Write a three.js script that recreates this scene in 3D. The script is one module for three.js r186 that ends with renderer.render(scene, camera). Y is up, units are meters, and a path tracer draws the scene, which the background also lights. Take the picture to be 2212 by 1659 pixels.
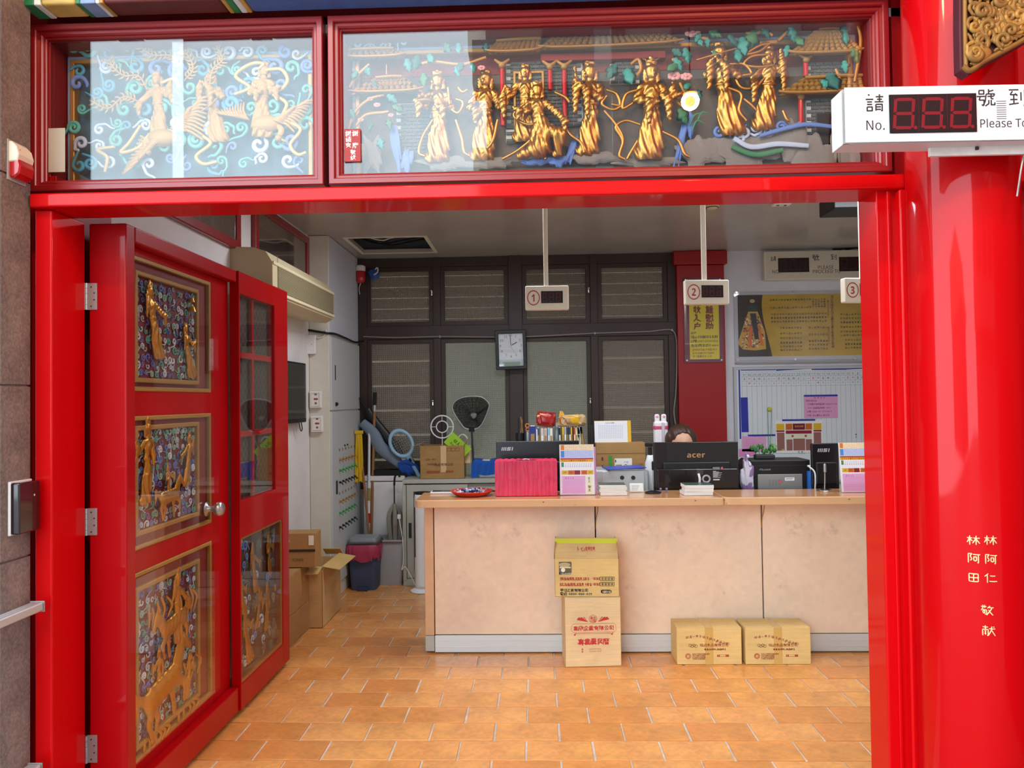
import * as THREE from 'three';
import { RoundedBoxGeometry } from 'three/addons/geometries/RoundedBoxGeometry.js';
import { mergeGeometries } from 'three/addons/utils/BufferGeometryUtils.js';
import { MarchingCubes } from 'three/addons/objects/MarchingCubes.js';
import { RectAreaLightUniformsLib } from 'three/addons/lights/RectAreaLightUniformsLib.js';

// ---------------------------------------------------------------- camera, sky, lights, exposure
const scene = new THREE.Scene();
const FPX = 1600, CAMY = 1.58, RAD = Math.PI / 180;
const camera = new THREE.PerspectiveCamera(2 * Math.atan(829.5 / FPX) / RAD, 2212 / 1659, 0.05, 200);
camera.position.set(0, CAMY, 0);
camera.rotation.set(1.213 * RAD, 1.797 * RAD, -0.772 * RAD, 'YXZ');
camera.updateMatrixWorld(true);
const renderer = new THREE.WebGLRenderer({ antialias: true });
renderer.toneMapping = THREE.LinearToneMapping;
renderer.toneMappingExposure = 1.4;
renderer.shadowMap.enabled = true;
scene.background = new THREE.Color().setRGB(0.74, 0.9, 1.0);      // even overcast sky
scene.backgroundIntensity = 4.4;
RectAreaLightUniformsLib.init();
const LAMP_POWER = 20.0;                                             // the room's ceiling tubes (built with their fixtures below)
const LANTERN_POWER = 5.0;

// ---------------------------------------------------------------- pixel -> place
const V3 = (x, y, z) => new THREE.Vector3(x, y, z);
const ray = (px, py) => V3((px - 1106) / FPX, -(py - 829.5) / FPX, -1).applyQuaternion(camera.quaternion);
const atZ = (px, py, d) => { const r = ray(px, py); return r.multiplyScalar(-d / r.z).add(camera.position); };          // on the upright plane z = -d
const atY = (px, py, y) => { const r = ray(px, py); return r.multiplyScalar((y - CAMY) / r.y).add(camera.position); };  // on a level plane
const atX = (px, py, x) => { const r = ray(px, py); return r.multiplyScalar(x / r.x).add(camera.position); };           // on the plane x
function rect(d, x0, y0, x1, y1) {   // an upright rectangle facing the camera's side, from its outline in the photograph
  const a = atZ(x0, y0, d), b = atZ(x1, y0, d), c = atZ(x0, y1, d), e = atZ(x1, y1, d);
  const r = { x0: (a.x + c.x) / 2, x1: (b.x + e.x) / 2, y1: (a.y + b.y) / 2, y0: (c.y + e.y) / 2, d };
  r.w = r.x1 - r.x0; r.h = r.y1 - r.y0; r.cx = (r.x0 + r.x1) / 2; r.cy = (r.y0 + r.y1) / 2;
  return r;
}
// ---------------------------------------------------------------- random, noise
function rng(seed) { let s = seed >>> 0; return () => { s = (s + 0x6d2b79f5) | 0; let t = Math.imul(s ^ (s >>> 15), 1 | s); t = (t + Math.imul(t ^ (t >>> 7), 61 | t)) ^ t; return ((t ^ (t >>> 14)) >>> 0) / 4294967296; }; }
const hash2 = (x, y, s) => { let h = Math.imul(x, 374761393) ^ Math.imul(y, 668265263) ^ Math.imul(s + 11, 2246822519); h = Math.imul(h ^ (h >>> 13), 1274126177); return ((h ^ (h >>> 16)) >>> 0) / 4294967296; };
function vnoise(x, y, s, per) {
  const xi = Math.floor(x), yi = Math.floor(y), fx = x - xi, fy = y - yi, u = fx * fx * (3 - 2 * fx), v = fy * fy * (3 - 2 * fy);
  const m = (k) => ((k % per) + per) % per;
  const a = hash2(m(xi), m(yi), s), b = hash2(m(xi + 1), m(yi), s), c = hash2(m(xi), m(yi + 1), s), d = hash2(m(xi + 1), m(yi + 1), s);
  return a + (b - a) * u + (c - a) * v + (a - b - c + d) * u * v;
}
function fbm(u, v, base, oct, s) { let r = 0, a = 0.5, t = 0; for (let i = 0; i < oct; i++) { const p = base << i; r += a * vnoise(u * p, v * p, s + i * 7, p); t += a; a *= 0.55; } return r / t; }
const clamp = (x, a = 0, b = 1) => Math.min(b, Math.max(a, x)), mix = (a, b, t) => a + (b - a) * t, sstep = (a, b, x) => { const t = clamp((x - a) / (b - a)); return t * t * (3 - 2 * t); };
function dataTex(n, fn, srgb = true, metres = 1) {   // fn(u, v) -> [r, g, b] 0..255, tiles
  const d = new Uint8Array(n * n * 4);
  for (let j = 0; j < n; j++) for (let i = 0; i < n; i++) { const c = fn(i / n, j / n); for (let k = 0; k < 3; k++) d[(j * n + i) * 4 + k] = clamp(c[k], 0, 255); d[(j * n + i) * 4 + 3] = 255; }
  const t = new THREE.DataTexture(d, n, n);
  t.wrapS = t.wrapT = THREE.RepeatWrapping; t.magFilter = THREE.LinearFilter; t.colorSpace = srgb ? THREE.SRGBColorSpace : THREE.NoColorSpace; t.repeat.set(1 / metres, 1 / metres); t.needsUpdate = true;
  return t;
}
const rgbOf = (hex) => [(hex >> 16) & 255, (hex >> 8) & 255, hex & 255];
const speckle = (hex, amp, base, oct, seed, metres, n = 256) => { const c = rgbOf(hex); return dataTex(n, (u, v) => { const k = 1 + amp * (fbm(u, v, base, oct, seed) - 0.5) * 2; return c.map((x) => x * k); }, true, metres); };
const grey = (fn, metres, n = 256) => dataTex(n, (u, v) => { const g = fn(u, v) * 255; return [g, g, g]; }, false, metres);
// ---------------------------------------------------------------- materials
const M = (hex, roughness = 0.6, metalness = 0, more = {}) => new THREE.MeshStandardMaterial({ color: hex, roughness, metalness, ...more });
const MP = (hex, roughness, more) => new THREE.MeshPhysicalMaterial({ color: hex, roughness, ...more });
const MT = (tex, roughness = 0.6, metalness = 0, more = {}) => new THREE.MeshStandardMaterial({ map: tex, roughness, metalness, ...more });
const waves = grey((u, v) => fbm(u, v, 4, 4, 5), 0.6);
const fineBump = grey((u, v) => fbm(u, v, 32, 3, 9), 0.25);
const redPaint = (hex, rough) => new THREE.MeshPhysicalMaterial({ color: hex, roughness: rough, clearcoat: 0.38, clearcoatRoughness: 0.06, specularIntensity: 0.2, bumpMap: waves, bumpScale: 0.0012 });
const mat = {
  red: redPaint(0xcc0006, 0.45), redDoor: redPaint(0xa80008, 0.4), redDeep: redPaint(0x8e0408, 0.45), redMatte: M(0xb3060c, 0.5),
  maroon: new THREE.MeshPhysicalMaterial({ color: 0x8e0c14, roughness: 0.42, clearcoat: 0.6, clearcoatRoughness: 0.2 }), maroonFlat: M(0x7a1016, 0.6), carveRed: M(0x7d0f16, 0.65),
  gold: M(0xb88a46, 0.32, 0.88), goldDull: M(0xa87c38, 0.45, 0.5), goldPaint: M(0xb08a45, 0.55, 0.2), goldOld: M(0xa8803c, 0.55, 0.3),
  teal: M(0x2f8f86, 0.6), tealDark: M(0x1e665f, 0.65), green: M(0x3b7a50, 0.6), cloudBlue: M(0x5f7fc0, 0.55), cloudPale: M(0xaebfd6, 0.55), cloudTeal: M(0x4fa79c, 0.55), white: M(0xeeeeea, 0.55), pinkFlower: M(0xd79a98, 0.6),
  rock: M(0x7c7771, 0.75), rockBlue: M(0x5d7fc4, 0.6), relBack: M(0x665e58, 0.8), greyBrick: M(0x55595a, 0.75), brickJoint: M(0xc4c6c2, 0.8),
  steel: M(0xb9bab8, 0.32, 0.9), steelDull: M(0xa8a9a6, 0.45, 0.7), chrome: M(0xd6d6d4, 0.18, 1), black: M(0x0d0d0f, 0.45), blackGloss: M(0x08090b, 0.16), blackSoft: M(0x161617, 0.8), darkGrey: M(0x2b2d30, 0.55),
  wallWhite: MT(speckle(0xe2e0dc, 0.03, 8, 4, 3, 1.2), 0.75), wallCream: MT(speckle(0xd8d4c4, 0.04, 6, 4, 13, 1.0), 0.7), ceiling: MT(speckle(0xb9b2aa, 0.03, 8, 3, 23, 1.5), 0.22),
  brownFrame: MT(speckle(0x3a2a22, 0.12, 8, 4, 33, 0.5), 0.5), woodDark: M(0x2c201a, 0.6),
  cream: M(0xe6dfcb, 0.5), creamAC: M(0xd2c79f, 0.5), cabinetGrey: M(0xb4b5a8, 0.5), panelGrey: M(0xc6cbc9, 0.45),
  plasticWhite: M(0xe9eae8, 0.4), plasticGrey: M(0xa9acac, 0.5), paper: M(0xf1efe8, 0.85), binBlue: M(0x3f4f70, 0.5), bagPink: MP(0xd0436a, 0.4, { transmission: 0.35, thickness: 0 }), blueCloth: M(0x1c58b0, 0.9),
  wood: M(0x9a6a3f, 0.6), yellow: M(0xe0b81c, 0.6), candle: M(0xffe2a8, 0.5),
};
const cardTex = (hex, seed) => dataTex(256, (u, v) => { const c = rgbOf(hex), k = 1 + 0.1 * (fbm(u, v, 6, 4, seed) - 0.5) + 0.05 * (vnoise(u * 4, v * 128, seed, 128) - 0.5); return c.map((x) => x * k); }, true, 0.5);
mat.card = MT(cardTex(0xcba972, 41), 0.82); mat.cardYellow = MT(cardTex(0xdfbe7c, 42), 0.8); mat.cardPale = MT(cardTex(0xe0c496, 43), 0.82); mat.cardBrown = MT(cardTex(0xa9824e, 44), 0.85); mat.cardInside = MT(cardTex(0xb8935e, 45), 0.85);
mat.tape = MP(0xd0a860, 0.25, { clearcoat: 0.5 });
mat.glassPane = new THREE.MeshPhysicalMaterial({ color: 0xffffff, roughness: 0.0, transmission: 1, thickness: 0, ior: 1.55, side: THREE.DoubleSide });
mat.glassThin = new THREE.MeshPhysicalMaterial({ color: 0xffffff, roughness: 0.02, transmission: 1, thickness: 0, ior: 1.5, side: THREE.DoubleSide });
// ---------------------------------------------------------------- objects
const used = new Map();
const numbered = (name) => { const n = used.get(name) ?? 0; used.set(name, n + 1); return n ? name + '_' + String(n).padStart(3, '0') : name; };
function shadows(o) { o.castShadow = o.receiveShadow = true; return o; }
function thing(name, label, category, pos = [0, 0, 0], group, kind) {
  const o = new THREE.Group(); o.name = numbered(name); o.position.set(...pos); scene.add(o);
  o.userData = { label, category }; if (group) o.userData.group = group; if (kind) o.userData.kind = kind;
  return o;
}
const struct = (name, label, category, pos) => thing(name, label, category, pos, undefined, 'structure');
function part(name, geo, material, parent, pos, rot, label) {
  const m = shadows(new THREE.Mesh(Array.isArray(geo) ? join(geo) : geo, material)); m.name = name; parent.add(m);
  if (pos) m.position.set(...pos); if (rot) m.rotation.set(...rot); if (label) m.userData.label = label;
  return m;
}
function sub(name, parent, pos, rot) { const g = new THREE.Group(); g.name = name; parent.add(g); if (pos) g.position.set(...pos); if (rot) g.rotation.set(...rot); return g; }
function join(list) {
  const l = list.map((g) => { const h = g.index ? g.toNonIndexed() : g; for (const k of Object.keys(h.attributes)) if (!['position', 'normal', 'uv'].includes(k)) h.deleteAttribute(k); return h; });
  return l.length === 1 ? l[0] : mergeGeometries(l);
}
function metric(g) {   // uv in metres, from the side each face looks to
  const p = g.attributes.position, n = g.attributes.normal, uv = new Float32Array(p.count * 2);
  for (let i = 0; i < p.count; i++) {
    const ax = Math.abs(n.getX(i)), ay = Math.abs(n.getY(i)), az = Math.abs(n.getZ(i)), x = p.getX(i), y = p.getY(i), z = p.getZ(i);
    if (ax >= ay && ax >= az) { uv[2 * i] = z; uv[2 * i + 1] = y; } else if (ay >= az) { uv[2 * i] = x; uv[2 * i + 1] = z; } else { uv[2 * i] = x; uv[2 * i + 1] = y; }
  }
  g.setAttribute('uv', new THREE.BufferAttribute(uv, 2)); return g;
}
const tr = (g, x = 0, y = 0, z = 0, rx = 0, ry = 0, rz = 0) => { const m = new THREE.Matrix4().makeRotationFromEuler(new THREE.Euler(rx, ry, rz)).setPosition(x, y, z); return g.applyMatrix4(m); };
function box(w, h, d, r = 0.003, x = 0, y = 0, z = 0, rx = 0, ry = 0, rz = 0) {   // bevelled box about its centre
  r = Math.min(r, w / 2.2, h / 2.2, d / 2.2);
  const g = r > 0.0003 ? new RoundedBoxGeometry(w, h, d, r > 0.012 ? 3 : 1, r) : new THREE.BoxGeometry(w, h, d);
  return tr(metric(g), x, y, z, rx, ry, rz);
}
const boxAB = (x0, y0, z0, x1, y1, z1, r = 0.003) => box(Math.abs(x1 - x0), Math.abs(y1 - y0), Math.abs(z1 - z0), r, (x0 + x1) / 2, (y0 + y1) / 2, (z0 + z1) / 2);
const cyl = (r0, r1, h, x = 0, y = 0, z = 0, seg = 24, rx = 0, ry = 0, rz = 0) => tr(new THREE.CylinderGeometry(r1, r0, h, seg), x, y, z, rx, ry, rz);
const ball = (r, x = 0, y = 0, z = 0, sx = 1, sy = 1, sz = 1, seg = 16) => tr(new THREE.SphereGeometry(r, seg, Math.ceil(seg * 0.7)).scale(sx, sy, sz), x, y, z);
const lathe = (pts, seg = 32) => new THREE.LatheGeometry(pts.map(([x, y]) => new THREE.Vector2(x, y)), seg);
const curve = (pts, closed = false) => new THREE.CatmullRomCurve3(pts.map((p) => V3(p[0], p[1], p[2] ?? 0)), closed, 'centripetal');
const tube = (pts, r, seg = 24, rs = 8, closed = false) => new THREE.TubeGeometry(curve(pts, closed), seg, r, rs, closed);
function ribbon(pts, w, t, seg = 30, taper = 0.5, up = [0, 0, 1]) {   // swept flat oval, thinner to its ends; the wide side looks along up
  const c = curve(pts), P = [], I = [], N = 10, U = V3(...up);
  for (let i = 0; i <= seg; i++) {
    const s = i / seg, p = c.getPoint(s), tg = c.getTangent(s), side = V3().crossVectors(tg, U).normalize(), nn = V3().crossVectors(side, tg).normalize();
    const k = mix(1, Math.sin(Math.PI * clamp(0.12 + s * 0.76)), taper);
    for (let j = 0; j < N; j++) { const a = j / N * 2 * Math.PI; const q = p.clone().addScaledVector(side, Math.cos(a) * w * k).addScaledVector(nn, Math.sin(a) * t * k); P.push(q.x, q.y, q.z); }
  }
  for (let i = 0; i < seg; i++) for (let j = 0; j < N; j++) { const a = i * N + j, b = i * N + (j + 1) % N, cc = a + N, d = b + N; I.push(a, cc, b, b, cc, d); }
  return finish(P, I);
}
function finish(P, I) { const g = new THREE.BufferGeometry(); g.setAttribute('position', new THREE.Float32BufferAttribute(P, 3)); g.setIndex(I); g.setAttribute('uv', new THREE.Float32BufferAttribute(new Float32Array(P.length / 3 * 2), 2)); g.computeVertexNormals(); return g; }
function extrude(pts, depth, bevel = 0, holes = []) { const s = new THREE.Shape(pts.map(([x, y]) => new THREE.Vector2(x, y))); for (const h of holes) s.holes.push(new THREE.Path(h.map(([x, y]) => new THREE.Vector2(x, y)))); return new THREE.ExtrudeGeometry(s, { depth, bevelEnabled: bevel > 0, bevelSize: bevel, bevelThickness: bevel, bevelSegments: 1, curveSegments: 6 }); }
const ring = (x0, y0, x1, y1, w, z0, depth, bevel = 0.002) => tr(extrude([[x0 + bevel, y0 + bevel], [x1 - bevel, y0 + bevel], [x1 - bevel, y1 - bevel], [x0 + bevel, y1 - bevel]], depth - 2 * bevel, bevel, [[[x0 + w + bevel, y0 + w + bevel], [x0 + w + bevel, y1 - w - bevel], [x1 - w - bevel, y1 - w - bevel], [x1 - w - bevel, y0 + w + bevel]]]), 0, 0, z0 + bevel);
// ---------------------------------------------------------------- print: canvases and brush lettering
function canvasTex(w, h, draw) { const c = document.createElement('canvas'); c.width = w; c.height = h; const g = c.getContext('2d'); draw(g, w, h); const t = new THREE.CanvasTexture(c); t.colorSpace = THREE.SRGBColorSpace; t.anisotropy = 8; return t; }
const printMat = (w, h, draw, rough = 0.7, more = {}) => new THREE.MeshStandardMaterial({ map: canvasTex(w, h, draw), roughness: rough, ...more });
const inkMat = (w, h, draw, rough = 0.7) => printMat(w, h, draw, rough, { transparent: true, alphaTest: 0.35 });
const sheet = (name, w, h, material, parent, pos, rot, label) => part(name, new THREE.PlaneGeometry(w, h), material, parent, pos, rot, label);
// strokes of the written characters: each stroke is a run of points, two hexadecimal digits (x, y) a point
const GLYPH = {
  林: '1575 424e 451b 4679 85f5 b2be b57c b6fc', 阿: '222e 226245694b 73f3 d3decd 86b6bb8b86', 仁: '5216 444e 75d5 6cfc', 田: '33d3dd3d33 838d 38d8',
  敬: '1373 3135 5155 3518 37777d5c 38585b3b38 b285 94f4 d57e 97ee', 献: '1373 4146 1676 161e 767e6d 3858 3b5b 484d 85f5 b2b6 b67e b7fe d2e3',
  請: '3142 1575 2767 2969 2b6b6e2e2b 93f3 a5e5 87f7 c1c7 999e 99e9eede 9bdb 9ddd', 號: '2161642421 0676 3629 29696d4d a0a4 a2e1 84f4 847a5e f4e6 96e6 c4c8 c8e8 a9ac7e c9cdfdfb',
  到: '1191 4225 2585 6486 2989 555d 1d9c b3ba e1eede', 難: '1373 2125 5155 26666a2a26 454e 1c7c 4c1e 4c7e a184 959e 95f5 98e8 9beb 9efe c5ce c1d3',
  慰: '1171 7173 1373 1109 2565 1777 474a 2819 6879 84f4 d1dbcb 9699 2c1f 4b4fbfbd 7b8d dbfe', 助: '1262 121b 626b 1565 1868 0c7b 85e5dccc b2a97e', 收: '222a5a 515e b184 94f4 d57e 96ee',
  入: '4171 715a1e 728bfe', 戶: '8193 34d4 d4d8 38d8 343a1e', 謝: '2132 0545 1636 1838 1b3b3e1e1b 7362 636e 63939e 6696 6999 5c9b a5f5 d1decd b7c9', 慶: '7182 12f2 121a0f 35e5 5357 9397 36e6 2858 5b9b 8c6f',
  爽: '14e4 717a2e 7aee 2546 4526 2849 4829 a5c6 c5a6 a8c9 c8a9', 高: '7172 13e3 45b5b84845 292e 29e9eede 5babad5d5b', 欣: '6113 131b0e 1767 575e a184 84f4e6 b5a87e b6fe', 企: '8118 81f8 877e 8bcb 4a4e 1efe',
  業: '6165 9195 3243 c2b3 15f5 5667 a697 38c8 2ada 1cfc 787f 7c2f 8cef', 有: '14f4 7118 565e 56c6ceae 59c9 5bcb', 限: '121e 125245694b 83d3d78783 85d5 838ebc d9ab 97fe', 公: '6118 91f8 854dcd a9ed', 司: '22d2debd 2595 38888c3c38',
  專: '13e3 35c5c93935 37c7 717b 1bdb 0cfc b9bf9e 4d6e', 農: '31c1c63631 33c3 7176 18e8 18180e 4aca 2cfc 4c4e7d 7cee', 民: '32c2c636 323e6c 3ada 76aafe', 曆: '12f2 12180f 3565 5258 5537 5577 95d5 b2b8 b597 b5e7 5acace5e5a 5ccc',
  協: '0666 313e 73d3c6b6 a276 69999d8c 7859 badadecd cac8ae', 食: '7118 81e8 7274 45a5a94945 47a7 494ecb cafe', 品: '51b1b65651 18686e1e18 98f8fe9e98', 甲: '32d2d93932 36d6 828f', 之: '7182 24c4 c41d 1cfe',
  家: '7182 13e3 1315 e3e5 36c6 7619 678d6e 692b 7b2e d899 99fe', 電: '31c1 13f3 1316 f3f6 7176 3545 a5b5 38c8cc3c38 3aca 787fefed', 話: '3142 1575 2767 2969 2b6b6e2e2b e191 84f4 c2c8 98e8ee9e98',
  子: '22c286 868e6d 18f8', 台: '7135c5 a3d6 38c8ce3e38', 北: '515e 1555 0d5b a1aeeeeb f4a7', 行: '4115 5529 393e 83e3 77f7 c7cebd', 山: '727d 262dcd c6cd', 主: '6182 24d4 38c8 747d 1dfd',
  日: '42b2bd4d42 47b7', 六: '7182 14f4 661d a6fd', 五: '23d3 735d 38b8bd 1dfd', 四: '23d3dc2c23 6359 9399c9', 三: '23d3 48c8 1dfd', 二: '35c5 1cfc', 一: '18f8', 卜: '717e 78c9', 心: '2619 444ddddb 7385 c6ea',
};
const LEFT = ['1565 323e 3619 3659', '3142 1666 2a5a5e2e2a 2858', '4116 343e', '2122 1535 4a1e 3547', '1555 313e 1c5a', '121e 12524e 1656 1a5a'], RIGHT = ['83f3 a6e6ea9a96 c1ce 8dfd', '82f2 b17c 96e6ee9e96 9aea', 'c1c4 84f4 a6d6 a9d9 8cfc c4cf', '92e2e79792 c27f c8fe 94e4', '84f4 a1a6 d1d6 98e8ee9e98', 'b184 94f4 d57e 96ee'];
const glyphCache = new Map();
function strokesOf(ch) {
  if (!glyphCache.has(ch)) {
    const h = ch.charCodeAt(0), s = GLYPH[ch] ?? LEFT[h % LEFT.length] + ' ' + RIGHT[(h >> 3) % RIGHT.length];
    glyphCache.set(ch, s.split(' ').map((k) => { const p = []; for (let i = 0; i + 1 < k.length; i += 2) { const x = parseInt(k[i], 16), y = parseInt(k[i + 1], 16); if (x >= 0 && y >= 0) p.push([x / 15, y / 15]); } return p; }));
  }
  return glyphCache.get(ch);
}
function hanzi(g, ch, x, y, s, color, weight = 0.09, brush = 0) {   // x, y: top left of its square of side s
  g.strokeStyle = color; g.lineCap = brush ? 'round' : 'butt'; g.lineJoin = 'round';
  for (const st of strokesOf(ch)) {
    if (!brush) { g.lineWidth = s * weight; g.beginPath(); st.forEach(([a, b], i) => g[i ? 'lineTo' : 'moveTo'](x + a * s, y + b * s)); g.stroke(); continue; }
    for (let i = 0; i + 1 < st.length; i++) for (let k = 0; k < 6; k++) {
      const t0 = k / 6, t1 = (k + 1.2) / 6, L = (t, c) => mix(st[i][c], st[i + 1][c], Math.min(1, t)), sag = (t) => 0.02 * Math.sin(Math.PI * Math.min(1, t));
      g.lineWidth = s * weight * (1.35 - 0.75 * t0); g.beginPath(); g.moveTo(x + L(t0, 0) * s, y + (L(t0, 1) - sag(t0)) * s); g.lineTo(x + L(t1, 0) * s, y + (L(t1, 1) - sag(t1)) * s); g.stroke();
    }
  }
}
function line(g, text, x, y, s, color, weight = 0.09, brush = 0, step = 1.05) { let cx = x; for (const ch of text) { if (ch.charCodeAt(0) < 0x2e80) { if (ch !== ' ') { g.fillStyle = color; g.font = 'bold ' + s * 0.95 + 'px sans-serif'; g.textAlign = 'left'; g.textBaseline = 'alphabetic'; g.fillText(ch, cx, y + s * 0.9); } cx += s * 0.6; } else { hanzi(g, ch, cx, y, s, color, weight, brush); cx += s * step; } } return cx; }
function column(g, text, x, y, s, color, weight = 0.09, brush = 0, step = 1.05) { let cy = y; for (const ch of text) { if (ch !== ' ') hanzi(g, ch, x, cy, s, color, weight, brush); cy += s * step; } return cy; }
function latin(g, text, x, y, s, color, font = 'sans-serif', align = 'left') { g.fillStyle = color; g.font = s + 'px ' + font; g.textAlign = align; g.textBaseline = 'alphabetic'; g.fillText(text, x, y); g.textAlign = 'left'; }
function sevenSeg(g, x, y, w, h, on, slant = 0.1) {   // an unlit "8." of a number display
  g.fillStyle = on; const t = w * 0.15, sx = (yy) => x + (1 - (yy - y) / h) * slant * w;
  const hor = (yy) => { const o = sx(yy); g.beginPath(); g.moveTo(o + t * 0.6, yy); g.lineTo(o + t * 1.2, yy - t / 2); g.lineTo(o + w - t * 1.2, yy - t / 2); g.lineTo(o + w - t * 0.6, yy); g.lineTo(o + w - t * 1.2, yy + t / 2); g.lineTo(o + t * 1.2, yy + t / 2); g.fill(); };
  const ver = (a, y0, y1) => { g.beginPath(); g.moveTo(sx(y0) + a, y0 + t * 0.3); g.lineTo(sx(y0) + a + t, y0 + t * 0.6); g.lineTo(sx(y1) + a + t, y1 - t * 0.6); g.lineTo(sx(y1) + a, y1 - t * 0.3); g.fill(); };
  hor(y + t / 2); hor(y + h / 2); hor(y + h - t / 2);
  for (const a of [0, w - t]) { ver(a, y, y + h / 2); ver(a, y + h / 2, y + h); }
  g.beginPath(); g.arc(x + w * 1.08, y + h - t * 0.5, t * 0.55, 0, 7); g.fill();
}
// ================================================================ the setting
const DF = 2.5, DBACK = 6.75, CEIL = 2.9, XL = -1.78, XR = 3.3;
// ---- floor of clay tiles: every tile a piece of its own, recessed pale joints
{
  const floor = struct('floor', 'orange clay tile floor with pale joints inside the office', 'floor');
  part('mortar_bed', boxAB(XL - 0.1, -0.12, -2.62, XR + 0.1, -0.006, -DBACK - 0.1, 0), MT(speckle(0xcfc6b8, 0.12, 16, 4, 61, 0.7), 0.9), floor);
  const clay = [0xdc9a54, 0xd8924c, 0xe0a05c, 0xd48c48, 0xde9c58, 0xd69552].map((h, i) => { const c = rgbOf(h); return new THREE.MeshPhysicalMaterial({ map: dataTex(128, (u, v) => { const k = 1 + 0.22 * (fbm(u, v, 4, 4, 70 + i) - 0.5) + 0.12 * (fbm(u, v, 24, 2, 90 + i) - 0.5), y = 10 * (fbm(u, v, 3, 3, 110 + i) - 0.5); return [c[0] * k, c[1] * k + y, c[2] * k]; }, true, 0.42), roughness: 0.36, clearcoat: 0.35, clearcoatRoughness: 0.18, bumpMap: waves, bumpScale: 0.002 }); });
  const TW = 0.304, TD = 0.189, r = rng(7), geos = [0, 1, 2].map((k) => box(TW - 0.009 - k * 0.001, 0.012, TD - 0.009 + k * 0.0006, 0.0025));
  const x00 = atY(739, 1561, 0).x, z0 = -atY(1180, 1561, 0).z;
  for (let j = -4; j < 17; j++) {
    const d = z0 + (j + 0.5) * TD; if (d < 2.72 || d > 6.72) continue;
    const off = ((j % 2) + 2) % 2 ? TW / 2 : 0;
    const hidden = d > 4.75, xa = -1.74, xb = hidden ? -0.62 : (d > 4.2 ? 2.2 : 1.9);
    for (let i = -12; i < 14; i++) {
      let a = x00 + off + i * TW, b = a + TW; if (b < xa || a > xb) continue;
      part('floor_tile', geos[Math.floor(r() * 3)], clay[Math.floor(r() * clay.length)], floor, [(a + b) / 2 + (r() - 0.5) * 0.003, -0.006 + (r() - 0.5) * 0.0012, -d + (r() - 0.5) * 0.003], [(r() - 0.5) * 0.004, (r() - 0.5) * 0.008, (r() - 0.5) * 0.004]);
    }
  }
}
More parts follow.
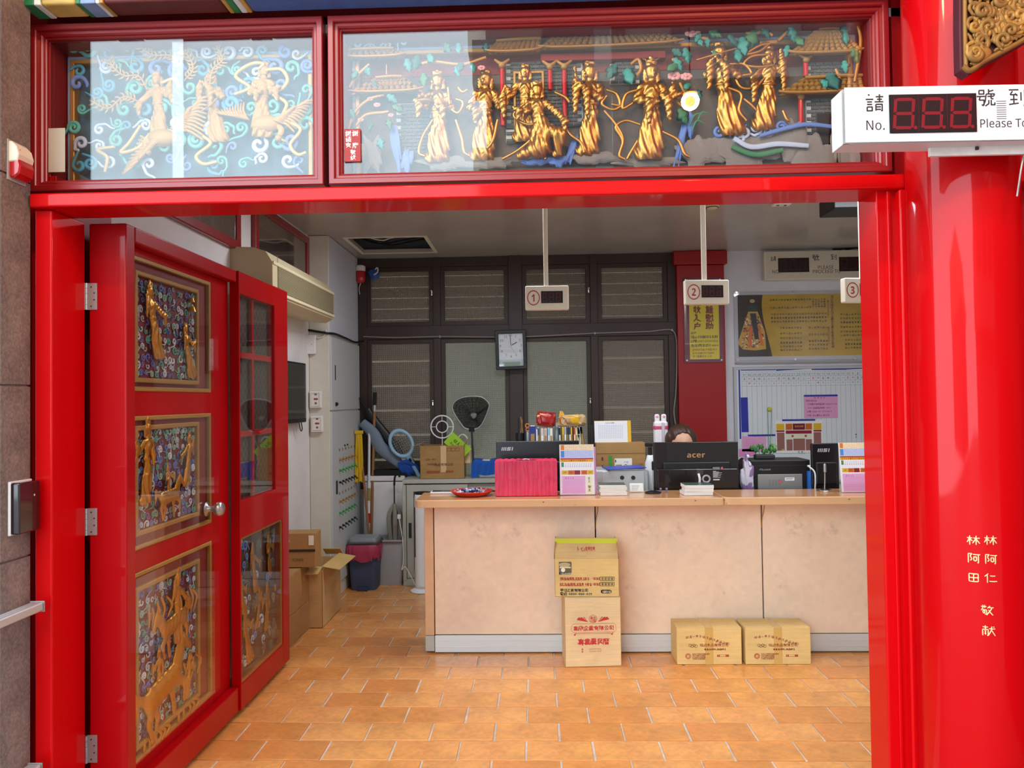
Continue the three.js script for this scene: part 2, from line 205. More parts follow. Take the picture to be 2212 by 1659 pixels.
// ---- porch ground, grey side wall, porch roof, courtyard and what stands across it (seen in the glass and the gloss)
{
  const porch = struct('floor_porch', 'grey stone paving of the porch before the office', 'paving');
  part('paving', boxAB(-9, -0.2, 30, 14, -0.004, -2.62, 0), MT(speckle(0x6c6863, 0.2, 16, 5, 62, 1.2), 0.7), porch);
  const w = struct('wall_entrance', 'grey-brown washed stone wall beside the red door frame', 'wall');
  const washed = MT(dataTex(512, (u, v) => { const k = 0.86 + 0.28 * fbm(u, v, 6, 3, 63) + 0.34 * (fbm(u, v, 90, 2, 64) - 0.5); return [124 * k, 112 * k, 104 * k]; }, true, 0.6), 0.85, 0, { bumpMap: fineBump, bumpScale: 0.002 });
  const joints = [-0.05, atX(45, 1205, -1.735).y, atX(45, 833, -1.735).y, 2.35, 3.2, 5.2];
  for (let i = 0; i + 1 < joints.length; i++) part('stone_slab', boxAB(-2.3, joints[i] + 0.002, -2.495, -1.735, joints[i + 1] - 0.002, -2.35, 0.004), washed, w);
  part('core', boxAB(-2.32, -0.05, -2.49, -1.742, 4.6, -2.354, 0), washed, w);
  const roof = struct('ceiling_porch', 'dark red timber porch roof over the entrance', 'ceiling');
  part('roof_boards', boxAB(-8, 5.25, -2.6, 8, 5.45, -0.1, 0), M(0x5a1a16, 0.7), roof);
  for (let i = 0; i < 9; i++) part('rafter', boxAB(-7 + i * 1.7, 5.1, -2.6, -6.88 + i * 1.7, 5.25, -0.05, 0.01), M(0x6e1d18, 0.6), roof);
  part('eave_board', boxAB(-8, 5.05, -0.1, 8, 5.45, -0.02, 0.01), M(0x7a2a20, 0.6), roof);
  const up = struct('wall_facade', 'red painted wall above and beside the entrance frame', 'wall');
  part('upper_wall', boxAB(-2.6, 3.02, -2.72, 8, 5.3, -2.56, 0), mat.redMatte, up);
  part('side_wall', boxAB(1.26, -0.1, -2.69, 8, 3.02, -2.6, 0), mat.redMatte, up); part('side_wall', boxAB(-4, -0.1, -2.75, -1.76, 3.02, -2.62, 0), mat.redMatte, up);
  part('side_rail', boxAB(1.5, atZ(2205, 402, 2.55).y, -2.6, 3.5, atZ(2205, 370, 2.55).y, -2.5, 0.006), mat.red, up);
  const pw = struct('wall_porch', 'dark red side wall closing the porch beyond the column', 'wall'); part('boards', boxAB(2.6, 0, -2.6, 2.75, 5.25, -0.1, 0), mat.redMatte, pw);
  // across the courtyard: a tall block on one side, a low temple roof on the other
  const blk = thing('apartment_block', 'tall grey apartment block across the courtyard behind the photographer', 'building', [0, 0, 0]);
  const grey1 = M(0x6d6a66, 0.85), glassDark = M(0x20262c, 0.2), xl = -1.05, zb = 12;
  part('wall', boxAB(xl, 0, zb, 16, 17, zb + 8, 0), grey1, blk);
  for (let f = 1; f < 6; f++) { part('balcony', boxAB(xl - 0.25 + 0.06 * (f % 3), f * 2.9 - 0.1, zb - 0.9, 14, f * 2.9 + 0.9, zb, 0), M(0x77726c, 0.85), blk); for (let k = 0; k < 5; k++) part('window', boxAB(0.3 + k * 3, f * 2.9 + 1.0, zb - 0.05, 2.2 + k * 3, f * 2.9 + 2.3, zb, 0), glassDark, blk); part('air_conditioner', boxAB(xl - 0.35 - 0.1 * (f % 2), f * 2.9 + 1.2, zb + 0.3, xl, f * 2.9 + 1.8, zb + 1, 0.02), mat.cream, blk); }
  const hall = thing('temple_hall', 'low temple hall with curved tiled roof across the courtyard', 'building', [0, 0, 0]);
  part('wall', boxAB(-18, 0, 11.5, -9.6, 3.8, 18, 0), M(0x9a4038, 0.7), hall);
  part('roof', tr(extrude([[-9.6, 3.6], [-8.6, 3.9], [-10.4, 4.6], [-11.2, 5.6], [-18, 5.6], [-18, 3.6]], 8, 0), 0, 0, 10.8), M(0xa8733c, 0.6), hall);
  // warm lanterns under the porch roof
  [[1.09, 3.61, -0.14], [-0.75, 3.9, -0.9]].forEach(([x, y, z], i) => {
    const l = thing('lantern', i ? 'warm glowing lantern hung under the porch roof by the wall' : 'warm glowing lantern hung under the porch roof by the column', 'lantern', [x, y, z]);
    part('globe', ball(0.036), M(0xffd9a0, 0.5, 0, { emissive: 0xffb45a, emissiveIntensity: 14 }), l);
    part('cap', cyl(0.05, 0.03, 0.05, 0, 0.075, 0), mat.goldDull, l);
    part('cord', cyl(0.006, 0.006, 5.15 - y - 0.1, 0, (5.15 - y) / 2 + 0.05, 0, 8), mat.black, l);
    const p = new THREE.PointLight(0xffb868, LANTERN_POWER); p.shadow.radius = 3; p.castShadow = true; p.position.set(0, 0, 0); p.name = 'lantern_light'; l.add(p);
  });
}
// ---- room shell
{
  const wl = struct('wall_left', 'white painted left wall of the office', 'wall');
  part('plaster', boxAB(XL - 0.2, -0.1, -2.755, XL, CEIL + 0.4, -DBACK - 0.2, 0), mat.wallWhite, wl);
  const wr = struct('wall_right', 'white painted right wall of the office', 'wall');
  part('plaster', boxAB(XR, -0.1, -2.62, XR + 0.2, CEIL + 0.4, -DBACK - 0.2, 0), mat.wallWhite, wr);
  const wf = struct('wall_front', 'inner side of the wall beside the entrance', 'wall');
  part('plaster_side', boxAB(1.24, -0.1, -2.78, XR + 0.1, CEIL + 0.1, -2.7, 0), mat.wallWhite, wf);
  part('plaster_top', boxAB(XL - 0.1, 2.32, -2.8, 1.3, CEIL + 0.1, -2.74, 0), mat.wallWhite, wf);
  // ceiling with an open hatch
  const c = struct('ceiling', 'glossy off-white ceiling with an open square hatch', 'ceiling');
  const H = { x0: -1.5, x1: -0.88, d0: 5.9, d1: 6.51 };
  const sh = new THREE.Shape([[XL - 0.1, 2.6], [XR + 0.1, 2.6], [XR + 0.1, DBACK + 0.1], [XL - 0.1, DBACK + 0.1]].map(([a, b]) => new THREE.Vector2(a, b)));
  sh.holes.push(new THREE.Path([[H.x0, H.d0], [H.x0, H.d1], [H.x1, H.d1], [H.x1, H.d0]].map(([a, b]) => new THREE.Vector2(a, b))));
  const cg = new THREE.ExtrudeGeometry(sh, { depth: 0.03, bevelEnabled: false }); cg.rotateX(-Math.PI / 2); cg.translate(0, CEIL, 0);
  part('ceiling_board', metric(cg), mat.ceiling, c);
  const rim = [[H.x0 - 0.03, H.x1 + 0.03, H.d0 - 0.03, H.d0], [H.x0 - 0.03, H.x1 + 0.03, H.d1, H.d1 + 0.03], [H.x0 - 0.03, H.x0, H.d0, H.d1], [H.x1, H.x1 + 0.03, H.d0, H.d1]];
  for (const [a, b, e, f] of rim) part('hatch_trim', boxAB(a, CEIL - 0.006, -e, b, CEIL, -f, 0.002), mat.cream, c);
  const vb = [[H.x0 - 0.5, H.x1 + 0.5, H.d0 - 0.3, H.d0 - 0.28], [H.x0 - 0.5, H.x1 + 0.5, H.d1 + 0.2, H.d1 + 0.22], [H.x0 - 0.3, H.x0 - 0.28, H.d0 - 0.3, H.d1 + 0.2], [H.x1 + 0.3, H.x1 + 0.32, H.d0 - 0.3, H.d1 + 0.2]];
  for (const [a, b, e, f] of vb) part('void_side', boxAB(a, CEIL + 0.03, -e, b, CEIL + 0.4, -f, 0), M(0x8b8a90, 0.9), c);
  part('void_top', boxAB(XL - 0.2, CEIL + 0.38, -2.6, XR + 0.2, CEIL + 0.42, -DBACK - 0.2, 0), M(0x9a99a0, 0.9), c);
  const r = rng(31);
  for (let i = 0; i < 7; i++) { const z = -6.0 - r() * 0.45, y = CEIL + 0.06 + r() * 0.1; part('loose_wire', tube([[H.x0 - 0.2, y + 0.1, z], [H.x0 + 0.12 + r() * 0.1, y - 0.04, z - 0.03], [H.x0 + 0.3 + r() * 0.15, y - 0.05 * r(), z + 0.05], [H.x1 + 0.2, y + 0.06, z]], 0.004 + 0.004 * r(), 24, 6), i === 2 ? mat.plasticWhite : mat.blackSoft, c); }
  // ceiling tubes in the front half of the room, above the header
  for (const [x, d] of [[-0.3, 4.6], [1.9, 4.25]]) {
    const f = thing('fluorescent_fixture', x < 0 ? 'white twin tube ceiling lamp above the entrance side' : 'white twin tube ceiling lamp towards the right wall', 'ceiling lamp', [x, CEIL, -d]);
    part('housing', box(1.24, 0.05, 0.3, 0.01, 0, -0.026, 0), mat.plasticWhite, f);
    part('diffuser', box(1.2, 0.012, 0.26, 0.004, 0, -0.058, 0), M(0xffffff, 0.5, 0, { emissive: 0xf4f6ff, emissiveIntensity: 2.5 }), f);
    const l = new THREE.RectAreaLight(0xf2f5ff, LAMP_POWER, 1.2, 0.26); l.position.set(0, -0.07, 0); l.rotation.x = -Math.PI / 2; l.name = 'tube_light'; f.add(l);
  }
}
// ---- back wall: brown window front, red pillar, white wall with notices
{
  const wb = struct('wall_back', 'white back wall of the office behind the notices', 'wall');
  const xp = atZ(1568, 800, DBACK).x, xw0 = atZ(779, 800, DBACK).x, xw1 = atZ(1460, 800, DBACK).x;
  part('plaster', boxAB(xp - 0.3, -0.1, -DBACK, XR + 0.1, CEIL + 0.1, -DBACK - 0.2, 0), MT(speckle(0xdadbe0, 0.03, 8, 4, 3, 1.2), 0.6), wb);
  part('plinth_wall', boxAB(XL - 0.1, -0.1, -DBACK, xp, 0.78, -DBACK - 0.2, 0), mat.wallWhite, wb);
  part('corner_strip', boxAB(XL - 0.1, 0.7, -DBACK - 0.02, xw0 - 0.03, CEIL + 0.1, -DBACK - 0.2, 0), mat.redDeep, wb);
  const alley = struct('wall_alley', 'grey-green lane wall behind the window front', 'wall'); part('render_coat', boxAB(XL - 3, 0, -DBACK - 1.35, XR + 3, 4.6, -DBACK - 1.25, 0), M(0x827c72, 0.9), alley);
  const pil = struct('trim_1', 'dark red square pillar with a small cap between window and notices', 'pillar');
  const pr = rect(DBACK - 0.06, 1465, 560, 1568, 1000);
  part('shaft', boxAB(pr.x0, 0, -DBACK, pr.x1, CEIL - 0.13, -DBACK + 0.06, 0.006), M(0x9c0509, 0.4), pil);
  part('cap', boxAB(pr.x0 - 0.03, CEIL - 0.13, -DBACK, pr.x1 + 0.025, CEIL - 0.005, -DBACK + 0.09, 0.01), M(0x9c0509, 0.4), pil);
  // window front
  const win = struct('window_1', 'brown framed window front of figured glass with shutters behind', 'window');
  const yb = 0.78, yt = CEIL - 0.005, ym = atZ(1100, 715, DBACK).y, Z = -DBACK;
  const bar = (name, x0, y0, x1, y1, t = 0.07) => part(name, boxAB(x0, y0, Z + t - 0.07, x1, y1, Z - 0.07, 0.004), mat.brownFrame, win);
  bar('head_rail', xw0 - 0.04, yt - 0.085, xw1 + 0.03, yt); bar('sill_rail', xw0 - 0.04, yb, xw1 + 0.03, yb + 0.06); bar('middle_rail', xw0 - 0.04, ym - 0.06, xw1 + 0.03, ym + 0.06, 0.08);
  const xs = [[779, 790], [940, 950], [1103, 1127], [1280, 1290], [1448, 1462]].map(([a, b]) => [atZ(a, 800, DBACK).x, atZ(b, 800, DBACK).x]);
  xs.forEach(([a, b], i) => bar('mullion', a - (i === 0 ? 0.05 : 0.012), yb, b + 0.012, yt, i === 2 ? 0.085 : 0.075));
  const grid = grey((u, v) => { const f = (t) => 0.5 - 0.5 * Math.cos(t * 2 * Math.PI * 16); return Math.pow(f(u) * f(v), 0.6); }, 0.3, 512);
  const figured = [0xdcd5c8, 0xd2cabb, 0xded8ca, 0xd0d0c6].map((h) => new THREE.MeshPhysicalMaterial({ color: h, roughness: 0.16, transmission: 0.72, thickness: 0, ior: 1.5, bumpMap: grid, bumpScale: 0.009 }));
  const shutterTones = [0xa08c78, 0x8c7a6a, 0xae9676, 0x96887a].map((h) => M(h, 0.7));
  const r = rng(19);
  for (let row = 0; row < 2; row++) for (let k = 0; k < 4; k++) {
    const a = xs[k][1] + 0.012, b = xs[k + 1][0] - 0.012, y0 = row ? ym + 0.06 : yb + 0.06, y1 = row ? yt - 0.085 : ym - 0.06, sash = 0.035;
    const s = sub('sash', win, [0, 0, Z - 0.03]);
    part('sash_frame', ring(a, y0, b, y1, sash, -0.02, 0.04), mat.brownFrame, s);
    const g = metric(new THREE.BoxGeometry(b - a - 2 * sash + 0.01, y1 - y0 - 2 * sash + 0.01, 0.005)); g.translate((a + b) / 2, (y0 + y1) / 2, 0);
    part('figured_pane', g, figured[!row && (k === 1 || k === 2) ? 3 : (row * 2 + k) % 3], s);
    if (k === 0 || k === 2) { part('catch', [box(0.014, 0.05, 0.02, 0.004, b - 0.012, mix(y0, y1, 0.55), 0.03), ball(0.012, b - 0.012, mix(y0, y1, 0.55) + 0.02, 0.045)], mat.chrome, s); }
    if (row || k === 0 || k === 3) { const n = 6, hh = (y1 - y0 + 0.06) / n; for (let q = 0; q < n; q++) part('shutter_slat', box(b - a + 0.1, hh * 0.945, 0.014, 0.004, (a + b) / 2, y0 - 0.03 + (q + 0.5) * hh, -0.07, 0.22), shutterTones[Math.floor(r() * 4)], s); }
  }
}
// ---- entrance frame: header, left jamb, right post
{
  const f = struct('trim_2', 'glossy bright red timber entrance frame with header and posts', 'door frame');
  const hl = atZ(62, 453, 2.47), hr = atZ(1957, 402, 2.47), yb = (hl.y + hr.y) / 2, yt = yb + 0.05, x0 = hl.x, x1 = hr.x;
  part('header', [boxAB(x0, yb, -2.47, x1, yt, -2.62, 0.008), boxAB(x0 + 0.01, yb + 0.003, -2.55, x1, yb + 0.05, -2.645, 0.004)], mat.red, f);
  const jl = atZ(75, 1000, DF).x, jr = atZ(112, 1000, DF).x;
  part('jamb', boxAB(jl, -0.02, -DF, jr, yb, -2.69, 0.006), mat.red, f);
  part('jamb_back', boxAB(jl - 0.1, -0.02, -2.6, jl + 0.01, yb + 0.15, -2.95, 0.004), mat.redDoor, f);
  const pl = atZ(1891 + 15, 1000, DF).x;
  part('post', boxAB(pl, -0.02, -DF, pl + 0.2, yb + 0.01, -2.64, 0.006), mat.red, f);
  const q = (px) => atZ(px, 1000, DF - 0.012).x;
  part('post_moulding', [boxAB(q(1930), 0, -DF + 0.012, q(1938), yb, -DF - 0.02, 0.004), boxAB(q(1951), 0, -DF + 0.03, q(1985), yb, -DF - 0.02, 0.008)], mat.red, f);
}
// ---- round red column with gilded dedication
{
  const r = 0.157, cx = 1.37, cz = -2.4;
  const c = thing('column', 'thick glossy red round column with gilt brush characters', 'column', [cx, 0, cz]);
  part('shaft', new THREE.CylinderGeometry(r, r + 0.004, 5.25, 96, 1).translate(0, 2.625, 0), redPaint(0xc00006, 0.4), c);
  part('base_stone', lathe([[0, 0], [r + 0.09, 0], [r + 0.1, 0.05], [r + 0.06, 0.13], [r + 0.01, 0.16], [0, 0.16]], 48), mat.rock, c);
  const gilt = M(0xe8d49a, 0.4, 0.3);
  const put = (ch, px, py, s) => {   // a character curved round the shaft
    const t = Math.asin(clamp((atZ(px, py, 2.25).x - cx) / r, -1, 1)), y = atZ(px, py, 2.25).y, G = [];
    for (const st of strokesOf(ch)) for (let i = 0; i + 1 < st.length; i++) {
      const P = [0, 0.5, 1].map((k) => { const u = mix(st[i][0], st[i + 1][0], k) - 0.5, v = 0.5 - mix(st[i][1], st[i + 1][1], k) - 0.02 * Math.sin(k * 3.14); const a = t + u * s / r; return [Math.sin(a) * (r + 0.0042), y + v * s, Math.cos(a) * (r + 0.0042)]; });
      G.push(ribbon(P, s * 0.05, 0.0006, 5, 0.35, [Math.sin(t), 0, Math.cos(t)]));
    }
    part('character', G, gilt, c);
  };
  [['林', 2106, 1167], ['林', 2136, 1165], ['阿', 2107, 1206], ['阿', 2137, 1206], ['田', 2107, 1248], ['仁', 2137, 1247], ['敬', 2131, 1317], ['献', 2134, 1361]].forEach(([ch, x, y]) => put(ch, x, y, 0.034));
}
// ================================================================ carving tools
function meshField(half, centre, res, field) {   // mesh of a signed distance inside a block (half sizes, centre)
  const mc = new MarchingCubes(res, mat.gold, false, false, 120000), n = res, F = mc.field, h = n / 2;
  for (let k = 0; k < n; k++) for (let j = 0; j < n; j++) for (let i = 0; i < n; i++) F[i + j * n + k * n * n] = -field(centre[0] + (i - h) / h * half[0], centre[1] + (j - h) / h * half[1], centre[2] + (k - h) / h * half[2]);
  mc.isolation = 0; mc.update();
  const P = mc.positionArray, cnt = mc.count, key = new Map(), pos = [], idx = [];
  for (let v = 0; v < cnt; v++) {
    const a = P[3 * v], b = P[3 * v + 1], c = P[3 * v + 2], q = Math.round(a * 4096) + ',' + Math.round(b * 4096) + ',' + Math.round(c * 4096);
    let id = key.get(q); if (id === undefined) { id = pos.length / 3; key.set(q, id); pos.push(centre[0] + a * half[0], centre[1] + b * half[1], centre[2] + c * half[2]); }
    idx.push(id);
  }
  const I = []; let vol = 0;
  for (let t = 0; t < idx.length; t += 3) { const [a, b, c] = [idx[t], idx[t + 1], idx[t + 2]]; if (a === b || b === c || a === c) continue; I.push(a, b, c);
    vol += pos[3 * a] * (pos[3 * b + 1] * pos[3 * c + 2] - pos[3 * b + 2] * pos[3 * c + 1]) - pos[3 * a + 1] * (pos[3 * b] * pos[3 * c + 2] - pos[3 * b + 2] * pos[3 * c]) + pos[3 * a + 2] * (pos[3 * b] * pos[3 * c + 1] - pos[3 * b + 1] * pos[3 * c]); }
  if (vol < 0) for (let t = 0; t < I.length; t += 3) { const x = I[t]; I[t] = I[t + 1]; I[t + 1] = x; }
  return finish(pos, I);
}
function cone(p, a) {   // distance to a tapered capsule a = [x1,y1,z1,r1,x2,y2,z2,r2]
  const dx = a[4] - a[0], dy = a[5] - a[1], dz = a[6] - a[2], L = dx * dx + dy * dy + dz * dz || 1e-9;
  const t = clamp(((p[0] - a[0]) * dx + (p[1] - a[1]) * dy + (p[2] - a[2]) * dz) / L);
  return Math.hypot(p[0] - a[0] - dx * t, p[1] - a[1] - dy * t, p[2] - a[2] - dz * t) - mix(a[3], a[7], t);
}
const smin = (a, b, k) => { const h = clamp(0.5 + 0.5 * (b - a) / k); return mix(b, a, h) - k * h * (1 - h); };
// a robed carved figure, 1 unit tall, feet at y = 0; arms: [elbow x, y, z, hand x, y, z]
function robed(o) {
  const lean = o.lean ?? 0, w = o.wide ?? 1, head = o.head ?? [0, 0], hx = lean + head[0], hy = 0.87 + head[1], tw = o.turn ?? 0;
  const sway = o.sway ?? 0.02, C = [];
  const skirt = o.kneel ? [[-0.2, 0.07, 0, 0.055, 0.02, 0.16, 0.03, 0.1], [0.2, 0.07, 0.02, 0.05, 0.22, 0.3, 0.06, 0.075], [0.22, 0.31, 0.06, 0.075, 0.03, 0.38, 0.0, 0.1], [0, 0.14, 0, 0.12, 0.02, 0.48, 0, 0.085]]
    : [[-0.03 - sway, 0.03, 0, 0.1 * w, lean * 0.55, 0.5, 0, 0.062 * w], [0.05 - sway, 0.03, 0.02, 0.075 * w, lean * 0.55 + 0.02, 0.42, 0.02, 0.06], [-0.11 * w - sway, 0.02, 0, 0.04, -0.03, 0.3, 0.02, 0.05]];
  const torso = [[lean * 0.55, 0.5, 0, 0.062, lean * 0.85, 0.68, 0.01, 0.078], [lean * 0.85 - 0.085, 0.715, 0, 0.042, lean * 0.85 + 0.085, 0.715, 0, 0.042], [lean * 0.9, 0.74, 0, 0.036, hx, hy - 0.05, 0.005, 0.03]];
  for (const s of [-1, 1]) {
    const a = s < 0 ? o.armL : o.armR; if (!a) continue; const sx = lean * 0.85 + s * 0.095;
    C.push([sx, 0.71, 0.01, 0.042, a[0], a[1], a[2], 0.04], [a[0], a[1], a[2], 0.042, a[3], a[4], a[5], 0.034]);
    if (!o.tight) C.push([mix(a[0], a[3], 0.7), mix(a[1], a[4], 0.7) - 0.02, a[5], 0.045, mix(a[0], a[3], 0.75) + s * 0.015, Math.min(a[1], a[4]) - (o.sleeve ?? 0.12), a[5] - 0.02, 0.02]);
    C.push([a[3], a[4], a[5], 0.022, a[3] + (a[3] - a[0]) * 0.25, a[4] + (a[4] - a[1]) * 0.25 + 0.01, a[5] + 0.015, 0.014]);
  }
  const hd = [[hx, hy - 0.022, 0.016, 0.048, hx, hy + 0.022, 0.01, 0.06], [hx + tw * 0.05, hy - 0.002, 0.068, 0.009, hx + tw * 0.05, hy - 0.02, 0.074, 0.013], [hx + tw * 0.035, hy - 0.045, 0.056, 0.013, hx + tw * 0.04, hy - 0.045, 0.058, 0.011]];
  const hair = [[hx, hy + 0.04, -0.01, 0.058, hx - tw * 0.02, hy + 0.075, -0.01, 0.045], [hx - 0.056, hy + 0.02, -0.01, 0.026, hx - 0.06, hy - 0.07, -0.01, 0.024], [hx + 0.056, hy + 0.02, -0.01, 0.026, hx + 0.06, hy - 0.07, -0.01, 0.024]];
  const cr = o.crown ?? 0.05; hair.push([hx - 0.025, hy + 0.1, 0, 0.03, hx + 0.025, hy + 0.1, 0, 0.03]); if (cr > 0.05) hair.push([hx, hy + 0.13, 0, 0.03, hx, hy + 0.12 + cr * 0.5, 0, 0.024]);
  if (o.wings) hair.push([hx, hy + 0.11, 0, 0.014, hx - 0.08, hy + 0.15, 0, 0.007], [hx, hy + 0.11, 0, 0.014, hx + 0.08, hy + 0.15, 0, 0.007]);
  if (o.extra) C.push(...o.extra);
  const all = [...skirt, ...torso, ...C, ...hd, ...hair], x0 = Math.min(...all.map((a) => Math.min(a[0] - a[3], a[4] - a[7]))) - 0.03, x1 = Math.max(...all.map((a) => Math.max(a[0] + a[3], a[4] + a[7]))) + 0.03, y1 = Math.max(...all.map((a) => Math.max(a[1] + a[3], a[5] + a[7]))) + 0.03;
  const field = (x, y, z) => {
    const p = [x, y, z * 1.25]; let s = 9, t = 9, c = 9, h = 9, q = 9;
    for (const a of skirt) s = smin(s, cone(p, a), 0.035);
    for (const a of torso) t = smin(t, cone(p, a), 0.03);
    for (const a of C) c = smin(c, cone(p, a), 0.02);
    for (const a of hd) h = smin(h, cone(p, a), 0.014);
    for (const a of hair) q = smin(q, cone(p, a), 0.012);
    s += 0.012 * Math.sin(x * 62 + 5 * Math.sin(y * 7) + z * 20) * sstep(0.55, 0.2, y) + 0.004 * Math.sin(x * 140 + y * 30);
    t += 0.006 * Math.sin((x - lean) * 40 + Math.abs(x - lean) * 90 + y * 70) * sstep(0.78, 0.7, y); c += 0.006 * Math.sin(x * 70 - y * 95);
    q += 0.004 * Math.sin(y * 170 + x * 60);
    const belt = Math.max(Math.abs(y - 0.52) - 0.014, Math.hypot((x - lean * 0.6) / 1.1, z * 1.25) - 0.078);
    const eyes = Math.min(Math.hypot(x - hx - tw * 0.04 - 0.02, y - hy - 0.008, z * 1.25 - 0.066), Math.hypot(x - hx - tw * 0.04 + 0.02, y - hy - 0.008, z * 1.25 - 0.066)) - 0.011;
    h = Math.max(h, -eyes);
    let d = smin(s, t, 0.02); d = smin(d, c, 0.014); if (!o.kneel) d = smin(d, belt, 0.008); d = Math.min(d, smin(h, q, 0.008));
    return smin(d, 9, 0.01);
  };
  return meshField([(x1 - x0) / 2, (y1 + 0.06) / 2, 0.2], [(x0 + x1) / 2, (y1 - 0.06) / 2, 0.0], o.res ?? 64, field);
}
// a saddled horse or lion-like steed, 1 unit long, facing +x (or -x)
function steed(res = 48) {
  const C = [[-0.28, 0.42, 0, 0.13, 0.2, 0.45, 0, 0.12], [0.22, 0.48, 0, 0.1, 0.38, 0.72, 0.02, 0.065], [0.38, 0.74, 0.02, 0.07, 0.52, 0.62, 0.03, 0.04], [-0.3, 0.36, 0.04, 0.075, -0.36, 0.22, 0.04, 0.045], [-0.36, 0.22, 0.04, 0.045, -0.31, 0.03, 0.04, 0.03], [-0.22, 0.34, -0.03, 0.07, -0.16, 0.2, -0.03, 0.04], [-0.16, 0.2, -0.03, 0.04, -0.22, 0.03, -0.03, 0.03],
    [0.2, 0.38, 0.04, 0.06, 0.36, 0.3, 0.05, 0.04], [0.36, 0.3, 0.05, 0.04, 0.33, 0.12, 0.05, 0.028], [0.14, 0.36, -0.03, 0.055, 0.16, 0.05, -0.03, 0.03], [-0.38, 0.46, 0, 0.04, -0.52, 0.56, 0, 0.05], [-0.52, 0.56, 0, 0.05, -0.56, 0.36, 0, 0.02], [0.3, 0.72, 0, 0.03, 0.2, 0.5, 0, 0.06], [0.36, 0.82, 0.02, 0.02, 0.36, 0.88, 0.02, 0.01]];
  return meshField([0.66, 0.5, 0.2], [-0.02, 0.45, 0], res, (x, y, z) => { const p = [x, y, z * 1.2]; let d = 9; for (const a of C) d = smin(d, cone(p, a), 0.03); return d + 0.006 * Math.sin(x * 60 + y * 40); });
}
// flat relief pieces
function swirl(R, turns, tail, hand = 1, w = 0.2, t = 0.14) {   // a cloud scroll: a spiral that runs out into a tail
  const P = []; for (let i = 0; i <= 16; i++) { const k = i / 16, a = k * turns * 2 * Math.PI, r = R * (0.18 + 0.82 * k); P.push([Math.cos(a) * r * hand, Math.sin(a) * r, R * 0.25 * (1 - k)]); }
  const e = P[P.length - 1], a = turns * 2 * Math.PI + Math.PI / 2, tx = Math.cos(a) * hand, ty = Math.sin(a);
  for (let i = 1; i <= 4; i++) P.push([e[0] + tx * tail * i / 4, e[1] + ty * tail * i / 4 + 0.25 * R * Math.sin(i * 1.4), 0]);
  return ribbon(P, R * w, R * t, 40, 0.75);
}
function leafGeo(L, lobes = 5) {   // lobed leaf with a raised midrib, base at the origin, tip along -y
  const out = []; const N = lobes * 6;
  for (let i = 0; i <= N; i++) { const k = i / N, y = -L * k, lob = 0.62 + 0.38 * Math.abs(Math.cos(k * lobes * 1.57)), wd = L * 0.42 * Math.sin(Math.PI * Math.pow(k * 0.94 + 0.05, 0.75)) * lob; out.push([wd, y]); }
  const P = [], I = [];
  for (let i = 0; i <= N; i++) { const [wd, y] = out[i], b = 0.12 * L * Math.sin(i / N * 2.6); P.push(-wd, y - wd * 0.25, b - wd * 0.25, -wd * 0.45, y, b + wd * 0.12, 0, y, b + 0.03 * L, wd * 0.45, y, b + wd * 0.12, wd, y - wd * 0.25, b - wd * 0.25, 0, y, b - 0.06 * L); }
  for (let i = 0; i < N; i++) for (let j = 0; j < 6; j++) { const a = i * 6 + j, c = i * 6 + (j + 1) % 6; I.push(a, a + 6, c, c, a + 6, c + 6); }
  return finish(P, I);
}
function rockGeo(w, h, d, seed, spiky = 0.3) { const g = new THREE.IcosahedronGeometry(1, 5), p = g.attributes.position, r = rng(seed), a = r() * 9, b = r() * 9; for (let i = 0; i < p.count; i++) { const x = p.getX(i), y = p.getY(i), z = p.getZ(i), k = 1 + spiky * Math.sin(x * 5 + a) * Math.sin(y * 3 + b) + 0.12 * Math.sin(x * 13 + y * 4 + a) - 0.1 * Math.abs(Math.sin(x * 9 + b)); p.setXYZ(i, x * w * k, y * h * k, z * d); } g.computeVertexNormals(); return g; }
function featherChain(pts, w, n) {   // a phoenix tail plume: a quill with barbs on either side
  const c = curve(pts), G = [ribbon(pts, w * 0.16, w * 0.16, 28, 0.3)];
  for (let i = 1; i < n; i++) for (const s of [-1, 1]) { const p = c.getPoint(i / n), t = c.getTangent(i / n), nx = -t.y * s, ny = t.x * s; G.push(ribbon([[p.x, p.y, p.z], [p.x + nx * w * 0.5 + t.x * w * 0.2, p.y + ny * w * 0.5 + t.y * w * 0.2, p.z + 0.003], [p.x + nx * w * 0.8 + t.x * w * 0.7, p.y + ny * w * 0.8 + t.y * w * 0.7, p.z]], w * 0.16, w * 0.08, 6, 0.8)); }
  return G;
}
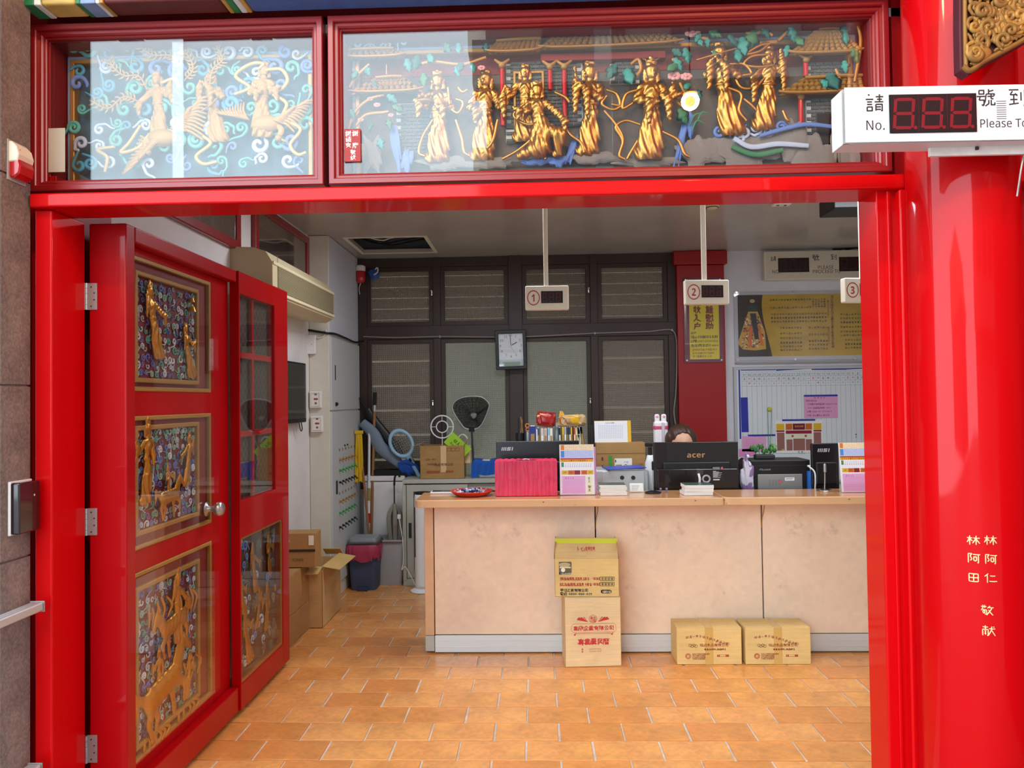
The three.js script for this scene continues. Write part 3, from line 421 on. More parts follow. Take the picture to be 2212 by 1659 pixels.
function wingGeo(root, tip, width, n) {   // a spread wing: overlapping long feathers from root to tip
  const G = []; const dx = tip[0] - root[0], dy = tip[1] - root[1], L = Math.hypot(dx, dy), nx = dy / L, ny = -dx / L;
  for (let i = 0; i < n; i++) { const k = i / (n - 1), bx = root[0] + dx * k * 0.55, by = root[1] + dy * k * 0.55; G.push(ribbon([[bx, by, 0.012], [bx + dx * (0.22 + 0.1 * k) + nx * width * (1 - k) * 0.5, by + dy * (0.22 + 0.1 * k) + ny * width * (1 - k) * 0.5, 0.012 + 0.002 * (i % 2)], [bx + dx * (0.3 + 0.16 * k) + nx * width * (1.1 - k), by + dy * (0.3 + 0.16 * k) + ny * width * (1.1 - k), 0.004]], L * 0.032, 0.003, 8, 0.6)); }
  for (let i = 0; i < n; i++) { const k = i / (n - 1), bx = root[0] + dx * k * 0.45, by = root[1] + dy * k * 0.45; G.push(ribbon([[bx, by, 0.018], [bx + dx * 0.1 + nx * width * 0.2 * (1 - k), by + dy * 0.1 + ny * width * 0.2 * (1 - k), 0.02], [bx + dx * 0.18 + nx * width * 0.45 * (1 - k), by + dy * 0.18 + ny * width * 0.45 * (1 - k), 0.013]], L * 0.035, 0.004, 6, 0.6)); }
  return G;
}
const FIG = {};
const figureGeo = (key, o) => FIG[key] ??= robed(o);
// ================================================================ glazed carved panels above the entrance
const DREL = 2.665;
{
  const mouldings = (parent, R, z) => {   // stepped picture frame
    part('frame_outer', ring(R.x0, R.y0, R.x1, R.y1, 0.016, z, 0.06, 0.003), mat.maroon, parent);
    part('frame_bead', ring(R.x0 + 0.014, R.y0 + 0.014, R.x1 - 0.014, R.y1 - 0.014, 0.014, z, 0.047, 0.005), mat.maroon, parent);
    part('frame_step', ring(R.x0 + 0.026, R.y0 + 0.026, R.x1 - 0.026, R.y1 - 0.026, 0.012, z, 0.034, 0.003), mat.maroon, parent);
    part('frame_inner', ring(R.x0 + 0.036, R.y0 + 0.036, R.x1 - 0.036, R.y1 - 0.036, 0.008, z - 0.1, 0.12, 0.002), mat.maroonFlat, parent);
  };
  const RL = rect(2.56, 64, 38, 697, 398), RR = rect(2.56, 708, 20, 1925, 392);
  const yb = (RL.y0 + RR.y0) / 2; RL.y0 = RR.y0 = yb; RL.y1 = RR.y1 = (RL.y1 + RR.y1) / 2;
  const left = thing('glazed_carving', 'glazed carved panel of gilt phoenix riders among blue-green clouds', 'carved panel'), right = thing('glazed_carving', 'long glazed carved panel of gilt ladies before pavilions and leaves', 'carved panel');
  mouldings(left, RL, -2.62); mouldings(right, RR, -2.62);
  part('backing', boxAB(RL.x0, RL.y0, -2.735, RL.x1, RL.y1, -2.715, 0), M(0x3f6478, 0.7), left);
  part('backing', boxAB(RR.x0, RR.y0, -2.735, RR.x1, RR.y1, -2.715, 0), mat.relBack, right);
  const inner = (parent, R) => { part('blue_border', ring(R.x0 + 0.055, R.y0 + 0.04, R.x1 - 0.06, R.y1 - 0.06, 0.014, -2.716, 0.03, 0.003), M(0x7f93b4, 0.5), parent); part('gilt_border', ring(R.x0 + 0.068, R.y0 + 0.05, R.x1 - 0.073, R.y1 - 0.073, 0.011, -2.716, 0.036, 0.003), mat.goldDull, parent);
    part('red_margin', ring(R.x0 + 0.03, R.y0 + 0.02, R.x1 - 0.03, R.y1 - 0.03, 0.027, -2.716, 0.012, 0.002), mat.maroonFlat, parent); };
  inner(left, RL); inner(right, RR);
  part('red_ground', boxAB(RR.x0 + 0.08, RR.y1 - 0.16, -2.716, RR.x1 - 0.085, RR.y1 - 0.08, -2.712, 0), mat.maroonFlat, right);
  // sliding panes, lapping in the middle
  const pane = (parent, R, a, b, z) => { const x0 = a ?? R.x0 + 0.04, x1 = b ?? R.x1 - 0.04; part('glass_pane', boxAB(x0, R.y0 + 0.038, z, x1, R.y1 - 0.038, z - 0.004, 0), mat.glassPane, parent); };
  pane(left, RL, atZ(118, 200, 2.6).x, atZ(397, 200, 2.6).x, -2.596); pane(left, RL, atZ(370, 200, 2.6).x, null, -2.606);
  pane(right, RR, null, atZ(1322, 200, 2.6).x, -2.596); pane(right, RR, atZ(1285, 200, 2.6).x, null, -2.606);
  const S = DREL / FPX, L = (x, y) => { const p = atZ(x, y, DREL); return [p.x, p.y]; };
  const fig = (parent, key, o, x, y, hpx, flip, z = 0, rz = 0, m = mat.gold) => { const [a, b] = L(x, y), k = hpx * S; const f = part('figure', figureGeo(key, o), m, parent, [a, b, -DREL - 0.012 + z], [0, 0, rz]); f.scale.set((flip ? -k : k) * 1.16, k * 1.05, k * 0.9); return f; };
  const sash = (parent, pts, w = 3.5, m = mat.gold, name = 'sash') => part(name, ribbon(pts.map(([x, y, z]) => [...L(x, y), -DREL + (z ?? 0.005)]), w * S, 0.0045, 44, 0.25), m, parent);
  // --- figures of the long panel
  const poses = {
    tray: { lean: -0.02, turn: -1, armL: [-0.14, 0.58, 0.06, -0.22, 0.62, 0.12], armR: [0.12, 0.56, 0.06, 0.0, 0.56, 0.13], crown: 0.04 },
    stand: { lean: 0.02, turn: -0.5, armL: [-0.14, 0.56, 0.04, -0.05, 0.5, 0.12], armR: [0.16, 0.57, 0.02, 0.2, 0.66, 0.08], crown: 0.03 },
    pray: { lean: 0.0, turn: -1, armL: [-0.13, 0.6, 0.06, -0.14, 0.76, 0.12], armR: [0.1, 0.57, 0.06, -0.1, 0.7, 0.14], sleeve: 0.18, wide: 0.75, extra: [[-0.14, 0.78, 0.1, 0.016, -0.15, 0.92, 0.1, 0.012]] },
    bowl: { lean: 0.01, turn: 0.4, armL: [-0.13, 0.58, 0.05, 0.02, 0.54, 0.13], armR: [0.15, 0.57, 0.05, 0.14, 0.56, 0.14], crown: 0.08, wings: 1, wide: 1.05, sleeve: 0.2, extra: [[0.1, 0.585, 0.14, 0.03, 0.26, 0.6, 0.14, 0.03], [0.19, 0.64, 0.14, 0.04, 0.19, 0.72, 0.14, 0.015]] },
    flute: { lean: -0.06, sway: -0.06, turn: -0.8, armL: [-0.19, 0.62, 0.05, -0.16, 0.76, 0.12], armR: [0.1, 0.6, 0.08, -0.08, 0.74, 0.15], sleeve: 0.16, wide: 1.0 },
    fan: { lean: 0.04, sway: 0.04, turn: -0.3, armL: [-0.14, 0.58, 0.04, -0.14, 0.5, 0.1], armR: [0.2, 0.62, 0.02, 0.16, 0.86, 0.06], sleeve: 0.2, wide: 0.95 },
    kneel: { kneel: true, lean: -0.02, turn: -1, armL: [-0.14, 0.6, 0.08, -0.26, 0.62, 0.12], armR: [0.2, 0.58, 0.05, 0.3, 0.46, 0.1], crown: 0.04, sleeve: 0.1 },
    attend: { lean: 0, turn: 0, armL: [-0.17, 0.58, 0.02, -0.22, 0.66, 0.06], armR: [0.14, 0.56, 0.02, 0.1, 0.5, 0.1], crown: 0.02 },
  };
  fig(right, 'tray', poses.tray, 950, 342, 188, false); fig(right, 'stand', poses.stand, 1046, 338, 186, false);
  fig(right, 'attend', poses.attend, 1136, 296, 160, false, -0.012); fig(right, 'kneel', poses.kneel, 1166, 347, 165, false, 0.02);
  fig(right, 'pray', poses.pray, 1277, 327, 192, false); fig(right, 'bowl', poses.bowl, 1408, 338, 200, false, 0.012);
  fig(right, 'flute', poses.flute, 1572, 285, 190, false, 0.004); fig(right, 'fan', poses.fan, 1658, 274, 170, false, 0.006);
  // flute, tray of flowers
  part('flute', ribbon([[...L(1500, 138), -DREL + 0.03], [...L(1545, 125), -DREL + 0.032], [...L(1586, 113), -DREL + 0.03]], 2 * S, 0.003, 8, 0), mat.gold, right);
  part('flower_tray', [ball(15 * S, ...L(918, 222), -DREL + 0.015, 1.2, 0.35, 0.7), ...[0, 1, 2, 3].map((i) => ball(5 * S, ...L(908 + i * 7, 213 - (i % 2) * 4), -DREL + 0.018))], mat.goldDull, right);
  // sashes
  [[[935, 260], [912, 300], [906, 332], [918, 338]], [[968, 190], [975, 235], [990, 245], [1000, 222], [985, 215]], [[985, 260], [998, 300], [1004, 330], [1016, 338]], [[1075, 260], [1062, 310], [1040, 332]], [[1010, 195], [1000, 200], [990, 190]],
    [[1132, 225], [1110, 250], [1140, 270], [1180, 262], [1160, 290], [1120, 325], [1085, 345]], [[1205, 250], [1230, 290], [1255, 310], [1262, 330]], [[1192, 270], [1180, 310], [1178, 345]], [[1198, 200], [1222, 212], [1230, 222]], [[1090, 190], [1082, 215], [1092, 230]],
    [[1310, 195], [1332, 205], [1338, 228], [1320, 226]], [[1305, 240], [1330, 270], [1345, 300], [1338, 335]],
    [[1378, 195], [1352, 205], [1345, 235], [1360, 228], [1388, 208]], [[1382, 270], [1350, 262], [1330, 275], [1345, 305], [1338, 338], [1350, 345]], [[1380, 300], [1362, 330], [1354, 345]], [[1430, 285], [1465, 305], [1480, 335], [1490, 340]], [[1310, 208], [1300, 225], [1325, 238], [1345, 228]],
    [[1575, 140], [1605, 140], [1622, 160], [1590, 168], [1600, 190], [1630, 190], [1650, 170]], [[1570, 190], [1600, 205], [1596, 240], [1612, 262]], [[1660, 95], [1640, 100], [1612, 118], [1640, 112], [1662, 95]], [[1662, 118], [1620, 125], [1606, 140], [1640, 146], [1668, 142]], [[1606, 215], [1622, 228], [1634, 240]], [[1690, 240], [1700, 260], [1706, 262]],
  ].forEach((p) => sash(right, p));
  // --- pavilions: every roof tile, pillar and brick a piece
  const tileGeo = tr(new THREE.CylinderGeometry(5.2 * S, 6.2 * S, 11.5 * S, 8, 1, false), 0, 0, 0, -0.35, 0, 0);
  const roof = (pav, tl, trr, bl, br, cols, rows, m = mat.goldDull) => {
    const [a, b, c, d] = [tl, trr, bl, br].map(([x, y]) => L(x, y));
    part('roof_slope', tr(extrude([c, d, b, a].map((q) => [q[0], q[1]]), 0.01, 0), 0, 0, -DREL - 0.02), m, pav);
    for (let i = 0; i < cols; i++) for (let j = 0; j < rows; j++) { const u = (i + 0.5) / cols, v = (j + 0.5) / rows, x = mix(mix(a[0], b[0], u), mix(c[0], d[0], u), v), y = mix(mix(a[1], b[1], u), mix(c[1], d[1], u), v); const t = part('roof_tile', tileGeo, m, pav, [x, y, -DREL - 0.012 + v * 0.022]); t.rotation.z = Math.atan2(mix(c[0] - a[0], d[0] - b[0], u), a[1] - c[1]) * 0.9; }
    part('ridge', ribbon([[a[0], a[1], -DREL], [(a[0] + b[0]) / 2, (a[1] + b[1]) / 2, -DREL + 0.004], [b[0], b[1], -DREL]], 4 * S, 0.008, 12, 0.1), m, pav);
    part('eave', ribbon([[c[0] - 4 * S, c[1] + 5 * S, -DREL + 0.01], [mix(c[0], d[0], 0.12), mix(c[1], d[1], 0.12), -DREL + 0.014], [mix(c[0], d[0], 0.88), mix(c[1], d[1], 0.88), -DREL + 0.014], [d[0] + 4 * S, d[1] + 5 * S, -DREL + 0.01]], 3.4 * S, 0.007, 30, 0.3), m, pav);
  };
  const pillar = (pav, x, y0, y1) => { const [a, b] = L(x, y0), [, e] = L(x, y1); part('pillar', cyl(5.2 * S, 5.2 * S, b - e, a, (b + e) / 2, -DREL - 0.018, 16), redPaint(0xb8141c, 0.4), pav); part('bracket', [ball(8 * S, a, b + 2 * S, -DREL - 0.01, 1, 0.9, 0.8, 10), ribbon([[a - 16 * S, b + 15 * S, -DREL - 0.012], [a, b + 4 * S, -DREL - 0.006], [a + 16 * S, b + 15 * S, -DREL - 0.012]], 4 * S, 0.006, 12, 0.5)], mat.goldOld, pav); };
  const brickGeo = box(17 * S, 6.6 * S, 0.008, 0.0008);
  const bricks = (pav, x0, y0, x1, y1) => { const a = L(x0, y0), b = L(x1, y1), w = 18.4 * S, h = 8 * S; part('wall_ground', boxAB(a[0], b[1], -2.716, b[0], a[1], -2.704, 0), mat.brickJoint, pav); let row = 0; for (let y = b[1] + h / 2; y < a[1]; y += h, row++) for (let x = a[0] + (row % 2 ? w : w / 2); x < b[0] - w * 0.2; x += w) part('brick', brickGeo, mat.greyBrick, pav, [x, y, -2.702]); };
  const pavA = sub('pavilion', right), pavB = sub('pavilion', right), pavC = sub('pavilion', right), pavD = sub('pavilion', right);
  roof(pavA, [1072, 88], [1168, 82], [1052, 115], [1166, 110], 10, 3, mat.goldDull); roof(pavA, [1196, 74], [1435, 68], [1166, 107], [1472, 93], 21, 3);
  bricks(pavA, 1092, 128, 1262, 262); for (const [x, a, b] of [[1084, 140, 268], [1188, 143, 190], [1219, 143, 258]]) pillar(pavA, x, a, b);
  part('window_frame', ring(L(1108, 145)[0], L(1108, 285)[1], L(1175, 145)[0], L(1175, 146)[1], 4 * S, -2.7, 0.012, 0.001), mat.goldDull, pavA);
  part('beam', boxAB(L(1168, 118)[0], L(1168, 128)[1], -2.71, L(1440, 110)[0], L(1440, 104)[1], -2.68, 0.003), mat.carveRed, pavA);
  roof(pavB, [1768, 62], [1812, 60], [1704, 118], [1862, 112], 11, 6, mat.goldOld); part('finial', ball(7 * S, ...L(1790, 58), -DREL, 1, 1, 1, 10), mat.gold, pavB);
  roof(pavB, [1738, 168], [1862, 163], [1684, 204], [1866, 196], 13, 3, mat.goldOld); bricks(pavB, 1750, 128, 1862, 162); bricks(pavB, 1750, 208, 1862, 330); pillar(pavB, 1744, 128, 160); pillar(pavB, 1733, 208, 266);
  part('dark_window', boxAB(L(1772, 300)[0], L(1772, 305)[1], -2.7, L(1850, 300)[0], L(1850, 236)[1], -2.695, 0.002), mat.black, pavB);
  roof(pavC, [748, 108], [850, 104], [746, 126], [872, 122], 9, 2); roof(pavC, [812, 168], [868, 165], [756, 202], [912, 196], 11, 3); part('finial', cyl(2 * S, 1 * S, 22 * S, ...L(835, 150), -DREL, 8), mat.gold, pavC); bricks(pavC, 852, 215, 932, 340); bricks(pavD, 1320, 128, 1385, 170);
  bricks(pavD, 1092, 272, 1112, 300);
  // --- trees: branches, lobed leaves, blossoms
  const leaves = [[1352, 150, 0.3, 42], [1330, 140, -0.5, 36], [1456, 128, 0.5, 30], [1462, 142, -0.9, 30], [1478, 108, 0.2, 34], [1452, 108, 0.9, 26], [1506, 84, 0.4, 22], [1530, 68, 1.0, 30], [1512, 76, -0.6, 22], [1572, 80, 0.6, 30], [1600, 82, 0.2, 42], [1628, 66, -0.3, 46], [1590, 110, 0.1, 30], [1645, 62, 0.5, 26], [1706, 60, 0.2, 34], [1716, 82, 0.6, 28], [1700, 100, -0.2, 26], [1824, 52, 0.0, 30], [1824, 74, -0.1, 28], [1838, 106, 0.3, 38], [1822, 132, 0.2, 26], [1786, 160, 0.4, 44], [1772, 176, 0.8, 30], [1465, 238, 0.5, 36], [1490, 186, -0.9, 24], [1500, 196, 0.6, 24], [1526, 82, 0.1, 22], [1540, 112, 0.3, 26],
    [880, 130, 0.2, 30], [905, 125, -0.3, 30], [925, 118, 0.5, 28], [915, 160, 0.1, 30], [985, 145, 0.3, 24], [1000, 138, -0.4, 24], [1020, 140, 0.2, 22], [960, 95, 0.6, 26], [990, 95, 0.1, 26], [1050, 96, 0.0, 20], [838, 208, 0.9, 26], [850, 232, 1.2, 26], [790, 145, 0.5, 26], [808, 175, 0.2, 22], [772, 155, -0.4, 22], [840, 260, 0.2, 22], [760, 240, 0.3, 20], [805, 265, -0.5, 22], [820, 300, 0.3, 26]];
  const lg = leafGeo(1, 5), lg2 = leafGeo(1, 3);
  leaves.forEach(([x, y, a, s], i) => { const [px, py] = L(x, y), m = part('leaf', i % 3 ? lg : lg2, i % 4 === 1 ? mat.tealDark : i % 4 === 3 ? mat.green : mat.teal, right, [px, py, -DREL + 0.004 + (i % 5) * 0.003], [0.15 * ((i % 3) - 1), 0.2 * ((i % 5) - 2), a]); m.scale.setScalar(s * S * 1.05); });
  const petals = (parent, x, y, s) => { const [a, b] = L(x, y), G = []; for (let k = 0; k < 7; k++) { const t = k / 7 * 6.28; G.push(ball(s * 0.36 * S, a + Math.cos(t) * s * 0.55 * S, b + Math.sin(t) * s * 0.3 * S, -DREL + 0.006, 1, 0.8, 0.5, 10)); } G.push(ball(s * 0.25 * S, a, b, -DREL + 0.01, 1, 0.7, 0.7, 10)); part('blossom', G, mat.pinkFlower, parent); };
  for (const [x, y, s] of [[1495, 71, 20], [1456, 166, 17], [1482, 167, 15], [1040, 148, 10], [815, 228, 9], [800, 215, 8], [780, 260, 8], [845, 250, 7]]) petals(right, x, y, s);
  const branch = (pts, w, m = mat.goldDull) => sash(right, pts, w, m, 'branch');
  [[[1848, 50, 0.012], [1856, 90, 0.012], [1850, 140, 0.012], [1843, 180, 0.012]], [[1804, 150], [1812, 170], [1812, 185]], [[1370, 170], [1384, 150], [1378, 130], [1362, 140]], [[1468, 180], [1478, 200], [1488, 215], [1478, 232]], [[1455, 210], [1466, 225], [1476, 232]], [[1452, 128], [1462, 140], [1482, 128]], [[1610, 72], [1630, 74], [1652, 68], [1668, 78]], [[1500, 88], [1520, 84], [1536, 92]], [[1700, 70], [1690, 80], [1680, 90]], [[752, 280], [770, 240], [800, 215], [830, 206]], [[770, 272], [790, 250], [830, 244], [840, 242]], [[755, 190], [772, 165], [798, 140]], [[880, 150], [930, 135], [1000, 140], [1050, 125]]].forEach((p) => branch(p, 4));
  [[1480, 234, 8, 14], [1500, 250, 9, 22], [1515, 245, 8, 24], [1505, 262, 8, 20]].forEach(([x, y, w, h], i) => part('grass_blade', ribbon([[...L(x - 10, y + 22), -DREL], [...L(x, y), -DREL + 0.006], [...L(x + 18, y - 12 + i * 6), -DREL]], 2.4 * S, 0.002, 10, 0.8), mat.green, right));
  // --- rocks, clouds underfoot
  const rock = (x, y, w, h, seed, m = mat.rock, rz = 0) => part('rock', rockGeo(w * S, h * S, 0.012, seed), m, right, [...L(x, y), -DREL - 0.018], [0, 0, rz]);
  [[960, 350, 60, 16, 1], [1060, 348, 70, 14, 2], [1290, 338, 60, 14, 3], [1400, 348, 75, 12, 4], [1520, 325, 50, 34, 5], [1610, 325, 90, 40, 6], [1720, 300, 40, 46, 7], [1760, 330, 50, 40, 8], [1812, 300, 14, 60, 9], [1838, 330, 22, 42, 10], [800, 330, 26, 40, 11]].forEach(([x, y, w, h, s]) => rock(x, y, w, h, s));
  [[1475, 300, 9, 60, 21, -0.25], [1494, 262, 8, 34, 22, 0], [1238, 318, 9, 38, 23, -0.4], [1160, 345, 40, 10, 24, 0.1], [1210, 345, 22, 12, 25, 0.2], [855, 320, 11, 60, 26, 0.12], [878, 345, 14, 28, 27, -0.1]].forEach(([x, y, w, h, s, a]) => rock(x, y, w, h, s, mat.rockBlue, a));
  const cloud = (parent, x, y, R, turns, tail, hand, rz, m) => part('cloud_scroll', swirl(R * S, turns, tail * S, hand, 0.3, 0.22), m, parent, [...L(x, y), -DREL - 0.012], [0, 0, rz]);
  [[1556, 284, 13], [1585, 278, 12], [1610, 284, 13], [1600, 268, 11], [1635, 275, 14], [1662, 282, 12], [1690, 272, 12], [1600, 298, 12]].forEach(([x, y, R], i) => cloud(right, x, y, R, 1.4, 10, i % 2 ? 1 : -1, i, i % 3 ? mat.cloudPale : mat.cloudBlue));
  sash(right, [[1640, 295], [1690, 280], [1740, 270], [1808, 276]], 5, mat.cloudBlue, 'cloud_trail'); sash(right, [[1585, 300], [1620, 318], [1680, 312], [1745, 316]], 6, mat.cloudPale, 'cloud_trail'); sash(right, [[1580, 318], [1630, 335], [1690, 325]], 6, mat.green, 'cloud_trail');
  [[745, 100], [770, 92], [800, 100], [835, 95], [870, 88]].forEach(([x, y], i) => cloud(right, x, y, 9, 1.2, 22, 1, i * 0.4, mat.cloudPale));
  // --- left panel: phoenix riders in clouds
  const r = rng(77), tones = [mat.cloudTeal, mat.cloudBlue, mat.cloudPale, mat.cloudTeal, M(0x3d8fae, 0.55)];
  for (let j = 0; j < 7; j++) for (let i = 0; i < 13; i++) { const x = 160 + i * 41 + (r() - 0.5) * 26 + (j % 2) * 18, y = 108 + j * 40 + (r() - 0.5) * 20; if (x > 672) continue; cloud(left, x, y, 10 + r() * 9, 1.0 + r() * 0.6, 14 + r() * 26, r() < 0.5 ? 1 : -1, r() * 6.28, tones[Math.floor(r() * 5)]); }
  const rider = { lean: 0.03, turn: 0.6, armL: [-0.15, 0.6, 0.05, -0.24, 0.5, 0.1], armR: [0.16, 0.62, 0.04, 0.22, 0.76, 0.08], crown: 0.05, wide: 0.8 };
  const G2 = mat.goldPaint;
  fig(left, 'rider', rider, 345, 300, 145, false, 0.006, 0.1, G2); fig(left, 'flute', poses.flute, 462, 300, 150, false, 0, 0, G2); fig(left, 'tray', poses.tray, 560, 290, 155, true, 0.006, -0.05, G2);
  const LP = (pts, z = 0.004) => pts.map(([x, y]) => [...L(x, y), -DREL + z]);
  for (const p of [[[320, 195], [300, 165], [270, 165], [245, 145], [236, 125]], [[395, 150], [370, 122], [330, 120], [300, 98]], [[300, 220], [270, 210], [235, 235], [195, 218]], [[400, 175], [418, 150], [405, 118], [390, 108]], [[452, 195], [462, 150], [482, 130], [468, 98]]]) part('tail_plume', featherChain(LP(p), 13 * S, 12), G2, left);
  for (const [a, b, w] of [[[355, 300], [268, 378], 38], [[372, 280], [446, 205], 60], [[540, 262], [466, 244], 34], [[590, 262], [676, 214], 40]]) { const g = part('wing', wingGeo(L(...a), L(...b), w * S, 11), G2, left); g.position.z = -DREL - 0.004; }
  for (const [x, y, fl] of [[350, 298, -1], [575, 268, 1]]) { part('phoenix_body', [ball(26 * S, ...L(x, y), -DREL, 1.3, 0.75, 0.5, 20), ribbon(LP([[x + fl * 20, y], [x + fl * 34, y + 14], [x + fl * 28, y + 30]], 0.006), 7 * S, 0.006, 12, 0.4), ball(8 * S, ...L(x + fl * 28, y + 32), -DREL + 0.008, 1, 1, 0.8, 10), ribbon(LP([[x + fl * 32, y + 34], [x + fl * 46, y + 40]], 0.008), 2.5 * S, 0.003, 5, 0.6)], G2, left); }
  [[[508, 205], [540, 190], [510, 165], [548, 138], [570, 140], [560, 150]], [[575, 152], [610, 152], [622, 175], [606, 195], [580, 190]], [[590, 205], [620, 225], [612, 255], [650, 280], [628, 315], [645, 335], [662, 330]], [[440, 295], [456, 310], [425, 340], [440, 355], [470, 350]], [[350, 180], [380, 172], [388, 190]], [[305, 272], [280, 310], [262, 330], [300, 320], [325, 290]], [[250, 318], [212, 325], [232, 340], [228, 372]]].forEach((p) => sash(left, p, 4.5, M(0xb49a58, 0.45, 0.4)));
  part('flute', ribbon(LP([[440, 245], [460, 232], [475, 216]], 0.02), 1.8 * S, 0.003, 6, 0), mat.goldDull, left);
  // --- red dedication plaque and a faded sticker on the glass
  const pq = rect(2.588, 743, 278, 779, 349);
  const plq = thing('plaque', 'small red plaque with white brush characters stuck on the long glass', 'plaque', [pq.cx, pq.y0, -2.591]);
  part('plate', box(pq.w, pq.h, 0.004, 0.001, 0, pq.h / 2, 0), M(0xa3121a, 0.45), plq);
  sheet('lettering', pq.w * 0.96, pq.h * 0.96, inkMat(160, 320, (g) => { column(g, '謝慶', 84, 12, 56, '#f4efe6', 0.12, 1, 2.2); column(g, '謝鄭爽', 14, 12, 54, '#f4efe6', 0.12, 1, 1.1); column(g, '敬獻', 60, 205, 52, '#f4efe6', 0.12, 1, 1.0); }), plq, [0, pq.h / 2, 0.0026]);
  const st = rect(2.588, 103, 276, 139, 371);
  const stk = thing('sticker', 'faded white paper label stuck at the corner of the phoenix panel', 'sticker', [st.cx, st.y0, -2.592]);
  part('paper', box(st.w, st.h, 0.001, 0, 0, st.h / 2, 0), printMat(128, 320, (g, w, h) => { g.fillStyle = '#c9c7b8'; g.fillRect(0, 0, w, h); g.fillStyle = '#8a7b5c'; for (let i = 0; i < 60; i++) { const k = hash2(i, 3, 5); g.globalAlpha = 0.35; g.fillRect(20 + 50 * hash2(i, 1, 5), 20 + 280 * k, 8 + 20 * hash2(i, 2, 5), 6 + 10 * hash2(i, 4, 5)); } g.globalAlpha = 0.5; g.fillStyle = '#5a6660'; for (let k = 0; k < 3; k++) g.fillRect(74, 40 + k * 80, 26, 34); }, 0.7), stk);
}
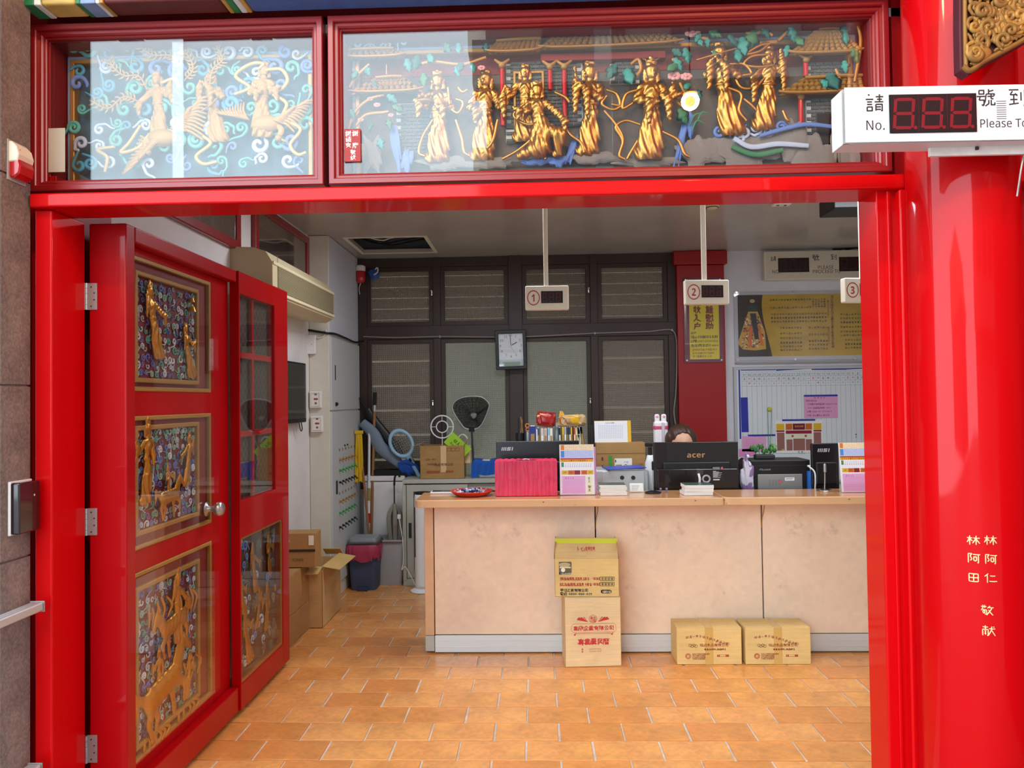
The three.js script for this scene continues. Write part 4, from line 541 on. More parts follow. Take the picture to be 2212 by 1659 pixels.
// ================================================================ the two folded-back door leaves
{
  const XP = -1.515, XI = -1.56, HD = 2.258;
  const d1 = struct('door_1', 'open glossy red door leaf with three carved gilt panels and steel knob', 'door', [XP, 0, -2.7]);
  d1.rotation.y = Math.PI / 2;   // local x runs into the room, local z looks across the opening
  const q = (px, py, X = XI) => { const p = atX(px, py, X); return [-p.z - 2.7, p.y]; };
  const W = 1.02, zi = XI - XP, T = 0.142;
  part('hinge_stile', boxAB(0, 0.03, -T, 0.062, HD, 0, 0.006), mat.redDoor, d1);
  part('top_rail', boxAB(0.062, HD - 0.06, -T, W, HD, 0, 0.006), mat.redDoor, d1);
  part('bottom_rail', boxAB(0.062, 0.03, -T, W, 0.15, 0, 0.006), mat.redDoor, d1);
  part('leaf_board', boxAB(0.05, 0.1, -T + 0.02, W, HD - 0.03, zi - 0.016, 0), mat.redDeep, d1);
  const xr = q(456, 1000)[0], rows = [[605, 848, 632, 825], [893, 1135, 918, 1108], [1175, 1515, 1215, 1500]].map(([a, b, c, e]) => [q(440, b)[1], q(440, a)[1], q(426, e)[1], q(426, c)[1]]);
  part('lock_stile', boxAB(xr, 0.15, zi - 0.02, W, HD - 0.06, zi, 0.004), mat.redDoor, d1);
  part('left_stile', boxAB(0.062, 0.15, zi - 0.02, 0.09, HD - 0.06, zi, 0.002), mat.redDoor, d1);
  const ys = [0.15, rows[2][0], rows[2][1], rows[1][0], rows[1][1], rows[0][0], rows[0][1], HD - 0.06];
  for (let i = 0; i < 8; i += 2) part('cross_rail', boxAB(0.088, ys[i], zi - 0.02, xr + 0.002, ys[i + 1], zi - 0.001, 0.002), mat.redDoor, d1);
  const rd = rng(5), scrollA = [0, 1, 2, 3].map((k) => swirl(1, 0.9 + 0.25 * k, 0.8 + 0.7 * k, k % 2 ? 1 : -1, 0.26, 0.2));
  const tones = [M(0x4f9a8a, 0.55), M(0x5a72b4, 0.55), M(0xa9bcc8, 0.55), M(0x6d5a9a, 0.55), M(0x86b39c, 0.55), M(0xc4cdd2, 0.55)];
  const carving = (door, x0, y0, x1, y1, gx0, gy0, gx1, gy1, z, seed) => {   // outer gilt bead, red field, inner gilt bead, carved ground
    const c = sub('carved_inset', door, [0, 0, z]);
    part('outer_bead', ring(x0, y0, x1, y1, 0.012, -0.014, 0.018, 0.003), mat.goldOld, c);
    part('red_field', boxAB(x0, y0, -0.03, x1, y1, -0.014, 0), mat.maroonFlat, c);
    part('inner_bead', ring(gx0 - 0.014, gy0 - 0.014, gx1 + 0.014, gy1 + 0.014, 0.013, -0.014, 0.02, 0.003), mat.goldOld, c);
    part('carved_ground', boxAB(gx0, gy0, -0.028, gx1, gy1, -0.0125, 0), M(0x6e0e18, 0.6), c);
    const r = rng(seed), st = 0.037;
    for (let y = gy0 + st * 0.5; y < gy1; y += st) for (let x = gx0 + st * 0.5; x < gx1; x += st) { const m = part('cloud_scroll', scrollA[Math.floor(r() * 4)], tones[Math.floor(r() * 6)], c, [clamp(x + (r() - 0.5) * 0.02, gx0 + 0.02, gx1 - 0.02), clamp(y + (r() - 0.5) * 0.02, gy0 + 0.02, gy1 - 0.02), -0.009], [0, 0, r() * 6.28]); m.scale.setScalar(0.0105 + r() * 0.006); }
    return c;
  };
  const poseA = { lean: -0.1, sway: -0.08, turn: 0.8, armL: [-0.17, 0.66, 0.03, -0.22, 0.82, 0.05], armR: [0.15, 0.6, 0.04, 0.28, 0.56, 0.06], crown: 0.06, res: 52 }, poseB = { lean: -0.08, sway: -0.12, turn: -0.5, armL: [-0.14, 0.62, 0.04, -0.2, 0.78, 0.08], armR: [0.13, 0.58, 0.05, 0.22, 0.66, 0.08], wide: 1.2, res: 52 }, poseC = { lean: 0.05, turn: -0.8, armL: [-0.18, 0.62, 0.04, -0.26, 0.72, 0.06], armR: [0.14, 0.56, 0.04, 0.06, 0.6, 0.12], wide: 0.7, crown: 0.06, res: 52 };
  const gold2 = M(0xc98e36, 0.34, 0.8);
  const put = (c, key, o, px, py, h, flip, rz = 0) => { const [x, y] = q(px, py, XI - 0.01), f = part('figure', figureGeo(key, o), gold2, c, [x, y, 0.004], [0, 0, rz]); f.scale.set(flip ? -h : h, h, h * 0.55); };
  const steedGeo = steed();
  const ride = (c, px, py, L, flip, rz = 0) => { const [x, y] = q(px, py, XI - 0.01), f = part('steed', steedGeo, gold2, c, [x, y, 0.006], [0, 0, rz]); f.scale.set(flip ? -L : L, L, L * 0.4); };
  const flames = (c, px, py, n, h, seed) => { const r = rng(seed), [x, y] = q(px, py, XI - 0.01); for (let i = 0; i < n; i++) { const a = (i / (n - 1) - 0.5) * 0.16 + (r() - 0.5) * 0.02; part('flame', ribbon([[x + a, y, 0.002], [x + a * 1.2 + 0.01, y + h * 0.45, 0.006], [x + a * 0.9 - 0.006, y + h * (0.7 + 0.3 * r()), 0.002]], 0.009, 0.005, 8, 0.8), gold2, c); } };
  const cs = rows.map(([y0, y1, gy0, gy1], i) => carving(d1, 0.092, y0, xr - 0.004, y1, 0.15, gy0, q(425, 800)[0], gy1, zi, 40 + i));
  put(cs[0], 'doorA', poseA, 330, 770, 0.3, false, 0.06); put(cs[0], 'doorB', poseB, 402, 812, 0.24, false, 0.05);
  part('bell_string', [cyl(0.001, 0.001, 0.16, ...q(412, 680), 0.004, 6), cyl(0.014, 0.008, 0.02, ...q(411, 648), 0.006, 12), cyl(0.018, 0.01, 0.024, ...q(412, 668), 0.006, 12)], gold2, cs[0]);
  put(cs[1], 'doorC', poseC, 308, 1085, 0.33, false); put(cs[1], 'doorA', poseA, 398, 1045, 0.23, true); put(cs[1], 'doorC', poseC, 358, 1078, 0.15, true); ride(cs[1], 360, 1120, 0.22, false);
  put(cs[2], 'doorA', poseA, 372, 1385, 0.3, false, -0.2); ride(cs[2], 372, 1410, 0.3, true, 0.2); flames(cs[2], 395, 1330, 6, 0.14, 3); flames(cs[2], 335, 1345, 5, 0.1, 4);
  put(cs[2], 'doorC', poseC, 335, 1505, 0.2, false); ride(cs[2], 355, 1570, 0.42, false, 0.12); flames(cs[2], 400, 1470, 5, 0.12, 6); flames(cs[2], 318, 1530, 4, 0.1, 7); put(cs[2], 'doorB', poseB, 400, 1500, 0.18, true);
  flames(cs[2], 330, 1610, 6, 0.07, 8); flames(cs[2], 400, 1545, 5, 0.06, 9);
  cs.forEach((c, i) => { const [y0, y1] = rows[i]; part('acrylic_cover', boxAB(0.104, y0 + 0.012, 0.0, xr - 0.016, y1 - 0.012, 0.002, 0), mat.glassThin, sub('cover', d1, [0, 0, zi + 0.02])); });
  // knob
  const [kx, ky] = q(458, 1100, XI + 0.03);
  const kn = part('door_knob', lathe([[0, 0], [0.034, 0], [0.034, 0.006], [0.016, 0.012], [0.013, 0.035], [0.024, 0.042], [0.033, 0.055], [0.034, 0.066], [0.026, 0.08], [0, 0.084]], 32).rotateX(Math.PI / 2), mat.steel, d1, [kx + 0.005, ky, zi]);
  kn.userData.label = 'brushed steel door knob';
  // three hinges on the stile edge, half on the jamb
  for (const py of [640, 1128, 1620]) {
    const y = atZ(190, py, 2.69).y, h = sub('hinge', d1, [0, y, 0]), xa = atZ(185, py, 2.69).x - XP, xb = atZ(207, py, 2.69).x - XP;   // along local -z
    part('leaf_plate', boxAB(-0.004, -0.05, xa, 0.001, 0.05, xb, 0.001), mat.steelDull, h); part('jamb_plate', boxAB(-0.055, -0.05, xa - 0.005, -0.004, 0.05, xa - 0.002, 0.001), mat.steelDull, h);
    part('barrel', [-2, -1, 0, 1, 2].map((k) => cyl(0.006, 0.006, 0.019, -0.006, k * 0.02, xa, 14)), mat.steel, h);
    for (const [a, b] of [[0.35, 0.035], [0.65, 0.013], [0.65, -0.013], [0.35, -0.037]]) part('screw', cyl(0.003, 0.003, 0.002, -0.0045, b, mix(xa, xb, a + 0.1), 8, 0, 0, Math.PI / 2), mat.darkGrey, h);
  }
  // ---- second leaf: glazed above, carved panel behind glass below
  const d2 = struct('door_2', 'open red door leaf with muntin window above a glazed carved panel', 'door', [-1.505, 0, -3.725]); d2.rotation.y = Math.PI / 2;
  const q2 = (px, py) => { const p = atX(px, py, -1.52); return [-p.z - 3.725, p.y]; };
  const W2 = 0.74, gl = [q2(507, 632)[1], q2(507, 1085)[1]], lo = [q2(510, 1165)[1] + 0.0, q2(510, 1485)[1]], xa = 0.012, xb = q2(588, 700)[0], xc = q2(606, 1250)[0], T2 = 0.05;
  part('stile', boxAB(0, 0.03, -T2, xa, HD, 0, 0.003), mat.redDoor, d2); part('stile', boxAB(xb, 1.0, -T2, W2, HD, 0, 0.004), mat.redDoor, d2); part('stile', boxAB(xc, 0.03, -T2, W2, 1.0, 0, 0.004), mat.redDoor, d2);
  part('top_rail', boxAB(0.008, gl[0], -T2, W2, HD, -0.001, 0.004), mat.redDoor, d2); part('middle_rail', boxAB(0.008, lo[0], -T2, W2, gl[1], -0.001, 0.004), mat.redDoor, d2); part('bottom_rail', boxAB(0.008, 0.03, -T2, W2, lo[1], -0.001, 0.004), mat.redDoor, d2);
  const lat = dataTex(128, (u, v) => { const a = Math.abs(((u * 4 + v * 4) % 1) - 0.5), b = Math.abs(((u * 4 - v * 4 + 8) % 1) - 0.5), k = Math.min(a, b) < 0.12 ? 1 : 0; return k ? [82, 66, 54] : [52, 40, 36]; }, true, 0.22);
  part('lattice_back', boxAB(xa - 0.005, gl[1] - 0.01, -T2 + 0.002, xb + 0.01, gl[0] + 0.01, -T2 + 0.006, 0), MT(lat, 0.7), d2);
  const mx = mix(xa, xb, 0.44), mys = [q2(545, 770)[1], q2(545, 935)[1]];
  part('muntin', boxAB(mx - 0.014, gl[1], -0.035, mx + 0.014, gl[0], -0.02, 0.002), mat.redDoor, d2); for (const y of mys) part('muntin', boxAB(xa, y - 0.016, -0.035, xb, y + 0.016, -0.02, 0.002), mat.redDoor, d2);
  part('window_pane', boxAB(xa, gl[1], -0.014, xb, gl[0], -0.011, 0), mat.glassThin, d2);
  const c2 = sub('carved_inset', d2, [0, 0, -0.012]);
  part('gilt_bead', ring(xa, lo[1], xc, lo[0], 0.008, -0.006, 0.012, 0.002), mat.goldDull, c2); part('carved_ground', boxAB(xa, lo[1], -0.035, xc, lo[0], -0.03, 0), M(0x4a2420, 0.7), c2);
  const r = rng(88);
  for (let i = 0; i < 70; i++) { const m = part(i % 3 ? 'cloud_scroll' : 'rock', i % 3 ? scrollA[i % 4] : rockGeo(1, 1.3, 0.4, i), i % 3 ? [mat.rock, mat.cloudPale, mat.cloudBlue, mat.greyBrick][i % 4] : mat.greyBrick, c2, [mix(xa + 0.03, xc - 0.03, r()), mix(lo[1] + 0.03, lo[0] - 0.03, r()), -0.026], [0, 0, r() * 6.28]); m.scale.setScalar(0.014 + r() * 0.016); }
  const pf = (key, o, u, v, h, flip) => { const f = part('figure', figureGeo(key, o), gold2, c2, [mix(xa, xc, u), mix(lo[1], lo[0], v), -0.02], [0, 0, 0]); f.scale.set(flip ? -h : h, h, h * 0.3); };
  pf('doorA', poseA, 0.42, 0.55, 0.26, false); pf('doorC', poseC, 0.78, 0.6, 0.24, true); pf('doorB', poseB, 0.25, 0.08, 0.3, false); pf('doorC', poseC, 0.7, 0.2, 0.26, false); pf('doorA', poseA, 0.5, 0.28, 0.2, true); pf('doorB', poseB, 0.15, 0.45, 0.2, false);
  part('glass_cover', boxAB(xa, lo[1], 0.002, xc, lo[0], 0.005, 0), mat.glassThin, c2);
}
// ================================================================ counter
const CT = 0.985, DC = 4.66;
{
  const lam = MT(dataTex(512, (u, v) => { const k = 0.95 + 0.1 * fbm(u, v, 4, 4, 150) + 0.05 * (fbm(u, v, 40, 2, 151) - 0.5), s = sstep(0.55, 0.8, fbm(u, v, 6, 5, 152)), t = sstep(0.4, 0.8, fbm(u, v, 48, 3, 153)); const m = 1 - 0.14 * s * t; return [238 * k * m, 208 * k * m, 180 * k * m]; }, true, 1.3), 0.5);
  const endMat = MT(speckle(0xdcae84, 0.05, 8, 4, 155, 0.8), 0.5), alu = M(0xd4dadb, 0.4, 0.35);
  const c = thing('reception_counter', 'long peach laminate reception counter with pale skirting', 'counter', [0, 0, 0]);
  const R = rect(DC, 938, 1100, 1880, 1373), xe = atZ(918, 1250, DC).x, y0 = R.y0, seams = [R.x0, atZ(1288, 1250, DC).x, atZ(1648, 1250, DC).x, 2.25];
  for (let i = 0; i < 3; i++) part('front_panel', boxAB(seams[i] + (i ? 0.004 : 0.003), y0 + 0.012, -DC, seams[i + 1] - 0.004, CT - 0.05, -DC - 0.02, 0.002), lam, c);
  part('end_panel', boxAB(xe, 0.11, -DC + 0.008, R.x0 - 0.002, CT - 0.05, -DC - 0.2, 0.004), endMat, c);
  part('end_foot', boxAB(xe, 0.012, -DC + 0.008, R.x0 - 0.002, 0.108, -DC - 0.2, 0.003), M(0xb9b7ae, 0.6), c);
  part('carcass', boxAB(R.x0, 0.02, -DC - 0.02, 2.25, CT - 0.05, -DC - 0.12, 0), mat.blackSoft, c);
  for (const [a, b] of [[R.x0 + 0.002, seams[1]], [seams[1] + 0.003, 2.25]]) part('skirting', [boxAB(a, 0.008, -DC + 0.016, b, 0.112, -DC - 0.004, 0.002), boxAB(a, 0.04, -DC + 0.019, b, 0.043, -DC + 0.01, 0.0008), boxAB(a, 0.078, -DC + 0.019, b, 0.081, -DC + 0.01, 0.0008)], alu, c);
  for (const s of [seams[1] + 0.012, seams[2] + 0.01]) part('cable', tube([[s, CT - 0.05, -DC + 0.006], [s + 0.004, CT - 0.09, -DC + 0.01], [s - 0.008, CT - 0.16, -DC + 0.004], [s - 0.01, CT - 0.22, -DC - 0.006]], 0.003, 14, 6), mat.goldPaint, c);
  const topTex = MP(0xffffff, 0.3, { map: dataTex(256, (u, v) => { const k = 0.95 + 0.1 * (0.5 * vnoise(u * 3, v * 60, 160, 60) + 0.5 * vnoise(u * 6, v * 120, 161, 120)); return [208 * k, 150 * k, 98 * k]; }, true, 0.6), clearcoat: 0.7, clearcoatRoughness: 0.12 });
  const edge = MT(dataTex(512, (u, v) => { const k = 0.97 + 0.06 * fbm(u, v, 8, 3, 165), n = sstep(0.8, 0.84, fbm(u, v, 24, 4, 166)); return [mix(228 * k, 110, n * 0.8), mix(180 * k, 58, n * 0.8), mix(132 * k, 52, n * 0.8)]; }, true, 0.9), 0.5);
  const top = (x0, x1, label) => {
    const t = thing('worktop', label, 'worktop', [0, CT, 0]); const cr = 0.05, d0 = 4.44, d1 = 4.8;
    const sh = new THREE.Shape(); sh.moveTo(x0 + cr, d0); sh.lineTo(x1 - 0.02, d0); sh.quadraticCurveTo(x1, d0, x1, d0 + 0.02); sh.lineTo(x1, d1); sh.lineTo(x0, d1); sh.lineTo(x0, d0 + cr); sh.quadraticCurveTo(x0, d0, x0 + cr, d0);
    const g = new THREE.ExtrudeGeometry(sh, { depth: 0.036, bevelEnabled: true, bevelSize: 0.005, bevelThickness: 0.005, bevelSegments: 2, curveSegments: 8 }); g.rotateX(-Math.PI / 2); g.translate(0, -0.041, 0);
    part('board', metric(g.clone().translate(0, -0.0015, 0)), edge, t);
    const s2 = new THREE.ExtrudeGeometry(sh, { depth: 0.001, bevelEnabled: false, curveSegments: 8 }); s2.rotateX(-Math.PI / 2); s2.translate(0, -0.001, 0);
    part('laminate_top', metric(s2), topTex, t); return t;
  };
  const xs = atZ(1564, 1080, 4.44).x; top(atZ(897, 1090, 4.44).x, xs - 0.004, 'long wood laminate worktop with chipped front edge'); top(xs + 0.004, 2.35, 'wood laminate worktop beyond the joint under the all-in-one screens');
  // lower desk behind, mostly hidden
  const dk = thing('desk', 'low desk hidden behind the counter carrying the screens', 'desk', [0.9, 0, -5.32]);
  part('desk_top', box(2.7, 0.03, 0.6, 0.004, 0, 0.725, 0), mat.cardPale, dk); for (const [x, z] of [[-1.3, -0.26], [1.3, -0.26], [-1.3, 0.26], [1.3, 0.26]]) part('leg', box(0.05, 0.71, 0.05, 0.004, x, 0.355, z), mat.steelDull, dk);
}
// ================================================================ things outside on the entrance wall
{
  const XW = -1.735, P = (px, py) => atX(px, py, XW);
  // siren: cream hood over a red lens
  const a = P(34, 352), s = thing('alarm_siren', 'cream wall siren with red lens beside the carved panel', 'siren', [XW, a.y, a.z]);
  part('hood', tr(extrude([[0, -0.005], [0.05, -0.002], [0.058, 0.02], [0.045, 0.05], [0.02, 0.068], [0, 0.07]], 0.09, 0.004), 0, 0, -0.045), mat.cream, s);
  part('lens', tr(extrude([[0, -0.062], [0.03, -0.064], [0.055, -0.05], [0.062, -0.022], [0.056, -0.006], [0, -0.01]], 0.08, 0.006), 0, 0, -0.04), MP(0xb01014, 0.25, { clearcoat: 0.8 }), s);
  part('mount_plate', box(0.008, 0.16, 0.11, 0.002, 0.004, 0.0, 0), mat.plasticGrey, s);
  part('screw', cyl(0.004, 0.004, 0.004, 0.052, 0.04, 0.03, 10, 0, 0, 1.2), mat.steelDull, s); s.scale.set(0.6, 0.85, 0.8);
  // card reader
  const b = P(40, 1150), r = thing('card_reader', 'black glossy box with pale rim on the grey entrance wall', 'card reader', [XW, b.y, -2.435]);
  const hR = P(40, 1040).y - b.y;
  part('rim', box(0.01, hR + 0.008, 0.107, 0.003, 0.005, hR / 2, 0), mat.plasticWhite, r); part('cover', box(0.032, hR, 0.105, 0.006, 0.024, hR / 2, 0), MP(0x140e10, 0.2, { clearcoat: 1, clearcoatRoughness: 0.05 }), r); part('indicator', box(0.001, 0.006, 0.004, 0, 0.0405, hR * 0.72, -0.02), mat.plasticWhite, r);
  // hand rails
  for (const [px, py, label, nm] of [[93, 1302, 'pale steel handrail running out from the red door frame', 1], [88, 1652, 'lower pale steel rail running out near the ground', 2]]) {
    const e = atZ(px, py, 2.45), h = thing('handrail', label, 'handrail', [e.x - 0.02, e.y, -2.45]);
    part('tube', box(0.045, 0.03, 1.6, 0.006, 0, -0.012, 0.8), M(0xc7cacb, 0.4, 0.6), h); part('end_plate', box(0.05, 0.036, 0.004, 0.001, 0, -0.012, -0.001), mat.steelDull, h);
    part('bracket', [box(0.02, 0.1, 0.02, 0.003, 0, -0.075, 1.4), box(0.02, e.y > 0.4 ? e.y - 0.1 : 0.2, 0.02, 0.003, 0, -(e.y > 0.4 ? e.y : 0.3) / 2 - 0.03, 1.4)], mat.steelDull, h);
  }
  // painted beam over the panels
  const y0 = atZ(640, 24, 2.55).y, zf = -2.46, bm = thing('painted_beam', 'temple beam painted in green white gold brown and blue bands', 'beam', [0, y0, zf]);
  const X = (px) => atZ(px, 20, 2.46).x, bands = [[44, 72, 0x1f7a4a], [72, 86, 0xdfe4dc], [86, 162, 0xc9a95a], [162, 172, 0x2a7d52], [172, 205, 0x7f9cc4], [205, 214, 0xe6e8e2], [214, 222, 0xb08a45], [222, 474, 0x5f2320], [474, 484, 0xc2a04a], [484, 500, 0x1f7a4a], [500, 514, 0xdfe8e4], [514, 524, 0xc2a04a], [524, 2212, 0x3f63a0], [2212, 2900, 0x5f2320]];
  for (const [a0, a1, c] of bands) part('painted_band', boxAB(X(a0), 0, 0, X(a1), 0.3, -0.095, a1 - a0 > 40 ? 0.012 : 0.004), MT(speckle(c, 0.12, 8, 4, a0, 0.4), 0.5), bm);
  part('gilt_scroll', [0, 1, 2, 3].map((k) => tr(swirl(0.022, 1.3, 0.03, k % 2 ? 1 : -1, 0.25, 0.15), X(94 + k * 17), 0.04 + 0.03 * (k % 2), 0.003)), mat.goldDull, bm);
}
// ---- queue display on the column, its plate, and the gilt bracket
{
  const S = rect(2.1, 1822, 184, 2420, 303);
  const q = thing('queue_display', 'white number call display with unlit red digits fixed before the column', 'queue display', [S.cx, S.y0, -2.1]);
  const dp = 0.075; q.rotation.y = 0.02;
  const body = new THREE.Shape([[-S.w / 2, 0], [S.w / 2, 0], [S.w / 2, S.h], [-S.w / 2, S.h]].map(([a, b]) => new THREE.Vector2(a, b)));
  part('case', tr(metric(new THREE.ExtrudeGeometry(body, { depth: dp - 0.024, bevelEnabled: true, bevelThickness: 0.012, bevelSize: 0.0, bevelOffset: 0, bevelSegments: 1 })), 0, 0, -dp), M(0xd9dfe2, 0.4), q);
  part('chamfer', [tr(extrude([[-S.w / 2, 0], [-S.w / 2 + 0.016, 0], [-S.w / 2 + 0.016, S.h], [-S.w / 2, S.h]], 0.004, 0), 0, 0, -0.016)], mat.plasticWhite, q);
  const face = printMat(2000, 400, (g, w, h) => {
    g.fillStyle = '#d9e0e3'; g.fillRect(0, 0, w, h); const X = (px) => (px - 1822) / (2420 - 1822) * w, Y = (py) => (py - 184) / 119 * h, ink = '#26282c';
    hanzi(g, '請', X(1866), Y(197), 138, ink, 0.075); latin(g, 'No.', X(1866), Y(277), 96, ink);
    hanzi(g, '號', X(2112), Y(193), 132, ink, 0.075); hanzi(g, '到', X(2180), Y(193), 132, ink, 0.075); latin(g, 'Please To', X(2116), Y(276), 84, ink);
    g.fillStyle = '#4a4f58'; for (let k = 0; k < 9; k++) g.fillRect(X(2155), Y(219 + k * 4.7), 70, 5);
  }, 0.35);
  sheet('face_print', S.w, S.h, face, q, [0, S.h / 2, 0.0006]);
  const X = (px) => (px - 1822) / (2420 - 1822) * S.w - S.w / 2, wy = [0.14, 0.88];
  const win = printMat(720, 320, (g, w, h) => { g.fillStyle = '#200b0e'; g.fillRect(0, 0, w, h); for (let k = 0; k < 3; k++) { sevenSeg(g, 16 + k * 240, 26, 178, 268, '#7c0e1c'); if (k) { g.fillStyle = '#5a1018'; g.fillRect(k * 240 - 4, 0, 3, h); } } }, 0.3);
  part('digit_window', box(X(2110) - X(1919), S.h * 0.7, 0.004, 0.001, (X(2110) + X(1919)) / 2, S.h * 0.5, 0.0018), mat.blackGloss, q); sheet('digits', X(2108) - X(1921), S.h * 0.68, win, q, [(X(2110) + X(1919)) / 2, S.h * 0.5, 0.0044]);
  const pl = rect(2.16, 2006, 306, 2420, 334), p2 = thing('mounting_plate', 'off-white steel plate with a bolt under the call display', 'bracket', [pl.cx, pl.y0, -2.16]);
  part('plate', box(pl.w, pl.h + 0.12, 0.012, 0.002, 0, pl.h / 2 + 0.06, 0), MT(speckle(0xe2e2da, 0.08, 8, 4, 71, 0.3), 0.5), p2); part('bolt', box(0.009, 0.009, 0.006, 0.001, X(2112) * 0 + (atZ(2109, 320, 2.155).x - pl.cx), pl.h / 2, 0.008), mat.darkGrey, p2); part('cable', tube([[0.02, -0.0, 0.0], [0.0, -0.03, 0.02], [-0.004, -0.12, 0.0]], 0.003, 10, 6), mat.steelDull, p2, [atZ(2200, 330, 2.155).x - pl.cx, 0, 0]);
  // carved gilt bracket
  const Q = (px, py) => { const v = atZ(px, py, 2.12); return [v.x, v.y]; };
  const g0 = Q(2080, 160), br = thing('carved_bracket', 'old gilt carved wooden bracket hung beside the column top', 'bracket', [0, 0, -2.12]);
  const out = [[2076, -60], [2076, 60], [2078, 150], [2092, 160], [2120, 142], [2165, 118], [2215, 90], [2330, 20], [2330, -60]].map(([x, y]) => Q(x, y));
  const oldGilt = M(0x8a6832, 0.55, 0.35); part('board', tr(extrude(out, 0.03, 0.003), 0, 0, -0.035), M(0x4a1020, 0.7), br);
  part('gilt_rim', [ribbon([...out.slice(0, 3)].map(([x, y]) => [x + 0.008, y, 0.005]), 0.006, 0.006, 20, 0), ribbon(out.slice(2, 8).map(([x, y]) => [x, y + 0.008, 0.004]), 0.008, 0.008, 30, 0)], oldGilt, br);
  const r = rng(14);
  for (let i = 0; i < 84; i++) { const u = r(), x = mix(2098, 2300, u), yl = 128 - (x - 2098) * 0.58, y = mix(-50, yl, Math.pow(r(), 0.6)); const [a, b] = Q(x, y); const m = part('carved_scroll', swirl(0.016 + r() * 0.01, 0.9 + r() * 0.5, 0.025, r() < 0.5 ? 1 : -1, 0.34, 0.3), i % 3 ? oldGilt : mat.goldOld, br, [a, b, 0.004 + r() * 0.01], [0, 0, r() * 6.28]); m.castShadow = true; }
  part('carved_figure', figureGeo('attend', { lean: 0, turn: 0, armL: [-0.17, 0.58, 0.02, -0.22, 0.66, 0.06], armR: [0.14, 0.56, 0.02, 0.1, 0.5, 0.1], crown: 0.02 }), mat.goldOld, br, [...Q(2160, 70), 0.006]).scale.set(0.17, 0.17, 0.12);
  part('fan_leaf', ball(0.03, ...Q(2112, 118), 0.004, 1.2, 0.8, 0.5, 14), mat.goldOld, br);
}
